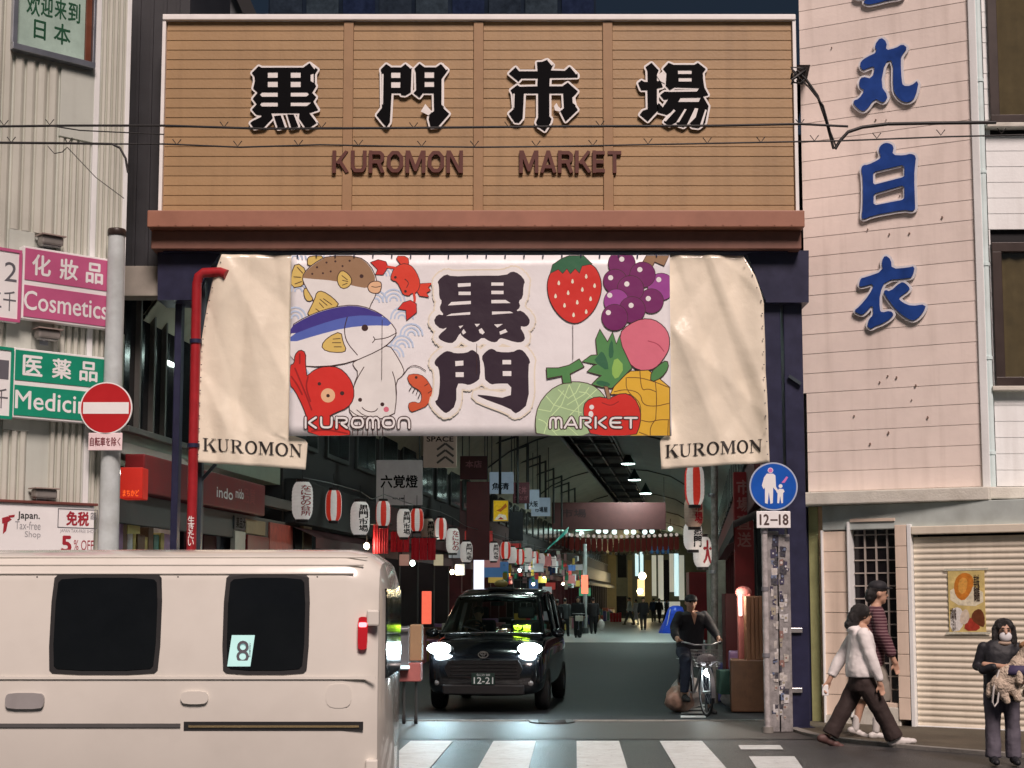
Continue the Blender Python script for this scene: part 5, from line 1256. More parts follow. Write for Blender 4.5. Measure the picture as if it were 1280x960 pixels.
hang_sign('red vertical board with pale characters beside the sticker covered pole', 920, 590, 941, 790, 24.5, mat('red_board2', (.22, .012, .015), .5, var=.2), [('市', .15, .86, .85, .95), ('場', .15, .75, .85, .84), ('直', .15, .64, .85, .73), ('送', .15, .53, .85, .62)], tm=mat('pink_ink2', (.32, .13, .12), .5), hooks=False, name='vertical_sign')
# ---- paper lanterns
m_lw = mat('lantern_white', (.62, .58, .56), .6, var=.1, scale=12, emit=(1, .90, .84), es=.17); m_lr = mat('lantern_red', (.42, .02, .018), .5, var=.12, emit=(1, .06, .03), es=.16)
m_lpk = mat('lantern_cream', (.55, .38, .30), .6, var=.12); m_lk = mat('lantern_cap', (.02, .015, .015), .5)
def lantern(label, x, y, Y, R_, H, kind, txt=None, group='paper lanterns hung along the left of the arcade', tm=None, cord=.25):
    c = W(x, y, Y); t = thing('paper_lantern', label, 'lantern', c, group=group)
    n = 24; prof = []; m = 22
    def rad(s_): return R_ * (1 - abs(2 * s_ - 1) ** 4 * .42)
    for i in range(m + 1):
        s_ = i / m; prof.append((rad(s_) * (1 - (.025 if i % 2 else 0)), H * (s_ - .5)))
    mb = MB(); mb.mt(m_lw if kind != 'cream' else m_lpk); mb.mt(m_lr); o = 0
    vs = [(c.x + r_ * math.cos(2 * math.pi * k / n), c.y + r_ * math.sin(2 * math.pi * k / n), c.z + z_) for r_, z_ in prof for k in range(n)]
    off = {'stripe': 1, 'stripe2': 4}.get(kind, 0)
    for i in range(m):
        for k in range(n):
            mb.mi = 1 if kind.startswith('stripe') and ((k + off) // 3) % 2 else 0
            if not mb.v: mb.add(vs, [])
            mb.f.append([i * n + k, i * n + (k + 1) % n, (i + 1) * n + (k + 1) % n, (i + 1) * n + k]); mb.m.append(mb.mi); mb.sm.append(False)
    mb.build('shade', None, t)
    for s_, nm in ((1, 'top_cap'), (-1, 'bottom_cap')):
        mb = MB(); z0 = c.z + s_ * H * .5; r_ = R_ * .62; mb.tube([(c.x, c.y, z0 - s_ * .01), (c.x, c.y, z0 + s_ * .035)], r_, 16); mb.build(nm, m_lk, t)
    mb = MB(); mb.tube([(c.x, c.y, c.z + H * .5), (c.x, c.y, c.z + H * .5 + cord)], .006, 5); mb.build('cord', m_cab, t)
    if txt:
        fr = Fr((0, 0), (1, 0)); mb = MB(fr); k = len(txt); hh = H * .80 / k
        for i, ch in enumerate(txt):
            zc = c.z + H * .40 - hh * (i + .5); fit_text(mb, ch, (c.x + R_ * .02, zc - hh * .46, c.x + R_ * .86, zc + hh * .46), 0, .035)
        for i, v in enumerate(mb.v):
            s_ = min(1, max(0, (v.z - c.z) / H + .5)); dx = v.x - c.x; r_ = rad(s_)
            mb.v[i] = Vector((v.x, c.y - math.sqrt(max(0, r_ * r_ - dx * dx)) - .006, v.z))
        mb.build('lettering', tm or m_blk, t)
    return t
mri = mat('lantern_red_ink', (.38, .02, .03), .5)
K4 = '黒門市場'
lantern('large white lantern with red characters beside the left curtain tail', 378, 626, 20.6, .145, .52, 'white', 'なにわの台所', tm=mri)
lantern('red and cream striped lantern next to the largest white lantern', 417, 632, 23.0, .125, .47, 'stripe')
lantern('clear white lantern with black characters, second lettered one from the left', 450, 648, 23.4, .15, .52, 'white', K4)
lantern('red and white striped lantern under the square pale sign', 479, 642, 26.4, .13, .44, 'stripe2')
lantern('white lantern with black characters below the square pale sign', 505, 654, 27.4, .13, .52, 'white', K4)
lantern('red striped lantern between two lettered ones', 521, 650, 29.0, .13, .44, 'stripe')
lantern('dim cream lantern with black characters right of the square pale sign', 535, 664, 30.2, .14, .50, 'cream', K4)
lantern('small red striped lantern left of the red lettered cream one', 551, 661, 32.0, .13, .46, 'stripe2')
lantern('cream lantern with red characters before the tall red sign', 566, 676, 33.4, .15, .55, 'white', 'なにわの', tm=mri)
side = [(583, 690, 36.4), (598, 672, 38.4), (617, 690, 41), (632, 688, 43.8), (640, 694, 46), (650, 696, 48.5), (660, 694, 51), (668, 698, 53.5), (676, 700, 56), (684, 700, 58.5), (691, 702, 61.5)]
sl_ = ['under the tall red sign', 'right of the tall red sign', 'left of the yellow poster', 'under the yellow poster', 'right under the dark blue board', 'beside the dark blue board', 'below the maroon hanging sign', 'below the narrow white sign', 'below the wide pale blue sign', 'just before the turquoise cloth', 'behind the turquoise cloth']
for i, (x, y, Y) in enumerate(side): lantern(('red striped lantern ' if i % 2 else 'pale lantern ') + sl_[i], x, y, Y, .15, .5, 'stripe' if i % 2 else 'white', K4 if i % 2 == 0 and i < 4 else None)
# strings that carry them
def string(label, pts, r=.008, m=None):
    t = thing('lantern_cord', label, 'cord', pts[0]); mb = MB(); mb.tube(pts, r, 5); mb.build('wire', m or mat('cord_grey', (.12, .12, .12), .6), t)
string('thin cord carrying the left lanterns down the arcade', [W(378, 597, 20.6), W(400, 601, 22), W(425, 607, 23.3), W(450, 614, 24.4), W(465, 624, 25.5), W(480, 618, 26.4), W(505, 627, 27.4), W(520, 632, 29), W(535, 636, 30.2), W(551, 640, 32), W(566, 647, 33.4), W(583, 658, 36.4), W(620, 668, 41), W(650, 678, 48.5), W(691, 688, 61.5)])
# right hand cluster
GRR = 'paper lanterns hung beside the right curtain'
lantern('big red and white striped lantern under the right curtain tail', 868, 606, 22.0, .145, .60, 'stripe2', group=GRR, cord=.5)
lantern('cream lantern with faded red marks under the striped one', 867, 640, 22.2, .14, .45, 'cream', '市場', group=GRR, tm=mri, cord=.1)
lantern('white lantern with black characters at the right above the cyclist', 866, 670, 22.5, .14, .42, 'white', '黒門', group=GRR, cord=.1)
lantern('white lantern with a red base mark left of the red board', 878, 690, 22.8, .14, .46, 'white', '大', group=GRR, tm=mri, cord=.1)
# row of long red lanterns over the far street
base = None
for k in range(22):
    x = 701 + k * 6.9; y = 679 + 2.5 * math.sin(math.pi * k / 21); Y = 88; c = W(x, y, Y)
    if base is None:
        t = thing('paper_lantern', 'small long dark red lantern in the far row under the maroon cross banner', 'lantern', c, group='far row of long red lanterns'); base = t
        mb = MB(); mb.lathe([(.07, -.38), (.13, -.3), (.14, 0), (.13, .3), (.07, .38)], c, 10); mb.build('shade', mat('lantern_far', (.16, .03, .03), .6, emit=(1, .2, .15), es=.02), t)
        mb = MB(); mb.ell(c + Vector((0, 0, .5)), (.10, .10, .10), 10, 6); mb.build('white_bulb', lamp_mat('row_bulb', (1, .85, .75), .25), t)
        mb = MB(); mb.ell(c + Vector((0, 0, -.48)), (.09, .09, .09), 8, 6); mb.build('tassel', m_cream, t)
    else: clone(base, None, Matrix.Translation(c))
string('cord with the far row of long red lanterns', [W(695 + i * 8, 671 + 2.5 * math.sin(math.pi * i / 20), 88) for i in range(21)], .02)
base = None
for k, (x, y) in enumerate(((727, 667), (748, 664), (757, 664), (768, 665), (783, 665), (792, 665), (806, 665), (815, 664), (838, 661), (715, 665))):
    c = W(x, y, 92)
    if base is None:
        t = thing('globe_lamp', 'small lit white globe in the row over the far red lanterns', 'lamp', c, group='globe lamps over the far street'); base = t
        mb = MB(); mb.ell(c, (.16, .16, .16), 12, 8); mb.build('globe', lamp_mat('globe', (.8, 1, .95), .9), t); mb = MB(); mb.tube([c + Vector((0, 0, .15)), c + Vector((0, 0, .6))], .02, 5); mb.build('rod', m_cab, t)
    else: clone(base, None, Matrix.Translation(c))
t = thing('strip_lamp', 'long pale green strip lamp at the left of the far lantern row', 'lamp', W(715, 664, 90)); mb = MB(); p, q = W(706, 664, 90), W(742, 661, 90); mb.beam(p, q, .12, .12); mb.build('tube', lamp_mat('strip_green', (.5, 1, .8), 1.6), t); mb = MB(); mb.beam(p + Vector((0, .1, .12)), q + Vector((0, .1, .12)), .2, .08); mb.build('housing', m_rib, t)
# turquoise striped cloth
t = thing('turquoise_cloth', 'bright turquoise striped cloth hanging slantwise over the far left stalls', 'cloth', W(695, 680, 62))
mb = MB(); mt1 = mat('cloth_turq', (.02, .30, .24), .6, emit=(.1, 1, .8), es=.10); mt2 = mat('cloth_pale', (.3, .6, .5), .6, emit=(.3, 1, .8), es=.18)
n = 8
for i in range(n):
    f0, f1 = i / n, (i + 1) / n
    P_ = lambda s_, v: W(681 + 28 * s_ + 2 * v, (690 - 24 * s_ ** .8) * (1 - v) + (692 - 26 * s_) * v + (-4 if v else 0) - (3 * s_ if v else -6 * s_ * (1 - s_)), 62 + .4 * v)
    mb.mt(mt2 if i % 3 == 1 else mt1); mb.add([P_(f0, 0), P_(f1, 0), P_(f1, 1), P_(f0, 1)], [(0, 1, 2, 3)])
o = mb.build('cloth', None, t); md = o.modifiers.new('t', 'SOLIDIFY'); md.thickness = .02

# ---- hung goods and price cards along the far left stalls
rnd = random.Random(21)
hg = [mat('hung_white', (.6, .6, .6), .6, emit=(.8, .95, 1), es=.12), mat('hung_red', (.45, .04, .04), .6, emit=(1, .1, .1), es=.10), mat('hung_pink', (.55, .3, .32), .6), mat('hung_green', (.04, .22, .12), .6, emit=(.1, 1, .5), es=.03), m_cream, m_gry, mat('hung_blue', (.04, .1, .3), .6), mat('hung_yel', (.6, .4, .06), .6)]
desc = ['white', 'red', 'pink', 'green', 'cream', 'grey', 'blue', 'yellow']
for gi, (xa, xb, Ya, Yb, ya, yb) in enumerate(((630, 668, 46, 53, 700, 728), (668, 702, 54, 64, 690, 722), (702, 728, 66, 82, 695, 735))):
    t = thing('hanging_goods', ['tightly hung price cards and cloths over the stall behind the car roof', 'hung white and red cards below the turquoise cloth', 'hung cards and bags over the far left stall'][gi], 'goods', W((xa + xb) / 2, yb, (Ya + Yb) / 2))
    k = 26
    for i in range(k):
        f = rnd.random(); x = xa + (xb - xa) * f; Y = Ya + (Yb - Ya) * f + rnd.uniform(-.5, .5); y = rnd.uniform(ya, yb); w = rnd.uniform(2, 5.5) / 1900 * Y; h = rnd.uniform(4, 12) / 1900 * Y
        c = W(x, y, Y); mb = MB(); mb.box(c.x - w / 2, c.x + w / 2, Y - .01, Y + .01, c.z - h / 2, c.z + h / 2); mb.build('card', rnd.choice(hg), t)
    mb = MB()
    for i in range(4):
        y = ya + (yb - ya) * i / 3; mb.beam(W(xa, y - 3, Ya), W(xb, y - 3, Yb), .03, .03)
    mb.build('rail', m_rib, t)
# stalls with lit goods on the left in the middle distance
for gi, (Y, x) in enumerate(((40, 575), (50, 650), (60, 690), (72, 718))):
    t = thing('market_stall', ['stall table with crates at the car roof height', 'stall table just right of the car roof', 'stall table near the cyclist with the white basket', 'far stall table by the orange sign'][gi], 'stall', W(x, 760, Y) * Vector((1, 1, 0)) if False else Vector((W(x, 760, Y).x, Y, 0)))
    c = Vector((W(x, 760, Y).x, Y, 0))
    mb = MB(); mb.box(c.x - .6, c.x + .5, Y - .6, Y + .9, .72, .78, .01); mb.build('table_top', m_gry, t)
    for sx in (-.5, .4):
        for sy in (-.5, .8): mb = MB(); mb.box(c.x + sx - .02, c.x + sx + .02, Y + sy - .02, Y + sy + .02, 0, .72); mb.build('leg', m_rib, t)
    for k in range(7):
        xx = c.x - .5 + rnd.random() * .7; yy = Y - .5 + rnd.random() * 1.1; mb = MB(); mb.box(xx, xx + .25, yy, yy + .25, .782, .782 + rnd.uniform(.1, .4), .01); mb.build('goods', rnd.choice(hg), t)

# ---- far cross street and its lit fronts
fb = thing('far_building', 'dark facade with bright narrow shop windows closing the arcade', 'building', AP(-3, 128, 0))
FB = Fr((0, 128), (1, 0)); 
p = W(690, 640, 128); q = W(905, 640, 128)
block(FB, p.x, q.x, 0, 12, -2, 0, mat('far_wall', (.05, .06, .05), .7, var=.4, scale=.6), 'wall', fb)
lg = {'c': lamp_mat('lit_cyan', (.55, .9, 1), .55), 'w': lamp_mat('lit_warm', (1, .7, .3), .8), 'g': lamp_mat('lit_grey', (.5, .65, .7), .16), 'd': m_dg, 'b': mat('far_blue', (.02, .08, .2), .5, emit=(.1, .4, 1), es=.05), 'o': mat('far_olive', (.12, .10, .05), .6)}
for x0, x1, y0, y1, k in ((741, 744, 695, 718, 'c'), (746, 757, 690, 728, 'd'), (757, 770, 690, 768, 'o'), (764, 766, 694, 709, 'c'), (772, 783, 692, 722, 'd'), (785, 790, 700, 765, 'o'), (794, 798, 692, 720, 'c'), (800, 804, 690, 716, 'c'), (797, 806, 724, 745, 'w'), (806, 814, 700, 760, 'o'), (815, 820, 694, 745, 'g'), (823, 829, 694, 750, 'g'), (830, 836, 700, 760, 'd'), (837, 842, 692, 740, 'g'), (843, 848, 692, 745, 'c'), (849, 855, 694, 750, 'g'), (812, 836, 683, 692, 'b'), (756, 783, 745, 775, 'd'), (815, 850, 752, 768, 'g'), (700, 740, 690, 760, 'd')):
    a, b = FB.px(x0, y1); a2, b2 = FB.px(x1, y0); block(FB, a, a2, b, b2, .0, .12 if k == 'o' else .06, lg[k], 'window', fb)
for x, y, r, lab in ((803, 720, .30, 'warm round lamp glowing at the far end of the street'), (800, 739, .24, 'second warm lamp just below the far round one')):
    c = W(x, y, 124); t = thing('round_lamp', lab, 'lamp', c); mb = MB(); mb.ell(c, (r, r, r)); mb.build('globe', lamp_mat('warm_globe', (1, .82, .45), 12), t); mb = MB(); mb.tube([c, c + Vector((0, 3, .0))], .03, 5); mb.build('arm', m_rib, t)
    ld = bpy.data.lights.new('warm', 'POINT'); ld.energy = 120; ld.color = (1, .75, .4); ld.shadow_soft_size = r; lo = bpy.data.objects.new('bulb', ld); COL.objects.link(lo); lo.parent = t; lo.location = (0, -.5, 0)
# grey post and red shop corner in the far left
t = thing('steel_pole', 'slim pale pole at the far left beside the dark walker', 'pole', AP(upx(731, 72), 72, 0)); c = AP(upx(731, 72), 72, 0); mb = MB(); mb.tube([c, c + Vector((0, 0, 4.2))], .10, 10); mb.build('shaft', mat('pole_far', (.3, .33, .33), .5), t); mb = MB(); mb.tube([c, c + Vector((0, 0, .25))], .15, 10); mb.build('base', m_rib, t)
t = thing('red_bins', 'pair of bright red crates on the far pale paving', 'crate', W(768, 778, 100))
for i in range(4):
    c = G(763 + i * 3.6, 777.5); mb = MB(); mb.box(c.x, c.x + .17, c.y, c.y + .4, 0, .62 + .04 * (i % 2), .02); mb.build('crate', mat('bin_red', (.5, .02, .03), .5), t)
# ---- right side clutter by the gate leg
def G0(x, y): v = G(x, y); return v
t = thing('blue_stall_cover', 'bright blue tarpaulin draped over a stall at the right of the street', 'tarpaulin', G0(848, 792))
c = G0(842, 792); s_ = c.y / 1900
mb = MB(); n = 12; rnd = random.Random(9)
ring0 = [( -.42, 0), (.30, .0), (.40, .9), (-.1, 1.0)]; 
lv = [(0, 1.0), (.25, .93), (.6, .78), (.9, .66), (1.08, .50), (1.15, .2)]; vs = []; m_ = 20
for h, k in lv:
    for i in range(m_):
        a = 2 * math.pi * i / m_; f = 1 + .10 * math.sin(a * 5 + h * 3) + rnd.uniform(-.03, .03)
        vs.append((c.x + (.60 * math.cos(a)) * k * f + (.16 * (h) if 1 else 0), c.y + .6 + .6 * math.sin(a) * k * f, h * 1.12 + .01))
mb.add(vs, [(j * m_ + i, j * m_ + (i + 1) % m_, (j + 1) * m_ + (i + 1) % m_, (j + 1) * m_ + i) for j in range(len(lv) - 1) for i in range(m_)] + [tuple(range((len(lv) - 1) * m_, len(lv) * m_))], True)
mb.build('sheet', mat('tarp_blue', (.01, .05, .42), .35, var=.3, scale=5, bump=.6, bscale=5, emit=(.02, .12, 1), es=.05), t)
mb = MB(); mb.tube([(c.x - .38, c.y + .1, 0), (c.x - .1, c.y + .3, 1.15)], .02, 6); mb.build('rope', m_cream, t)
def rbox(name, cat, label, x0, y0, x1, y1, Y, d, m, part='body', bev=.01, extra=None):
    p, q = W(x0, y1, Y), W(x1, y0, Y); t = thing(name, label, cat, ((p.x + q.x) / 2, Y + d / 2, max(0, p.z)))
    mb = MB(); mb.box(p.x, q.x, Y, Y + d, max(.004, p.z), q.z, bev); mb.build(part, m, t)
    if extra: extra(t, p, q, Y)
    return t
m_wood = mat('brown_wood', (.20, .10, .05), .6, var=.25, scale=3, stretch=(6, 6, .6))
def planks(t, p, q, Y):
    n = 5; w = (q.x - p.x) / n
    for i in range(n): mb = MB(); mb.box(p.x + i * w + .004, p.x + (i + 1) * w - .004, Y - .025, Y - .002, max(.01, p.z), q.z - .01 - .01 * (i % 2), .003); mb.build('plank', m_wood, t)
rbox('wooden_screen', 'screen', 'brown upright wooden board screen behind the sticker covered pole', 934, 745, 958, 883, 21.8, .25, m_wood, extra=planks)
def band(t, p, q, Y):
    mb = MB(); mb.box(p.x + .01, p.x + .05, Y - .02, Y - .002, p.z + .8, q.z - .02, .004); mb.build('lit_edge', lamp_mat('lit_strip', (1, .85, .75), 2.5), t)
    ld = bpy.data.lights.new('strip_light', 'POINT'); ld.energy = 14; ld.color = (1, .85, .7); ld.shadow_soft_size = .1; lo = bpy.data.objects.new('glow', ld); COL.objects.link(lo); lo.parent = t; lo.location = Vector((p.x - .12, Y - .15, 1.7)) - Vector(t.location)
    mb = MB(); mb.ell(((p.x + q.x) / 2, Y + .08, q.z + .02), (.12, .1, .09)); mb.build('cloth_knot', mat('pink_cloth', (.40, .13, .12), .7), t)
rbox('pink_banner_stand', 'banner', 'faded pink furled banner standing left of the wooden screen', 924, 742, 938, 840, 22.0, .12, mat('pink_cloth', (.40, .13, .12), .7), extra=band)
rbox('wall_pier', 'pier', 'pale peeling wall pier behind the cyclist at the right', 889, 700, 907, 866, 24.5, .4, mat('pale_pier', (.36, .36, .30), .7, var=.3, bump=.4, dirt=.5))
t = thing('steel_pole', 'mottled grey pipe running up beside the right lanterns', 'pole', W(896, 860, 23.8)); mb = MB(); a, b = W(893, 863, 23.8), W(893, 560, 23.8); mb.tube([(a.x, 23.8, 0), (b.x, 23.8, b.z)], .055, 10); mb.build('shaft', mat('mottled_pipe', (.22, .21, .20), .5, var=.5, scale=14), t)
for z_ in (2, 3.2, 4.4): mb = MB(); mb.tube([(a.x, 23.8, z_), (a.x, 23.8, z_ + .05)], .066, 10); mb.build('clamp', m_al, t)
rbox('red_cabinet', 'cabinet', 'tall dark red cabinet between the pale pier and the pink banner', 908, 742, 924, 852, 23.5, .4, mat('cab_red', (.10, .012, .014), .5))
rbox('red_column', 'column', 'red painted column behind the head of the cyclist', 862, 715, 889, 800, 26.5, .4, m_fas)
# bags and boxes on the ground
def bag(label, x, y, Y, r, m, name='rubbish_bag'):
    c = W(x, y, Y); c.z = 0; t = thing(name, label, 'bag', c); mb = MB(); n, m_ = 18, 12; vs = []; rn = random.Random(int(x))
    for i in range(m_ + 1):
        th = math.pi * i / m_
        for k in range(n):
            a = 2 * math.pi * k / n; f = 1 + .12 * math.sin(a * 4 + i) + rn.uniform(-.05, .05)
            vs.append((c.x + r * f * math.sin(th) * math.cos(a), c.y + r * f * math.sin(th) * math.sin(a), max(.005, r * .85 + r * .85 * math.cos(th) * (1.15 if th < .6 else 1))))
    mb.add(vs, [(i * n + k, (i + 1) * n + k, (i + 1) * n + (k + 1) % n, i * n + (k + 1) % n) for i in range(m_) for k in range(n)], True); mb.build('sack', m, t)
    mb = MB(); mb.tube([(c.x, c.y, r * 1.7), (c.x + .02, c.y, r * 1.95)], [.02, .05], 8); mb.build('knot', m, t); return t
m_bw = mat('bag_white', (.5, .46, .44), .3, var=.3, scale=9, bump=.8, bscale=14); m_bo = mat('bag_orange', (.45, .12, .06), .35, var=.3, bump=.6, bscale=12)
bag('pale and orange rubbish bag left of the bicycle wheel', 849, 862, 21.9, .21, mat('bag_mixed', (.46, .27, .20), .35, var=.5, scale=6, bump=.9, bscale=9)); bag('white rubbish bag behind the left knee of the cyclist', 859, 845, 22.6, .26, m_bw); bag('white rubbish bag right of the bicycle', 921, 845, 22.5, .24, m_bw)
rbox('green_crate', 'crate', 'dark green crate on the ground right of the bicycle', 900, 838, 920, 868, 22.3, .4, mat('crate_green', (.03, .09, .07), .5, var=.3))
t = thing('cardboard_box', 'open tan cardboard box leaning by the wooden screen', 'box', G0(928, 868)); c = G0(928, 868)
mb = MB(); mb.beam((c.x - .05, c.y, .2), (c.x + .16, c.y + .1, .42), .3, .3); mb.build('box', mat('cardboard', (.35, .23, .13), .8, var=.12), t)
mb = MB(); mb.beam((c.x - .2, c.y - .12, .40), (c.x + .02, c.y - .1, .52), .26, .012); mb.build('flap', MATS['cardboard'], t)

# ================================================================== blue round sign, plate and sticker covered cabinet
BY = 18.5
BF = Fr((0, BY), (1, 0))
c = W(960, 905, BY)
ps = thing('sign_pole', 'thin white pole carrying the round blue sign at the right gate leg', 'pole', (c.x, BY + .05, 0))
a, _ = BF.px(959, 800); tz = BF.px(959, 580)[1]
mb = MB(); mb.tube([(a, BY + .08, 0), (a, BY + .08, tz)], .038, 12); mb.build('shaft', mat('pole_white', (.42, .40, .40), .4, var=.35, scale=14), ps)
mb = MB(); mb.tube([(a, BY + .08, 0), (a, BY + .08, .07)], .07, 12); mb.build('base', m_conc, ps)
for z_ in (.9, 1.7, 2.4): mb = MB(); mb.tube([(a, BY + .08, z_), (a, BY + .08, z_ + .05)], .046, 12); mb.build('band', mat('dull_band', (.2, .2, .22), .4), ps)
a, b = BF.px(967, 608); bs_ = thing('road_sign', 'round blue sign with a white adult and child on the right pole', 'sign', (a, BY, b))
mb = MB(BF); mb.poly(circ(a, b, .295, 48), [], -.015, 0); mb.build('disc', mat('sign_rim', (.45, .52, .66), .3), bs_)
mb = MB(BF); mb.poly(circ(a, b, .277, 48), [], 0, .002); mb.build('blue_field', mat('sign_blue', (.008, .10, .50), .3, var=.12, coat=.3), bs_)
OB = (900, 560, 4.364)
mb = MB(BF); Z = lambda l: zs(l, *OB, BF)
mb.union([Z(circ(275, 122, 15, 14)), Z([(255,140),(240,160),(228,205),(238,225),(245,215),(245,300),(260,305),(266,240),(275,305),(288,300),(290,215),(302,230),(318,240),(318,232),(305,210),(302,150),(290,140)]), Z(circ(330, 208, 11, 12)), Z([(322,222),(312,235),(300,200),(296,205),(308,240),(314,248),(312,300),(322,302),(328,262),(334,302),(343,300),(344,245),(352,238),(345,224)])], [], .002, .004)
mb.build('figures', m_sgw, bs_)
mb = MB(BF); mb.poly(Z([(335,190),(362,155),(372,160),(352,190)]), [], .002, .004); mb.poly(Z(circ(275, 122, 12, 14)), [], .0041, .005); mb.build('sticker', mat('pink_sticker', (.7, .2, .5), .4), bs_)
mb = MB(BF); mb.box(a - .03, a + .03, b - .2, b + .2, -.07, -.015); mb.build('bracket', m_al, bs_)
q = pbox(BF, 946, 639, 988, 660); pt = thing('plate', 'small white plate reading hours under the round blue sign', 'sign', (q[0], BY, q[1]))
mb = MB(BF); mb.box(q[0], q[2], q[1], q[3], -.015, 0, .006); mb.build('panel', m_sgw, pt)
mb = MB(BF); fit_text(mb, '12', pbox(BF, 950, 643, 961, 656), .002, .03); fit_text(mb, '18', pbox(BF, 974, 643, 985, 656), .002, .03); mb.box(*[pbox(BF, 963, 649, 972, 651)[i] for i in (0, 2, 1, 3)], 0, .002); mb.build('lettering', mat('brown_ink', (.07, .04, .035), .5), pt)
ca = thing('sticker_cabinet', 'narrow grey steel duct plastered with torn stickers beside the navy gate leg', 'duct', (PT.px(975, 800, .05)[0], 18.8, 0))
CF = Fr((0, 18.62), (1, 0))
m_duct = mat('duct_grey', (.26, .25, .25), .5, var=.4, scale=12, dirt=.4)
for x0, x1, yt in ((962, 973, 664), (974, 987, 668)):
    p0 = pbox(CF, x0, yt, x1, 910); mb = MB(CF); mb.box(p0[0], p0[2], 0.004, p0[3], -.10, 0, .008); mb.build('duct', m_duct, ca)
rnd = random.Random(4); stc = [mat('st_%d' % i, c_, .5, var=.3, scale=30) for i, c_ in enumerate([(.5, .48, .46), (.03, .03, .05), (.05, .045, .09), (.42, .40, .36), (.14, .18, .28), (.55, .55, .55), (.24, .14, .12), (.06, .06, .07), (.34, .31, .24)])]
for k in range(85):
    x = rnd.uniform(962, 981); y = rnd.uniform(668, 895); w = rnd.uniform(3, 8); h = rnd.uniform(4, 12)
    if x + w > 987: w = 986.5 - x
    if x < 973.5 < x + w: w = 973 - x if 973 - x > 2.5 else w; 
    if x < 973.5 < x + w: x = 974.2
    mi = rnd.choice((1, 2, 7)) if y < 735 and rnd.random() < .8 else rnd.choice((0, 0, 1, 2, 3, 4, 5, 5, 6, 7, 8))
    p0 = [CF.px(x + dx, y + dy) for dx, dy in ((0, rnd.uniform(-1, 1)), (w, rnd.uniform(-1, 1)), (w - rnd.uniform(0, 1), h), (rnd.uniform(0, 1), h + rnd.uniform(-1, 1)))]
    mb = MB(CF); mb.mt(stc[mi]); mb.poly(p0, [], .0005 + k * .0001, .001 + k * .0001)
    cc = CF.px(x + w / 2, y + h / 2); mb.mt(stc[(mi + 3) % 9]); r_ = rnd.uniform(.008, .02); mb.poly(circ(cc[0], cc[1], min(r_, .018), 7), [], .0012 + k * .0001, .0012 + k * .0001)
    mb.build('sticker', None, ca)

# ceiling tubes of the first shop
t = thing('shop_light', 'long lit tube lamp over the shelves of the first arcade shop', 'lamp', AL.P(al(220), 3.3, -1.0))
mb = MB(AL); mb.box(al(170), al(300), 3.42, 3.48, -.9, -.8); mb.build('housing', m_rib, t); mb = MB(AL); mb.tube([(al(172), 3.39, -.85), (al(298), 3.39, -.85)], .025, 8); mb.build('tube', lamp_mat('shop_tube', (1, .92, .85), 14), t)

# red cloths under the lettered lanterns
for x0, x1, y0, y1, Y, lab in ((466, 486, 655, 692, 27, 'dark red shop cloth hanging below the square pale sign'), (488, 512, 664, 690, 28, 'split red shop curtain beneath the lettered white lantern'), (514, 545, 672, 700, 30, 'deep red shop curtain above the glowing upright sign')):
    p, q = W(x0, y1, Y), W(x1, y0, Y); t = thing('shop_curtain', lab, 'curtain', p); n = 3; w = (q.x - p.x) / n
    for i in range(n):
        mb = MB(); k = 8; vs = [(p.x + w * i + w * .96 * j / k, Y + .03 * math.sin(j * 1.4 + i), z) for z in (p.z, q.z) for j in range(k + 1)]
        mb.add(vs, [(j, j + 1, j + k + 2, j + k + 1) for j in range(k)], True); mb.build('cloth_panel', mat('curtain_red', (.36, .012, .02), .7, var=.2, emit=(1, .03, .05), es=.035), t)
    mb = MB(); mb.tube([(p.x - .05, Y, q.z), (q.x + .05, Y, q.z)], .015, 6); mb.build('rod', m_rib, t)
for i, (x, y, Y, tx) in enumerate(((548, 700, 33, '牛'), (575, 712, 37, '貝'), (505, 700, 29, '魚'))):
    t, p, q, fr = hang_sign('small pale price board ' + ('left of the car roof', 'above the car roof', 'left of the orange upright sign')[i], x - 6, y - 7, x + 6, y + 7, Y, mat('board_lit%d' % i, ((.5, .4, .3), (.45, .5, .5), (.5, .3, .25))[i], .5, emit=((1, .7, .4), (.7, .9, 1), (1, .5, .4))[i], es=.12), [], hooks=False, name='price_board')

# many small boards and bulbs over the left stalls
rnd = random.Random(33)
WH = ['over the dark shop doors left of the car', 'low beside the lit white upright sign', 'just over the left edge of the car roof', 'over the middle of the car roof', 'touching the price board row above the car', 'at the stall table behind the car roof', 'below the yellow food poster', 'between the poster and the hung price cards', 'in the thick of the hung price cards', 'over the right edge of the car roof', 'right above the car mirror', 'under the maroon hanging sign', 'under the narrow white hanging sign', 'beneath the wide pale blue sign', 'close left of the turquoise cloth', 'below the tip of the turquoise cloth', 'beside the glowing sign on the slim pole', 'just past the slim pale pole', 'over the head of the dark walker', 'at the end of the left stalls by the crowd']
cl = [('red', (.36, .03, .03), (1, .12, .1)), ('white', (.5, .5, .5), (.85, .95, 1)), ('green', (.03, .20, .10), (.2, 1, .5)), ('yellow', (.5, .36, .05), (1, .75, .2)), ('blue', (.03, .08, .25), (.2, .5, 1)), ('pink', (.42, .16, .16), (1, .4, .4))]
chs = '魚貝肉米酒茶花菓麺卵海山川味旬安丸金竹梅'
k = 0
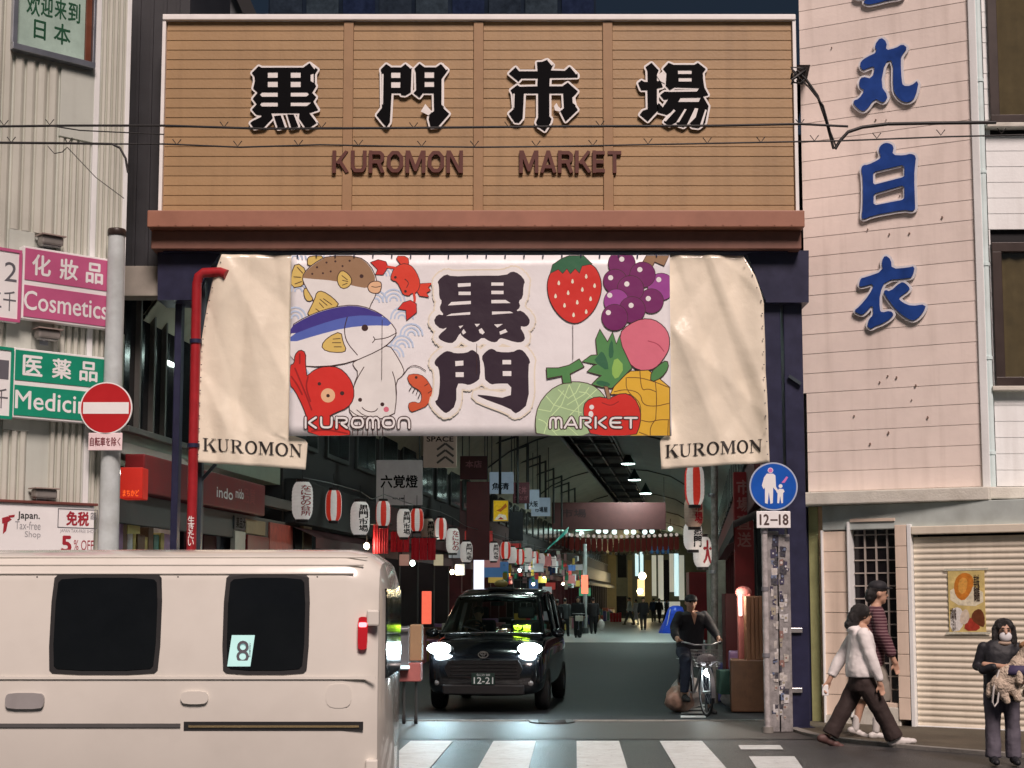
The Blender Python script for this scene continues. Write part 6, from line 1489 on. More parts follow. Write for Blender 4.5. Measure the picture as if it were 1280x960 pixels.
for i in range(20):
    f = (i + .5) / 20; Y = 38 + 46 * f; upo = -6.4 + rnd.uniform(-.2, .9); x = 868 + upo * 1900 / Y; z = rnd.uniform(1.7, 3.5); y = 749 - (z - 1.6) * 1900 / Y
    if y > 742: y = 740
    nm, c_, e_ = cl[(i * 5 + 1) % 6]; w = rnd.uniform(.35, .8) * 1900 / Y / 2; h = rnd.uniform(.25, .6) * 1900 / Y / 2; ch = chs[i]
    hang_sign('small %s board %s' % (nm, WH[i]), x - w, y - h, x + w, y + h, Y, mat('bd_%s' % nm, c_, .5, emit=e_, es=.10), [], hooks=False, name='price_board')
where = ['left of the orange upright sign', 'over the car bonnet line at the left', 'above the car roof', 'right of the lit white sign', 'beside the yellow poster', 'over the stall right of the car', 'under the wide pale blue sign', 'beside the turquoise cloth', 'left of the slim pale pole', 'above the dark walker', 'above the far bicycle', 'at the last left stall']
for i in range(12):
    Y = 27 + 5 * i; upo = -6.0 + rnd.uniform(-.3, .5); c = AP(upo, Y, rnd.uniform(2.1, 2.7)); t = thing('bulb_lamp', 'small bare glowing bulb ' + where[i], 'lamp', c)
    mb = MB(); mb.ell(c, (.05, .05, .06), 10, 7); mb.build('bulb', lamp_mat('bulb_%d' % (i % 2), ((1, .8, .5), (.8, 1, .9))[i % 2], 14), t); mb = MB(); mb.tube([c + Vector((0, 0, .05)), c + Vector((0, 0, .9))], .01, 5); mb.build('cord', m_cab, t)
    ld = bpy.data.lights.new('bulb_light', 'POINT'); ld.energy = 9; ld.color = ((1, .75, .5), (.8, 1, .9))[i % 2]; ld.shadow_soft_size = .06; lo = bpy.data.objects.new('bulb', ld); COL.objects.link(lo); lo.parent = t; lo.location = (.1, -.1, 0)
# ================================================================== white van at the near kerb
VY = 9.35
VF = Fr((0, 8.60), (1, 0))
def vx(x): return VF.px(x, 800)[0]
def vz(y): return VF.px(300, y)[1]
XR = vx(478); XF = XR - 3.4
sec = [(.55, .26), (.68, .30), (.735, .42), (.745, .86), (.748, .89), (.745, 1.15), (.735, 1.26), (.70, 1.70), (.68, 1.78), (.63, 1.84), (.5, 1.875), (.25, 1.895), (0, 1.90)]
def vside(z):
    for (w0, z0), (w1, z1) in zip(sec, sec[1:]):
        if z0 <= z <= z1: return w0 + (w1 - w0) * (z - z0) / (z1 - z0)
    return .85
van = thing('white_van', 'pale white delivery van crossing at the left with dark side windows', 'van', (XR - 1.7, VY, 0))
m_van = mat('van_paint', (.74, .72, .66), .18, var=.04, scale=1.5, coat=.6, dirt=.10); m_vglass = mat('van_glass', (.006, .007, .008), .06, var=.2, coat=.3); m_rub = mat('rubber', (.015, .015, .016), .6)
m_chr = mat('chrome', (.6, .6, .58), .15, 1.0, var=.05); m_tyre = mat('tyre', (.018, .018, .019), .8, bump=.3, bscale=80); m_rim = mat('rim_silver', (.4, .4, .42), .3, .9)
st = [(XR, .80, .90, -.08), (XR - .03, .93, .955, -.03), (XR - .10, .985, .985, 0), (XR - .22, 1, 1, 0), (XR - 1.6, 1, 1, 0), (XR - 2.6, 1, .998, 0), (XR - 2.9, .995, .97, 0), (XR - 3.1, .985, .80, 0), (XR - 3.28, .96, .60, 0), (XR - 3.38, .88, .52, 0), (XR - 3.4, .7, .45, 0)]
mb = MB(); vs = []; k = len(sec) * 2 - 1
full = [(-w, z) for w, z in sec] + [(w, z) for w, z in sec[-2::-1]]
for x, fw, fz, _ in st:
    for w, z in full: vs.append((x, VY + w * fw, .26 + (z - .26) * fz + (.04 if fz < .9 and z < .3 else 0)))
mb.add(vs, [(i * k + j, i * k + j + 1, (i + 1) * k + j + 1, (i + 1) * k + j) for i in range(len(st) - 1) for j in range(k - 1)] + [tuple(range(k)), tuple(range((len(st) - 1) * k, len(st) * k))[::-1]], True)
o = mb.build('body', m_van, van); o.modifiers.new('s', 'EDGE_SPLIT').split_angle = R(35)
def sidepanel(name, pts, m, parent, out=.006, th=.004, both=True, rnd=1, holes=()):
    for sgn in ((-1, 1) if both else (-1,)):
        mb = MB(Fr((0, 0), (1, 0))); p = smooth2(pts, rnd) if rnd else pts
        mb.poly(p, holes, 0, 1)
        for i, v in enumerate(mb.v):
            front = v.y < -.5; w = vside(v.z) + (out if front else out - th); mb.v[i] = Vector((v.x, VY + sgn * w, v.z))
        ob = mb.build(name, m, parent)
        if sgn == -1: ret = ob
    return ret
def rrect(x0, y0, x1, y1, r=.035): return [(x0 + r, y0), (x1 - r, y0), (x1, y0 + r), (x1, y1 - r), (x1 - r, y1), (x0 + r, y1), (x0, y1 - r), (x0, y0 + r)]
wz0, wz1 = vz(838), vz(722)
wins = [(vx(283), vx(380)), (vx(66), vx(194)), (vx(-150), vx(-14))]
for xa, xb in wins:
    fr_ = sidepanel('window_gasket', rrect(xa - .025, wz0 - .025, xb + .025, wz1 + .025), m_rub, van, .005)
    sidepanel('window_glass', rrect(xa, wz0, xb, wz1), m_vglass, van, .009)
    mb = MB(); mb.box(xb - .05, xb - .02, VY - .7, VY - .68, wz0, wz1); 
# seams, rail and trim strip
for xs in (vx(394), vx(218), vx(40), vx(-175)):
    sidepanel('door_seam', [(xs - .005, .32), (xs + .005, .32), (xs + .004, 1.73), (xs - .004, 1.73)], m_rub, van, .002, .001, rnd=0)
zr = vz(908)
sidepanel('slide_rail', [(vx(232), zr - .022), (vx(455), zr - .022), (vx(455), zr + .026), (vx(232), zr + .026)], m_rub, van, .004, rnd=0)
sidepanel('trim_strip', [(vx(-400), zr - .005), (vx(228), zr - .005), (vx(228), zr + .016), (vx(-400), zr + .016)], mat('trim_grey', (.10, .10, .10), .4), van, .008, rnd=0)
sidepanel('chrome_strip', [(vx(238), zr - .006), (vx(450), zr - .006), (vx(450), zr + .006), (vx(238), zr + .006)], mat('gold_chrome', (.7, .55, .3), .2, .9), van, .008, rnd=0)
sidepanel('door_handle', rrect(vx(10), vz(886), vx(58), vz(866), .02), mat('handle_grey', (.32, .31, .31), .35), van, .02, .02)
sidepanel('door_handle', rrect(vx(228), vz(880), vx(262), vz(864), .02), m_van, van, .018, .018)
sidepanel('fuel_flap', rrect(vx(408), vz(885), vx(440), vz(855), .03), m_van, van, .003, .003)
for z_, x1 in ((1.745, vx(440)), (1.795, vx(452)), (1.84, vx(456))):
    mb = MB()
    for s_ in (-1, 1): mb.tube([(XF + .6, VY + s_ * (vside(z_) + .004), z_), (x1, VY + s_ * (vside(z_) + .004), z_)], .007, 6)
    mb.build('drip_rail', m_van, van)
lp_ = sidepanel('tail_lamp', rrect(vx(447), vz(812), vx(459), vz(771), .012), mat('tail_red', (.35, .01, .015), .15, coat=.5, emit=(1, .03, .05), es=.12), van, .02, .03)
sidepanel('lit_bulb', rrect(vx(448), vz(784), vx(458), vz(778), .005), lamp_mat('tail_lit', (1, .04, .07), 3), van, .024, .004)
p0 = pbox(VF, 284, 794, 318, 833)
stk = sidepanel('window_sticker', [(p0[0], p0[1]), (p0[2] - .02, p0[1]), (p0[2], p0[3]), (p0[0] + .02, p0[3])], mat('sticker_pale', (.45, .72, .70), .5, emit=(.55, 1, .95), es=.22), van, .012, both=False, rnd=0)
mb = MB(Fr((0, VY - vside(wz0 + .1) - .016), (1, 0))); fit_text(mb, '8', (p0[0] + .05, p0[1] + .02, p0[0] + .12, p0[3] - .03), 0, .0); fit_text(mb, '福祉', (p0[0] + .13, p0[1] + .05, p0[2] - .03, p0[3] - .04), 0, .0); mb.build('lettering', MATS['grey_ink'], stk)
for z_ in (.62, 1.45):
    mb = MB(); mb.box(XR - .09, XR - .02, VY - .75, VY - .70, z_, z_ + .09, .01); mb.build('door_hinge', m_van, van)
sidepanel('body_crease', [(vx(-400), vz(846)), (vx(470), vz(846)), (vx(470), vz(849)), (vx(-400), vz(849))], m_van, van, .010, .008, rnd=0)
mb = MB(); mb.box(XR - .12, XR + .06, VY - .70, VY + .70, .28, .46, .03); mb.build('rear_bumper', m_van, van)
mb = MB(); mb.box(XR - .02, XR + .008, VY - .55, VY + .55, 1.15, 1.66, .03); mb.build('rear_glass', m_vglass, van)
for xw in (XR - .62, XR - 2.95):
    for s_ in (-1, 1):
        y0 = VY + s_ * .62; mb = MB(); mb.lathe([(.16, -.08), (.25, -.085), (.28, -.06), (.285, 0), (.28, .06), (.25, .085), (.16, .08)], (xw, y0 + s_ * .03, .285), 28, 'y'); wo = mb.build('wheel', m_tyre, van)
        mb = MB(); mb.lathe([(0, .07), (.06, .085), (.10, .05), (.17, .06), (.20, .09), (.20, -.09), (0, -.07)], (xw, y0 + s_ * .03, .285), 24, 'y'); mb.build('rim', m_rim, wo)

# parked handcart with boxes between the van and the dark car
hc = thing('handcart', 'grey panelled cart with a tan box parked between the van tail and the black car', 'cart', W(495, 870, 19.6) * Vector((1, 1, 0)))
def px3(x0, y0, x1, y1, Y, d, m, nm, par, bev=.01):
    p, q = W(x0, y1, Y), W(x1, y0, Y); mb = MB(); mb.box(p.x, q.x, Y, Y + d, p.z, q.z, bev); return mb.build(nm, m, par)
px3(452, 785, 511, 838, 19.6, .5, mat('cart_panel', (.22, .23, .25), .3, .4, var=.1), 'side_panel', hc)
px3(450, 832, 512, 836, 19.56, .03, lamp_mat('lit_pale', (.6, .95, 1), .7), 'lit_edge', hc, 0); px3(452, 788, 510, 790, 19.56, .03, m_chr, 'trim', hc, 0)
px3(512, 781, 527, 826, 19.9, .4, MATS['cardboard'], 'cardboard_box', hc); px3(498, 829, 526, 852, 19.7, .4, MATS['pink_cloth'], 'pink_crate', hc); px3(452, 840, 497, 846, 19.6, .5, m_chr, 'base_rail', hc)
for x in (458, 505, 520):
    c = W(x, 880, 19.8); mb = MB(); mb.tube([(c.x, 19.8, .12), (c.x, 19.8, .75)], .02, 8); mb.build('leg', m_rib, hc)
    mb = MB(); mb.lathe([(0, -.02), (.06, -.02), (.06, .02), (0, .02)], (c.x, 19.8, .065), 14, 'x'); mb.build('wheel', m_tyre, hc)

# ================================================================== black taxi
TX = W(604, 889, 21.7)
TF = Fr((TX.x, 21.7), (1, -.12))                     # P(x across, z, -y back)
m_blkp = mat('black_paint', (.006, .007, .009), .12, var=.1, coat=.8)
taxi = thing('black_car', 'black taxi with both headlights on facing out of the arcade', 'car', (TX.x, 21.7, 0))
def tp(x, y, z): return (x, z, -y)
lo = [(.0, .30, .62, .52, .60), (.05, .24, .74, .70, .72), (.16, .22, .82, .86, .79), (.40, .22, .845, .96, .80), (.95, .22, .85, 1.06, .80), (1.6, .22, .85, 1.08, .80), (3.4, .24, .85, 1.10, .80), (4.0, .26, .84, 1.10, .78), (4.25, .32, .80, 1.02, .74), (4.32, .4, .7, .9, .66)]
mb = MB(TF); vs = []
for y, zl_, w, zt_, wt in lo:
    half = [(w * .90, zl_), (w * .99, zl_ + .10), (w, (zl_ + zt_) / 2), (w * .985, zt_ - .14), (wt, zt_ - .03), (wt - .10, zt_ + .0), (wt * .5, zt_ + .035), (0, zt_ + .045)]
    ring = [(-a, z) for a, z in half] + [(a, z) for a, z in half[-2::-1]]; k = len(ring)
    vs += [tp(a, y, z) for a, z in ring]
n = len(lo)
mb.add(vs, [(i * k + j, i * k + j + 1, (i + 1) * k + j + 1, (i + 1) * k + j) for i in range(n - 1) for j in range(k - 1)] + [(i * k + k - 1, i * k, (i + 1) * k, (i + 1) * k + k - 1) for i in range(n - 1)] + [tuple(range(k)), tuple(range((n - 1) * k, n * k))[::-1]], True)
o = mb.build('body', m_blkp, taxi); md = o.modifiers.new('s', 'SUBSURF'); md.levels = 1; md.render_levels = 1
# roof
rs = [(1.62, 1.60, .60), (1.75, 1.665, .63), (2.2, 1.73, .66), (3.0, 1.75, .66), (3.8, 1.71, .63), (4.05, 1.63, .60)]
mb = MB(TF); vs = []
for y, z, w in rs:
    ring = [(-w, z - .06), (-w * .97, z - .015), (-w * .8, z + .015), (0, z + .03), (w * .8, z + .015), (w * .97, z - .015), (w, z - .06), (w * .9, z - .055), (0, z - .03), (-w * .9, z - .055)]; k = len(ring); vs += [tp(a, y, zz) for a, zz in ring]
n = len(rs); mb.add(vs, [(i * k + j, i * k + (j + 1) % k, (i + 1) * k + (j + 1) % k, (i + 1) * k + j) for i in range(n - 1) for j in range(k)] + [tuple(range(k)), tuple(range((n - 1) * k, n * k))[::-1]], True)
mb.build('roof', m_blkp, taxi)
for s_ in (-1, 1):
    for (ya, za, wa, yb, zb, wb, r_) in ((.98, 1.06, .76, 1.66, 1.60, .60, .035), (2.35, 1.08, .79, 2.45, 1.68, .65, .045), (3.3, 1.08, .79, 3.35, 1.68, .64, .04), (4.1, 1.06, .77, 4.0, 1.62, .60, .05)):
        mb = MB(TF); mb.tube([tp(s_ * wa, ya, za), tp(s_ * (wa + wb) / 2, (ya + yb) / 2, (za + zb) / 2 + .01), tp(s_ * wb, yb, zb)], r_, 8); mb.build('pillar', m_blkp, taxi)
    for ya, yb, yc, yd in ((1.08, 2.33, 2.42, 1.70), (2.40, 3.28, 3.32, 2.48), (3.34, 4.06, 3.98, 3.38)):
        mb = MB(TF); mb.add([tp(s_ * .785, ya, 1.08), tp(s_ * .79, yb, 1.08), tp(s_ * .645, yc, 1.66), tp(s_ * .635, yd, 1.64)], [(0, 1, 2, 3)]); mb.build('side_window', glass_mat('car_side_glass', (.25, .27, .27)), taxi)
    mb = MB(TF); mb.ell(tp(s_ * .95, 1.25, 1.10), (.10, .07, .05)); mb.beam(tp(s_ * .82, 1.3, 1.08), tp(s_ * .9, 1.27, 1.09), .03, .03); mb.build('mirror', m_blkp, taxi)
    for yw in (.85, 3.45):
        mb = MB(TF); c = tp(s_ * .76, yw, .31)
        prof = [(.17, -.09), (.28, -.095), (.305, -.06), (.31, 0), (.305, .06), (.28, .095), (.17, .09)]; mb.lathe(prof, c, 26, 'x'); wo = mb.build('wheel', m_tyre, taxi)
        mb = MB(TF); mb.lathe([(0, s_ * .085), (.08, s_ * .09), (.16, s_ * .06), (.18, s_ * .09), (.18, -s_ * .05)], c, 20, 'x'); mb.build('rim', m_rim, wo)
    hl = MB(TF); hl.ell(tp(s_ * .63, .15, .90), (.185, .07, .12), 18, 10); ho = hl.build('headlight', mat('headlight_lens', (.3, .3, .32), .08, coat=.6), taxi)
    hx = MB(TF); hx.ell(tp(s_ * .65, .11, .90), (.175, .085, .115), 18, 10); hx.build('lit_bulb', lamp_mat('headlight_glow', (.80, .95, 1), 45), ho)  # lit part made larger than a bulb to carry the headlight glare
    sp_ = bpy.data.lights.new('headlight_beam', 'SPOT'); sp_.energy = 35; sp_.color = (.50, .85, 1); sp_.spot_size = R(80); sp_.spot_blend = .8; sp_.shadow_soft_size = .06
    so = bpy.data.objects.new('beam_light', sp_); COL.objects.link(so); wl = TF.P(*tp(s_ * .65, -.10, .90)); so.parent = taxi; so.location = wl - Vector(taxi.location); so.rotation_euler = (R(90 - 14), 0, R(180 - 6.8))
    mb = MB(TF); mb.ell(tp(s_ * .66, .06, .42), (.05, .05, .04)); mb.build('fog_lamp', mat('lens_clear', (.3, .3, .3), .1), taxi)
ws = MB(TF); m_ = 8
vs = [tp((-1 + 2 * i / m_) * (.74 + (.60 - .74) * j / 4), .93 + (1.64 - .93) * j / 4 + .10 * ((-1 + 2 * i / m_) ** 2) - .10, 1.095 + (1.635 - 1.095) * j / 4) for j in range(5) for i in range(m_ + 1)]
ws.add(vs, [(j * (m_ + 1) + i, j * (m_ + 1) + i + 1, (j + 1) * (m_ + 1) + i + 1, (j + 1) * (m_ + 1) + i) for j in range(4) for i in range(m_)], True); ws.build('windscreen', glass_mat('car_glass', (.40, .48, .44)), taxi)
mb = MB(TF); mb.tube([tp(-.75, .87, 1.10), tp(0, .80, 1.115), tp(.75, .87, 1.10)], .012, 6); mb.tube([tp(-.60, 1.60, 1.64), tp(0, 1.55, 1.67), tp(.60, 1.60, 1.64)], .014, 6); mb.build('windscreen_trim', m_chr, taxi)
mb = MB(TF)
for q in (-.1, .45): mb.tube([tp(q, .80, 1.12), tp(q - .35, 1.0, 1.20)], .008, 5)
mb.build('wiper', m_rub, taxi)
mb = MB(TF); mb.poly([(-.5, .50), (.5, .50), (.56, .62), (.50, .74), (-.50, .74), (-.56, .62)], [], -.02, .0); 
for i in range(len(mb.v)): mb.v[i] = mb.v[i] + TF.n * .0
go = mb.build('grille', m_rub, taxi)
for i in range(4): mb = MB(TF); mb.box(-.48, .48, .53 + i * .052, .545 + i * .052, .0, .012, .004); mb.build('grille_bar', mat('dark_chrome', (.08, .08, .08), .2, .9), go)
mb = MB(TF); mb.box(-.58, .58, .26, .40, -.12, .02, .02); mb.build('bumper_lip', m_rub, taxi)
em = MB(TF)
def ring(mb, cx, cz, rx, rz, w, c): mb.union([circ(cx, cz, rx, 28, rz)], [circ(cx, cz, rx - w, 28, rz - w)], c - .008, c)
ring(em, 0, .82, .075, .05, .012, .012); ring(em, 0, .835, .045, .022, .009, .016); ring(em, 0, .82, .02, .045, .008, .02); em.build('emblem', m_chr, taxi)
mb = MB(TF); mb.box(-.165, .165, .40, .565, .022, .032, .004); po_ = mb.build('number_plate', mat('plate_dark', (.02, .05, .04), .4), taxi)
mb = MB(TF); fit_text(mb, '12-21', (-.13, .415, .145, .505), .034, .01); fit_text(mb, 'なにわ 500', (-.09, .52, .10, .555), .034, .0); mb.build('lettering', mat('plate_ink', (.65, .68, .66), .5, emit=(.8, .9, .9), es=.08), po_)
mb = MB(TF); mb.ell(tp(0, 2.0, 1.84), (.11, .06, .06)); mb.build('roof_lamp', mat('roof_lamp', (.28, .2, .06), .4), taxi)
mb = MB(TF); mb.box(-.20, .20, 1.745, 1.785, -2.1, -1.9, .01); mb.build('roof_lamp_base', m_rub, taxi)
# cabin
m_seat = mat('seat_dark', (.03, .03, .035), .7)
mb = MB(TF); mb.box(-.72, .72, .95, 1.10, -1.45, -.98, .04); mb.build('dashboard', m_seat, taxi)
for s_ in (-.36, .36):
    mb = MB(TF); mb.box(s_ - .24, s_ + .24, .6, 1.28, -2.35, -2.2, .04); mb.box(s_ - .13, s_ + .13, 1.30, 1.48, -2.34, -2.24, .03); mb.build('seat', m_seat, taxi)
mb = MB(TF); mb.lathe([(.165, -.012), (.18, 0), (.165, .012), (.15, 0), (.165, -.012)], tp(-.36, 1.52, 1.12), 22, 'z'); mb.build('steering_wheel', m_rub, taxi)
fx, fz = .47, 1.165
mb = MB(TF); mb.box(fx - .17, fx + .12, fz - .065, fz + .075, -1.02, -.99, .004); wo = mb.build('vacancy_sign', mat('vac_case', (.01, .02, .01), .4), taxi)
mb = MB(TF); fit_text(mb, '空車', (fx - .15, fz - .05, fx + .10, fz + .06), -.985, .035); mb.build('lit_text', lamp_mat('lit_lime', (.55, 1, .02), 4), wo)
mb = MB(TF); mb.ell(tp(.44, 1.9, 1.60), (.16, .03, .10), 18, 8); mb.build('windscreen_glint', lamp_mat('glint_white', (.8, 1, .85), 4), taxi)  # glowing oval stands in for a reflection on the windscreen
mb = MB(TF); mb.box(-.10, .10, 1.50, 1.56, -1.60, -1.57, .01); mb.build('room_mirror', m_rub, taxi)
# ================================================================== people
WRK = bpy.data.textures.new('cloth_folds', 'CLOUDS'); WRK.noise_scale = .13; WRK.noise_depth = 2; WRK.noise_basis = 'BLENDER_ORIGINAL'
FURT = bpy.data.textures.new('fur_tufts', 'CLOUDS'); FURT.noise_scale = .022; FURT.noise_depth = 3
CLOTH = ('sweatshirt', 'trousers', 'striped_top', 'shorts', 'jacket', 'shirt', 'jeans', 'scarf')
def bake(ob, vox, smooth=4, dec=None):
    md = ob.modifiers.new('r', 'REMESH'); md.mode = 'VOXEL'; md.voxel_size = vox; md.use_smooth_shade = True
    if smooth: m2 = ob.modifiers.new('s', 'SMOOTH'); m2.factor = .5; m2.iterations = smooth
    kind_ = ob.name.split('.')[0]
    if kind_ in CLOTH or kind_ == 'hair':
        m3 = ob.modifiers.new('d', 'DISPLACE'); m3.texture = WRK if kind_ in CLOTH else FURT; m3.strength = .020 if kind_ in CLOTH else .014; m3.mid_level = .5; m3.texture_coords = 'LOCAL'
    if vox == .009 and ob.parent and ob.parent.name.startswith('dog'):
        m3 = ob.modifiers.new('d', 'DISPLACE'); m3.texture = FURT; m3.strength = .016; m3.mid_level = .45; m3.texture_coords = 'LOCAL'
    dg = bpy.context.evaluated_depsgraph_get(); me = bpy.data.meshes.new_from_object(ob.evaluated_get(dg)); ob.modifiers.clear()
    for q in list(ob.data.materials):
        if not me.materials: me.materials.append(q)
    ob.data = me; return ob
def solid(name, mb, m, parent, vox=.011, smooth=3):
    o = mb.build(name, m, parent); bpy.context.view_layer.update(); return bake(o, vox, smooth)
class Body:
    """local frame: f forward, s to the figure's left, z up; base at the feet"""
    def __init__(s, base, yaw): s.b = Vector(base); s.c, s.q = math.cos(yaw), math.sin(yaw)
    def P(s, f, l, z):
        return Vector((s.b.x + f * s.c - l * s.q, s.b.y + f * s.q + l * s.c, s.b.z + z))
def blob(mb, B, f, l, z, rf, rl, rz, n=14, m=9):
    vs = []
    for i in range(m + 1):
        t = math.pi * i / m
        for k in range(n):
            a = 2 * math.pi * k / n; vs.append(B.P(f + rf * math.sin(t) * math.cos(a), l + rl * math.sin(t) * math.sin(a), z + rz * math.cos(t)))
    mb.add(vs, [(i * n + k, (i + 1) * n + k, (i + 1) * n + (k + 1) % n, i * n + (k + 1) % n) for i in range(m) for k in range(n)], True)
def limb(mb, B, pts, rs, cut=False):
    """tapered round limb with rounded joints"""
    P_ = [B.P(*p) for p in pts]
    mb.tube(P_, rs, 12)
    for p, r_ in list(zip(pts, rs))[:-1 if cut else None]: blob(mb, B, p[0], p[1], p[2], r_, r_, r_, 10, 7)
def trunk(mb, B, rings, n=18):
    vs = []
    for f, l, z, rf, rl in rings:
        for k in range(n):
            a = 2 * math.pi * k / n; ca, sa = math.cos(a), math.sin(a)
            e = .85; vs.append(B.P(f + rf * math.copysign(abs(ca) ** e, ca), l + rl * math.copysign(abs(sa) ** e, sa), z))
    m = len(rings)
    mb.add(vs, [(i * n + k, i * n + (k + 1) % n, (i + 1) * n + (k + 1) % n, (i + 1) * n + k) for i in range(m - 1) for k in range(n)] + [tuple(range(n))[::-1], tuple(range((m - 1) * n, m * n))], True)
def hand(mb, B, w, d, side=(0, 1, 0), h=.085, curl=.6, thumb=1):
    """palm, four unequal bent fingers and a thumb; w wrist, d direction, side = across the palm"""
    w = Vector(w); d = Vector(d).normalized(); s_ = Vector(side); s_ = (s_ - d * s_.dot(d)).normalized(); nn = d.cross(s_)
    pc = w + d * h * .5
    for q in range(4):
        o = w + s_ * (q - 1.5) * .0165; limb(mb, B, [tuple(o), tuple(o + d * h)], [.0115, .010])
        L_ = (.055, .066, .062, .047)[q]; a = o + d * h; b = a + (d * math.cos(curl * .6) + nn * math.sin(curl * .6)) * L_ * .5; c = b + (d * math.cos(curl * 1.5) + nn * math.sin(curl * 1.5)) * L_ * .5
        limb(mb, B, [tuple(a), tuple(b), tuple(c)], [.0082, .0078, .0068])
    a = w + d * .02 - s_ * .028 * thumb; b = a + (d * .6 - s_ * thumb * .6 + nn * .3).normalized() * .04; c = b + (d * .9 + nn * .4).normalized() * .03
    limb(mb, B, [tuple(a), tuple(b), tuple(c)], [.011, .0095, .008])
m_skin = mat('skin', (.50, .30, .21), .5, var=.06, scale=20); m_skin2 = mat('skin_warm', (.42, .23, .15), .5, var=.06)
m_hair = mat('black_hair', (.010, .008, .008), .45, var=.4, scale=60, bump=.5, bscale=120, stretch=(8, 8, 1)); m_eye = mat('eye_dark', (.01, .008, .008), .2); m_lip = mat('lip', (.32, .10, .09), .5)
def head(B, t, f, l, z, H, m=None, face=(1, 0), mb=None, feat=True):
    """skull, jaw, nose, ears and neck go to the body mesh; eyes, brows and mouth are their own pieces"""
    k = H / 1.7; ff, fl = face
    def q(a, b, c): return (f + (a * ff - b * fl) * k, l + (a * fl + b * ff) * k, z + c * k)
    def bl(a, b, c, ra, rb, rc_): x = q(a, b, c); blob(mb, B, x[0], x[1], x[2], ra * k, rb * k, rc_ * k)
    bl(-.005, 0, .02, .094, .076, .100); bl(.018, 0, -.045, .070, .060, .062); bl(.045, 0, -.085, .036, .035, .028)
    bl(.092, 0, -.010, .014, .012, .022); bl(.100, 0, -.022, .014, .015, .011)
    for s_ in (-1, 1): bl(-.005, s_ * .078, -.005, .020, .010, .030); bl(.078, s_ * .030, .028, .012, .020, .009)
    limb(mb, B, [q(-.015, 0, -.05), q(-.03, 0, -.16)], [.050 * k, .056 * k])
    if feat:
        for s_ in (-1, 1):
            e = MB(); x = q(.084, s_ * .031, .008); blob(e, B, x[0], x[1], x[2], .010 * k, .015 * k, .007 * k); e.build('eye', m_eye, t)
            e = MB(); x = q(.087, s_ * .031, .033); blob(e, B, x[0], x[1], x[2], .009 * k, .020 * k, .004 * k); e.build('eyebrow', m_hair, t)
        e = MB(); x = q(.086, 0, -.055); blob(e, B, x[0], x[1], x[2], .010 * k, .022 * k, .006 * k); e.build('mouth', m_lip, t)
def shoe(B, t, f, l, z, m, ang=0., k=1., sole=True):
    mb = MB(); c, s_ = math.cos(ang), math.sin(ang)
    for a, h, r_ in ((-.06, .035, .042), (-.02, .045, .043), (.05, .035, .044), (.11, .028, .045), (.16, .022, .038)):
        blob(mb, B, f + (a * c - h * s_ * .5) * k, l, z + (a * s_ + h) * k, .052 * k, r_ * k, (h + .012) * k)
    return solid('shoe', mb, m, t, .012, 2)
def person(label, x, y, rz=0., z=0.): return thing('person', label, 'person', (x, y, z))

# ---------- walker in white
c = G(1062, 925); B = Body((c.x, 16.9, .02), 0.0); t = person('person in a loose white sweatshirt and wide dark trousers striding along', c.x, 16.9)
m_white = mat('sweatshirt_white', (.80, .77, .76), .8, var=.05, bump=.3, bscale=14); m_dkbr = mat('trousers_dark', (.035, .022, .020), .8, var=.15, bump=.3, bscale=20)
sk = MB(); head(B, t, .02, 0, 1.40, 1.52, mb=sk)
hand(sk, B, (-.335, .20, .66), (-.35, 0, -1), (.8, .2, -.2), .07, .5); limb(sk, B, [(-.24, .20, .86), (-.335, .20, .66)], [.034, .026])
hand(sk, B, (.14, -.22, .66), (.25, 0, -1), (.8, -.2, .2), .07, .6); limb(sk, B, [(.08, -.22, .86), (.14, -.22, .66)], [.034, .026])
limb(sk, B, [(-.28, .08, .30), (-.35, .08, .10)], [.04, .032]); limb(sk, B, [(.26, -.08, .30), (.33, -.08, .09)], [.04, .032]); trunk(sk, B, [(0, 0, .78, .10, .14), (0, 0, 1.0, .10, .14), (.0, 0, 1.24, .09, .15), (0, 0, 1.30, .05, .07)])
solid('body', sk, m_skin, t, .010, 2)
mb = MB(); trunk(mb, B, [(-.02, 0, .73, .155, .20), (-.02, 0, .80, .165, .21), (-.01, 0, .95, .155, .205), (0, 0, 1.10, .14, .20), (-.01, 0, 1.20, .12, .195), (-.01, 0, 1.265, .08, .12), (-.005, 0, 1.295, .055, .07)])
limb(mb, B, [(-.02, .18, 1.20), (-.13, .215, 1.02), (-.24, .21, .84), (-.30, .205, .73)], [.075, .072, .066, .050], True); limb(mb, B, [(-.02, -.18, 1.20), (.03, -.22, 1.0), (.09, -.22, .83), (.13, -.22, .73)], [.075, .07, .065, .048])
blob(mb, B, -.10, 0, 1.25, .07, .12, .05); solid('sweatshirt', mb, m_white, t, .012, 3)
mb = MB(); trunk(mb, B, [(-.01, 0, .58, .13, .165), (-.01, 0, .70, .14, .175), (-.01, 0, .80, .125, .165)])
limb(mb, B, [(-.02, .08, .68), (-.15, .085, .44), (-.27, .085, .24), (-.35, .085, .09)], [.11, .10, .092, .098], True); limb(mb, B, [(.0, -.08, .68), (.13, -.085, .44), (.24, -.085, .24), (.315, -.085, .07)], [.11, .10, .092, .10], True)
solid('trousers', mb, m_dkbr, t, .012, 3)
shoe(B, t, -.40, .085, .0, mat('shoe_dark', (.10, .05, .045), .6), -.35); shoe(B, t, .35, -.085, .0, mat('shoe_white', (.6, .58, .56), .5), .12)
mb = MB(); blob(mb, B, -.01, 0, 1.435, .112, .094, .100); blob(mb, B, -.085, 0, 1.36, .075, .085, .10); blob(mb, B, -.12, 0, 1.30, .07, .075, .06); solid('hair', mb, m_hair, t, .010, 1)
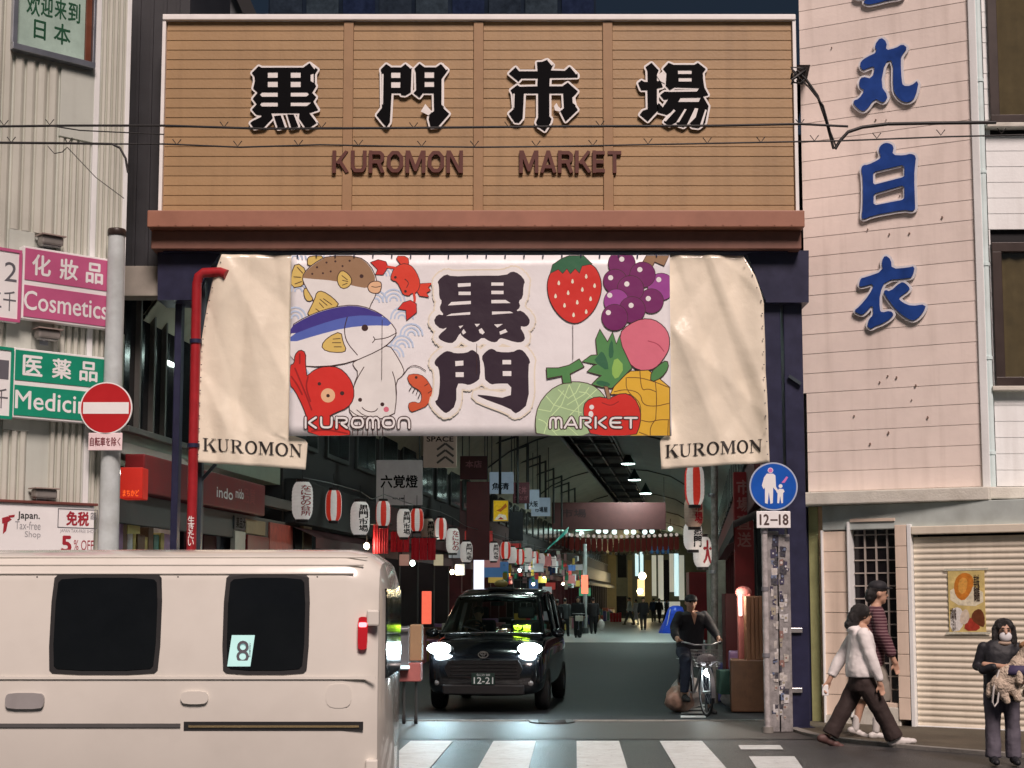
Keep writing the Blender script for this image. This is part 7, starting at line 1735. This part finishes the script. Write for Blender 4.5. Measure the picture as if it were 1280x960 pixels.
ph = thing('phone', 'small pale object held in the rear hand of the white sweatshirt walker', 'phone', tuple(B.P(-.36, .2, .58))); mb = MB(); p = B.P(-.375, .19, .575); mb.box(p.x - .035, p.x + .035, p.y - .012, p.y + .012, p.z - .06, p.z + .06, .006); mb.build('case', m_sgw, ph)

# ---------- man in stripes
def stripe_mat():
    m = bpy.data.materials.new('striped_knit'); m.use_nodes = True; N = m.node_tree.nodes; L = m.node_tree.links; b = N['Principled BSDF']; b.inputs['Roughness'].default_value = .85
    g = N.new('ShaderNodeNewGeometry'); w = N.new('ShaderNodeTexWave'); w.bands_direction = 'Z'; w.inputs['Scale'].default_value = 9; w.inputs['Distortion'].default_value = .6; w.inputs['Detail'].default_value = 1
    L.new(g.outputs['Position'], w.inputs['Vector']); r_ = N.new('ShaderNodeValToRGB'); r_.color_ramp.elements[0].position = .62; r_.color_ramp.elements[0].color = (.075, .022, .035, 1); r_.color_ramp.elements[1].position = .78; r_.color_ramp.elements[1].color = (.22, .13, .14, 1)
    L.new(w.outputs['Fac'], r_.inputs[0]); L.new(r_.outputs[0], b.inputs['Base Color']); return m
c = G(1092, 920); c = Vector((W(1092, 900, 17.7).x, 17.7, 0)); B = Body((c.x, 17.7, .02), 0.0); t = person('man in a black cap, striped maroon top and grey shorts walking beside the sweatshirt', c.x, 17.7)
sk = MB(); head(B, t, .09, 0, 1.64, 1.78, mb=sk)
hand(sk, B, (.20, -.26, .86), (.2, 0, -1), (.8, -.2, .2), .08, .6); limb(sk, B, [(.08, -.25, 1.12), (.20, -.26, .86)], [.042, .030])
hand(sk, B, (-.14, .26, .84), (-.1, 0, -1), (.8, .2, .2), .08, .6); limb(sk, B, [(-.10, .25, 1.12), (-.14, .26, .84)], [.042, .030])
limb(sk, B, [(-.02, .10, .60), (-.13, .10, .34), (-.19, .10, .10)], [.062, .052, .036]); limb(sk, B, [(.06, -.10, .60), (.06, -.10, .36), (.0, -.10, .10)], [.062, .052, .036])
trunk(sk, B, [(0, 0, .86, .11, .15), (.02, 0, 1.2, .11, .16), (.04, 0, 1.44, .09, .16), (.05, 0, 1.52, .05, .07)]); solid('body', sk, m_skin, t, .011, 2)
mb = MB(); trunk(mb, B, [(-.02, 0, .80, .145, .20), (-.01, 0, .95, .15, .205), (.02, 0, 1.15, .145, .21), (.04, 0, 1.33, .135, .215), (.04, 0, 1.43, .11, .20), (.05, 0, 1.50, .065, .09)])
limb(mb, B, [(.03, .20, 1.41), (-.05, .25, 1.18), (-.11, .26, .98)], [.082, .078, .066]); limb(mb, B, [(.03, -.20, 1.41), (.06, -.25, 1.18), (.15, -.26, .98)], [.082, .078, .066]); solid('striped_top', mb, stripe_mat(), t, .012, 3)
mb = MB(); trunk(mb, B, [(0, 0, .70, .14, .18), (0, 0, .80, .14, .185), (0, 0, .86, .135, .18)]); limb(mb, B, [(0, .09, .76), (-.04, .10, .60), (-.10, .10, .42)], [.115, .118, .112], True); limb(mb, B, [(.02, -.09, .76), (.06, -.10, .60), (.07, -.10, .42)], [.115, .118, .112], True); solid('shorts', mb, mat('shorts_khaki', (.26, .235, .20), .8, var=.08, bump=.3, bscale=18), t, .012, 3)
for f_, l_, a_ in ((-.20, .10, -.3), (.0, -.10, 0)): shoe(B, t, f_, l_, .03 if a_ else 0, MATS['shoe_white'], a_, .85)
for f_, l_, f2 in ((-.17, .10, -.19), (.01, -.10, .0)):
    mb = MB(); limb(mb, B, [(f_, l_, .22), (f2, l_, .09)], [.045, .042]); mb.build('sock', MATS['shoe_white'], t)
mb = MB(); blob(mb, B, .08, 0, 1.70, .112, .092, .075); limb(mb, B, [(.02, 0, 1.64), (.00, 0, 1.60)], [.085, .07]); solid('hair', mb, m_hair, t, .010, 1)
mb = MB(); blob(mb, B, .085, 0, 1.725, .115, .098, .075); blob(mb, B, .19, 0, 1.705, .075, .075, .012); solid('cap', mb, mat('cap_black', (.012, .012, .016), .7), t, .009, 1)

# ---------- woman with the dog
WX = W(1253, 900, 15.0).x; B = Body((WX, 15.0, .02), R(-90) - .12); t = person('person in an open black jacket and white face mask holding a small cream dog', WX, 15.0)
m_jk = mat('jacket_black', (.012, .013, .018), .6, var=.3, bump=.5, bscale=12); m_bge = mat('beige_scarf', (.40, .30, .23), .8, var=.15, bump=.4, bscale=25)
sk = MB(); head(B, t, .03, .04, 1.27, 1.50, mb=sk)
hand(sk, B, (.23, .02, .93), (.1, .9, -.15), (.1, .1, 1), .065, .8); limb(sk, B, [(.14, -.18, .95), (.23, .02, .93)], [.03, .024])
hand(sk, B, (.27, .16, .80), (.3, -.9, .15), (.1, .1, 1), .065, .8, -1); limb(sk, B, [(.12, .26, .88), (.27, .16, .80)], [.03, .024])
limb(sk, B, [(0, .08, .5), (0, .08, .10)], [.06, .035]); limb(sk, B, [(0, -.08, .5), (0, -.08, .10)], [.06, .035]); trunk(sk, B, [(0, 0, .70, .09, .14), (0, 0, .95, .09, .13), (0, 0, 1.12, .08, .14), (0, .02, 1.18, .045, .06)]); solid('body', sk, m_skin, t, .010, 2)
mb = MB(); trunk(mb, B, [(0, 0, .60, .12, .165), (0, 0, .72, .125, .17), (0, 0, .92, .12, .165), (.0, 0, 1.06, .115, .175), (0, 0, 1.13, .09, .165), (0, .01, 1.19, .06, .08)])
limb(mb, B, [(0, -.16, 1.11), (-.02, -.22, .93), (.12, -.19, .90), (.19, -.10, .93)], [.054, .050, .044, .038]); limb(mb, B, [(0, .16, 1.11), (-.02, .22, .91), (.10, .24, .85), (.18, .21, .84)], [.054, .050, .044, .038]); solid('jacket', mb, m_jk, t, .011, 3)
mb = MB(); blob(mb, B, .035, .03, 1.155, .068, .075, .035); solid('neck_scarf', mb, m_bge, t, .009, 2)
mb = MB(); limb(mb, B, [(0, .085, .66), (.01, .09, .38), (0, .095, .05)], [.090, .075, .074], True); limb(mb, B, [(0, -.085, .66), (.01, -.09, .38), (0, -.10, .05)], [.090, .075, .074], True); trunk(mb, B, [(0, 0, .60, .10, .15), (0, 0, .70, .105, .155)]); solid('trousers', mb, mat('trousers_slate', (.12, .11, .14), .8, var=.1, bump=.4, bscale=16), t, .011, 3)
for l_ in (-.10, .095): shoe(B, t, .03, l_, 0, m_jk, 0, .9)
mb = MB(); blob(mb, B, .005, .04, 1.315, .095, .098, .085); 
for s_ in (-1, 1): limb(mb, B, [(.01, .04 + s_ * .078, 1.30), (.025, .04 + s_ * .088, 1.20), (.035, .04 + s_ * .085, 1.10)], [.036, .034, .026])
blob(mb, B, -.04, .04, 1.24, .06, .09, .10); solid('hair', mb, m_hair, t, .009, 1)
mb = MB(); blob(mb, B, .078, .04, 1.218, .040, .062, .056); solid('face_mask', mb, mat('mask_white', (.68, .68, .70), .8), t, .008, 1)
dg_ = thing('dog', 'small cream long haired dog in a purple harness held against the black jacket', 'dog', tuple(B.P(.22, .12, .80)))
m_fur = mat('cream_fur', (.58, .48, .38), .9, var=.25, scale=30, bump=.9, bscale=60); m_furb = mat('tan_fur', (.36, .20, .10), .9, var=.3, scale=30, bump=.9, bscale=60)
mb = MB(); mb.mt(m_fur)
blob(mb, B, .21, .06, .84, .105, .145, .125); blob(mb, B, .22, .15, .95, .10, .11, .10); blob(mb, B, .21, -.03, .76, .10, .115, .11); limb(mb, B, [(.22, .17, 1.0), (.235, .20, 1.07)], [.08, .07])
blob(mb, B, .25, .22, 1.10, .075, .074, .068); limb(mb, B, [(.30, .235, 1.09), (.345, .25, 1.075)], [.034, .024])
for s_ in (-1, 1): limb(mb, B, [(.235, .22 + s_ * .048, 1.14), (.225, .22 + s_ * .078, 1.175)], [.026, .010])
limb(mb, B, [(.28, .18, .92), (.32, .20, .85), (.33, .20, .80)], [.044, .036, .032]); limb(mb, B, [(.28, .10, .92), (.32, .11, .85), (.33, .11, .80)], [.044, .036, .032])
limb(mb, B, [(.24, .06, .74), (.27, .09, .67), (.28, .10, .63)], [.060, .042, .034]); limb(mb, B, [(.23, -.04, .72), (.25, -.02, .65), (.26, .0, .61)], [.060, .042, .034]); limb(mb, B, [(.17, -.12, .74), (.18, -.15, .67)], [.05, .035])
bo = mb.build('body', None, dg_); bpy.context.view_layer.update(); bake(bo, .009, 2)
mb = MB(); blob(mb, B, .366, .255, 1.078, .012, .012, .010); mb.build('nose', m_eye, dg_)
for s_ in (-1, 1): mb = MB(); blob(mb, B, .318, .222 + s_ * .028, 1.115, .008, .009, .009); mb.build('eye', m_eye, dg_)
mb = MB(); blob(mb, B, .235, .205, 1.135, .068, .072, .046); solid('head_patch', mb, m_furb, dg_, .009, 1)
mb = MB(); trunk(mb, B, [(.215, .11, .86, .125, .145), (.215, .13, .90, .125, .14), (.215, .15, .95, .115, .125)]); mb.build('harness', mat('harness_purple', (.05, .04, .10), .7), dg_)
ls = thing('leash', 'white leash loop hanging from the hand under the cream dog', 'leash', tuple(B.P(.25, -.1, .75))); mb = MB(); mb.tube([B.P(.24, -.06, .90), B.P(.27, -.12, .74), B.P(.27, -.14, .60), B.P(.27, -.12, .555), B.P(.27, -.09, .60), B.P(.27, -.07, .74)], .010, 6); mb.build('strap', MATS['shoe_white'], ls)

# ---------- bicycle and its rider
BX = W(887, 890, 20.8).x; yaw = R(-90) + R(9); B = Body((BX, 20.8 + .33, 0), yaw)      # f forward (towards the camera), front axle at f=0
bk = thing('bicycle', 'city bicycle with a wire front basket and its lamp lit ridden out of the arcade', 'bicycle', (BX, 21.6, 0))
m_fr = mat('bike_silver', (.42, .42, .44), .3, .6)
def wheel(f0, nm='wheel'):
    mb = MB(); n = 36; r0 = .315
    ang = [2 * math.pi * k / n for k in range(n + 1)]
    mb.tube([B.P(f0 + r0 * math.cos(a), 0, .33 + r0 * math.sin(a)) for a in ang], .018, 8, cap=False); w_ = mb.build(nm, m_tyre, bk)
    mb = MB(); mb.tube([B.P(f0 + .292 * math.cos(a), 0, .33 + .292 * math.sin(a)) for a in ang], .009, 6, cap=False); mb.build('rim', m_fr, w_)
    mb = MB()
    for k in range(18):
        a = 2 * math.pi * k / 18; mb.tube([B.P(f0 + .02 * math.cos(a + .5), (.03 if k % 2 else -.03), .33 + .02 * math.sin(a + .5)), B.P(f0 + .29 * math.cos(a), 0, .33 + .29 * math.sin(a))], .0016, 4)
    mb.build('spokes', m_fr, w_, kind='stuff'); mb = MB(); mb.tube([B.P(f0, -.05, .33), B.P(f0, .05, .33)], .022, 10); mb.build('hub', m_fr, w_)
wheel(0); wheel(-1.06)
mb = MB()
for s_ in (-1, 1): mb.tube([B.P(0, s_ * .055, .33), B.P(-.03, s_ * .05, .66), B.P(-.05, s_ * .03, .70)], .012, 8)
mb.tube([B.P(-.05, 0, .68), B.P(-.12, 0, .96)], .016, 8); mb.build('fork', m_fr, bk)
mb = MB(); mb.tube([B.P(-.09, 0, .82), B.P(-.45, 0, .42), B.P(-.62, 0, .29)], .018, 8); mb.tube([B.P(-.62, 0, .29), B.P(-.76, 0, .78)], .016, 8)
for s_ in (-1, 1): mb.tube([B.P(-.62, s_ * .04, .29), B.P(-1.06, s_ * .05, .33)], .010, 6); mb.tube([B.P(-.73, s_ * .03, .68), B.P(-1.06, s_ * .05, .33)], .009, 6)
mb.build('frame', m_fr, bk)
mb = MB(); mb.tube([B.P(-.30, .30, .99), B.P(-.20, .27, 1.01), B.P(-.12, .12, .97), B.P(-.12, -.12, .97), B.P(-.20, -.27, 1.01), B.P(-.30, -.30, .99)], .012, 8); hb = mb.build('handlebar', m_fr, bk)
for s_ in (-1, 1): mb = MB(); mb.tube([B.P(-.33, s_ * .305, .985), B.P(-.22, s_ * .28, 1.005)], .018, 8); mb.build('grip', m_rub, hb)
mb = MB()
for lv in range(6):
    z_ = .68 + lv * .045; k = 1 + .05 * lv; mb.tube([B.P(.02 + f * k, l * k, z_) for f, l in ((-.10, -.15), (.13, -.15), (.13, .15), (-.10, .15), (-.10, -.15))], .004, 5)
for f, l in [(-.10 + .23 * i / 6, s_ * .15) for i in range(7) for s_ in (-1, 1)] + [(e, -.15 + .30 * i / 7) for i in range(8) for e in (-.10, .13)]:
    mb.tube([B.P(.02 + f, l, .68), B.P(.02 + f * 1.25, l * 1.25, .905)], .003, 4)
for i in range(6): mb.tube([B.P(.02 - .10, -.15 + .06 * i, .68), B.P(.02 + .13, -.15 + .06 * i, .68)], .003, 4)
mb.build('basket', mat('wire_grey', (.36, .33, .32), .4, .3), bk, kind='stuff')
bgk = thing('bag', 'pale crumpled bag lying in the wire basket of the bicycle', 'bag', tuple(B.P(.02, 0, .75))); mb = MB(); blob(mb, B, .02, 0, .77, .10, .14, .085); solid('sack', mb, mat('bag_mauve', (.30, .25, .27), .6, var=.3, bump=.7, bscale=20), bgk, .014, 1)
mb = MB(); mb.tube([B.P(-.01, .0, .60), B.P(.07, 0, .60)], [.03, .042], 14); lm = mb.build('front_lamp', m_rub, bk); mb = MB(); blob(mb, B, .080, 0, .60, .024, .055, .055); mb.build('lit_lens', lamp_mat('bike_glow', (.85, 1, 1), 60), lm)  # lit lens oversized, its glare is built into the shape
sp_ = bpy.data.lights.new('bike_beam', 'SPOT'); sp_.energy = 60; sp_.color = (.8, .95, 1); sp_.spot_size = R(70); sp_.spot_blend = .8; so = bpy.data.objects.new('beam_light', sp_); COL.objects.link(so); so.parent = bk; so.location = B.P(.14, 0, .60) - Vector(bk.location); so.rotation_euler = (R(70), 0, R(180 + 9))
mb = MB(); 
for f0 in (0, -1.06):
    A_ = [R(a) for a in range(0 if f0 else 30, 175, 12)]; A_ = [R(a) for a in (range(-10, 150, 12) if f0 == 0 else range(30, 190, 12))]
    for q in (-1, 1): pass
    P_ = [(f0 + .35 * math.cos(a), .33 + .35 * math.sin(a)) for a in A_]
    st0 = []
    for f, z_ in P_: st0 += [B.P(f, -.028, z_), B.P(f, .028, z_)]
    mb.add(st0, [(2 * i, 2 * i + 1, 2 * i + 3, 2 * i + 2) for i in range(len(P_) - 1)], True)
mb.build('mudguard', m_fr, bk)
mb = MB(); blob(mb, B, -.80, 0, .82, .13, .085, .035); blob(mb, B, -.70, 0, .82, .09, .035, .025); mb.build('saddle', m_rub, bk)
for s_ in (-1, 1):
    zf = .18 if s_ < 0 else .42; mb = MB(); mb.tube([B.P(-.62, s_ * .07, .29), B.P(-.62 + (.06 if s_ < 0 else -.06), s_ * .09, zf)], .009, 6); mb.build('crank', m_fr, bk)
    mb = MB(); p = (-.62 + (.06 if s_ < 0 else -.06), s_ * .14, zf); mb.tube([B.P(p[0], p[1] - .045, p[2]), B.P(p[0], p[1] + .045, p[2])], .018, 6); mb.build('pedal', m_rub, bk)
mb = MB()
for f in (-.95, -1.25): mb.tube([B.P(f, -.07, .74), B.P(f, .07, .74)], .006, 6)
for s_ in (-1, 0, 1): mb.tube([B.P(-.85, s_ * .07, .74), B.P(-1.28, s_ * .07, .74)], .006, 6)
for s_ in (-1, 1): mb.tube([B.P(-1.06, s_ * .06, .35), B.P(-1.12, s_ * .07, .74)], .006, 6)
mb.build('rear_rack', m_fr, bk)
t = person('man in dark cap and open necked black shirt on the bicycle, one foot down', BX, 21.9)
m_sh2 = mat('shirt_black', (.012, .012, .017), .75, var=.3, bump=.4, bscale=14); m_jean = mat('jeans_navy', (.018, .024, .045), .8, var=.3, bump=.4, bscale=18)
sk = MB(); head(B, t, -.62, -.03, 1.55, 1.72, mb=sk)
for s_ in (-1, 1):
    limb(sk, B, [(-.50, s_ * .30, 1.12), (-.33, s_ * .30, 1.02)], [.042, .030]); hand(sk, B, (-.345, s_ * .30, 1.025), (.9, -.0, -.25), (0, 1, 0), .06, 1.3, s_)
trunk(sk, B, [(-.80, 0, .90, .10, .15), (-.76, 0, 1.15, .11, .16), (-.70, 0, 1.36, .10, .16), (-.66, 0, 1.44, .05, .07)]); limb(sk, B, [(-.60, .22, .30), (-.62, .235, .08)], [.05, .036]); limb(sk, B, [(-.52, -.16, .42), (-.57, -.155, .24)], [.05, .036])
blob(sk, B, -.575, 0, 1.37, .03, .04, .05); solid('body', sk, m_skin2, t, .011, 2)
mb = MB(); trunk(mb, B, [(-.82, 0, .84, .15, .19), (-.80, 0, .98, .15, .195), (-.76, 0, 1.15, .145, .20), (-.70, 0, 1.30, .135, .205), (-.67, 0, 1.38, .11, .19), (-.68, 0, 1.43, .07, .10)])
for s_ in (-1, 1): limb(mb, B, [(-.68, s_ * .185, 1.36), (-.63, s_ * .27, 1.20), (-.50, s_ * .30, 1.11), (-.42, s_ * .30, 1.06)], [.078, .074, .060, .050])
solid('shirt', mb, m_sh2, t, .012, 3)
mb = MB(); mb.add([B.P(-.555, -.045, 1.40), B.P(-.555, .045, 1.40), B.P(-.545, .0, 1.24)], [(0, 1, 2)]); mb.build('open_neck', m_skin2, t)
mb = MB(); limb(mb, B, [(-.80, .10, .86), (-.58, .19, .58), (-.60, .23, .13)], [.11, .085, .068], True); limb(mb, B, [(-.80, -.10, .86), (-.44, -.17, .76), (-.54, -.16, .30)], [.11, .085, .065], True); trunk(mb, B, [(-.82, 0, .80, .13, .17), (-.80, 0, .90, .13, .17)]); solid('jeans', mb, m_jean, t, .012, 3)
shoe(B, t, -.56, .235, 0, m_rub); shoe(B, t, -.52, -.155, .18, m_rub)
mb = MB(); blob(mb, B, -.62, -.03, 1.60, .108, .092, .070); blob(mb, B, -.52, -.03, 1.585, .065, .075, .012); solid('cap', mb, mat('cap_dark', (.008, .008, .010), .7), t, .010, 1)

# ---------- driver behind the windscreen
dd = TF.P(-.36, 0, -2.05); B = Body((dd.x, dd.y, 0), R(-90) - .12); t = person('driver in dark clothes seated behind the windscreen of the black taxi', dd.x, dd.y)
sk = MB(); head(B, t, 0, 0, 1.38, 1.6, mb=sk, feat=False); 
for s_ in (-1, 1): limb(sk, B, [(.30, s_ * .17, 1.06), (.44, s_ * .14, 1.13)], [.036, .028]); hand(sk, B, (.44, s_ * .14, 1.12), (.8, 0, .5), (0, 1, 0), .05, 1.3, s_)
trunk(sk, B, [(0, 0, .7, .1, .14), (0, 0, 1.2, .09, .15)]); solid('body', sk, m_skin2, t, .016, 1)
mb = MB(); trunk(mb, B, [(0, 0, .62, .14, .19), (0, 0, .9, .13, .19), (0, 0, 1.14, .12, .20), (-.01, 0, 1.22, .08, .12)])
for s_ in (-1, 1): limb(mb, B, [(0, s_ * .19, 1.15), (.12, s_ * .24, .98), (.32, s_ * .18, 1.06)], [.07, .06, .045])
solid('jacket', mb, m_sh2, t, .018, 2); mb = MB(); blob(mb, B, -.01, 0, 1.42, .1, .085, .08); mb.build('hair', m_hair, t)
mb = MB(); limb(mb, B, [(0, .10, .66), (.38, .12, .62), (.46, .12, .3)], [.09, .07, .05]); limb(mb, B, [(0, -.10, .66), (.38, -.12, .62), (.46, -.12, .3)], [.09, .07, .05]); solid('trousers', mb, m_sh2, t, .018, 1)

# ---------- people far down the street
def far(label, px, Y, H, top, legs, yaw, walk=.1, extra=None, hair=m_hair, group=None):
    x = (px - 640) / 1900 * Y; B = Body((x, Y, 0), yaw); t = person(label, x, Y); k = H / 1.7
    if group: t['group'] = group
    J = lambda *p: tuple(q * k for q in p)
    sk = MB(); head(B, t, .02 * k, 0, 1.57 * k, H, mb=sk, feat=False)
    for s_ in (-1, 1):
        d = s_ * walk * 1.2; limb(sk, B, [J(d * .6, s_ * .24, 1.05), J(d, s_ * .25, .84)], [.036 * k, .028 * k]); hand(sk, B, J(d, s_ * .25, .84), (d, 0, -1), (1, 0, 0), .07, .5, s_)
    trunk(sk, B, [J(0, 0, .9, .1, .14), J(0, 0, 1.3, .1, .15), J(0, 0, 1.44, .05, .07)])
    for s_ in (-1, 1): limb(sk, B, [J(-s_ * walk * 1.3, s_ * .1, .4), J(-s_ * walk * 2, s_ * .1, .08)], [.05 * k, .04 * k])
    solid('body', sk, m_skin2, t, .02, 1)
    mb = MB(); trunk(mb, B, [J(0, 0, .78, .14, .19), J(0, 0, 1.0, .14, .19), J(0, 0, 1.25, .13, .21), J(0, 0, 1.38, .11, .19), J(0, 0, 1.45, .06, .09)])
    for s_ in (-1, 1): limb(mb, B, [J(0, s_ * .19, 1.36), J(s_ * walk * .5, s_ * .24, 1.12), J(s_ * walk * 1.1, s_ * .25, .92)], [.08 * k, .07 * k, .055 * k])
    solid('jacket', mb, top, t, .022, 1)
    mb = MB()
    for s_ in (-1, 1): limb(mb, B, [J(0, s_ * .09, .84), J(-s_ * walk * 1.0, s_ * .10, .46), J(-s_ * walk * 2.0, s_ * .10, .12)], [.11 * k, .085 * k, .07 * k])
    solid('trousers', mb, legs, t, .022, 1)
    for s_ in (-1, 1): mb = MB(); blob(mb, B, (.05 - s_ * walk * 2.0) * k, s_ * .10 * k, .045, .13 * k, .05, .045); mb.build('shoe', m_rub, t)
    mb = MB(); blob(mb, B, 0, 0, 1.61 * k, .105 * k, .09 * k, .09 * k); mb.build('hair', hair, t)
    return t, B
mw_ = mat('coat_pale', (.60, .68, .62), .8, var=.08); mk = mat('coat_black', (.010, .010, .013), .8); mgy = mat('coat_grey', (.06, .065, .07), .8); mbl = mat('coat_blue', (.03, .05, .10), .8)
t, B = far('dark coated walker with a white carrier bag by the slim pale pole', 741, 71, 1.68, mk, mk, R(90), .06)
bg_ = thing('carrier_bag', 'white carrier bag in the hand of the dark walker by the pole', 'bag', tuple(B.P(0, -.36, .45))); mb = MB(); blob(mb, B, 0, -.36, .42, .12, .17, .26); solid('sack', mb, MATS['bag_white'], bg_, .03, 1)
far('pale green white coated walker near the red crates', 786, 96, 1.72, mw_, mgy, R(180), .14)
far('second pale clothed walker between the green white coat and the dark one', 794, 97, 1.60, mat('coat_white', (.62, .66, .66), .8), mat('trousers_pale', (.5, .52, .54), .8), R(150), .12)
far('black clothed walker in front of the two pale ones', 803, 80, 1.70, mk, mk, R(-90), .10)
far('dark figure at the far right before the bright shops', 816, 106, 1.68, mbl, mgy, R(90), .08); far('black figure near the blue stall cover far down', 823, 104, 1.66, mk, mk, R(-60), .08); far('dark figure right next to the blue stall cover far down', 832, 102, 1.62, mgy, mk, R(0), .12)
far('grey figure at the left stalls beyond the car', 706, 66, 1.65, mgy, mk, R(70), .05); far('dark figure bent over the far left stall', 696, 60, 1.6, mk, mk, R(110), .03)
t, B = far('dark cyclist standing astride far down by the stalls', 722, 64, 1.72, mk, mk, R(-90), .05)
t2 = thing('bicycle', 'far bicycle with a pale basket under the dark cyclist by the stalls', 'bicycle', tuple(B.P(.3, 0, 0))); 
for f0 in (.55, -.5):
    mb = MB(); mb.tube([B.P(f0 + .31 * math.cos(a), .02, .33 + .31 * math.sin(a)) for a in [2 * math.pi * k / 20 for k in range(21)]], .02, 6, cap=False); mb.build('wheel', m_tyre, t2)
mb = MB(); mb.tube([B.P(.55, .02, .33), B.P(.42, .02, .95)], .02, 6); mb.tube([B.P(.45, .02, .8), B.P(0, .02, .35), B.P(-.5, .02, .33)], .02, 6); mb.tube([B.P(.40, -.25, 1.0), B.P(.40, .28, 1.0)], .015, 6); mb.build('frame', m_fr, t2)
mb = MB(); p = B.P(.58, .02, .8); mb.box(p.x - .16, p.x + .16, p.y - .12, p.y + .12, p.z - .1, p.z + .12, .02); mb.build('basket', m_cream, t2)
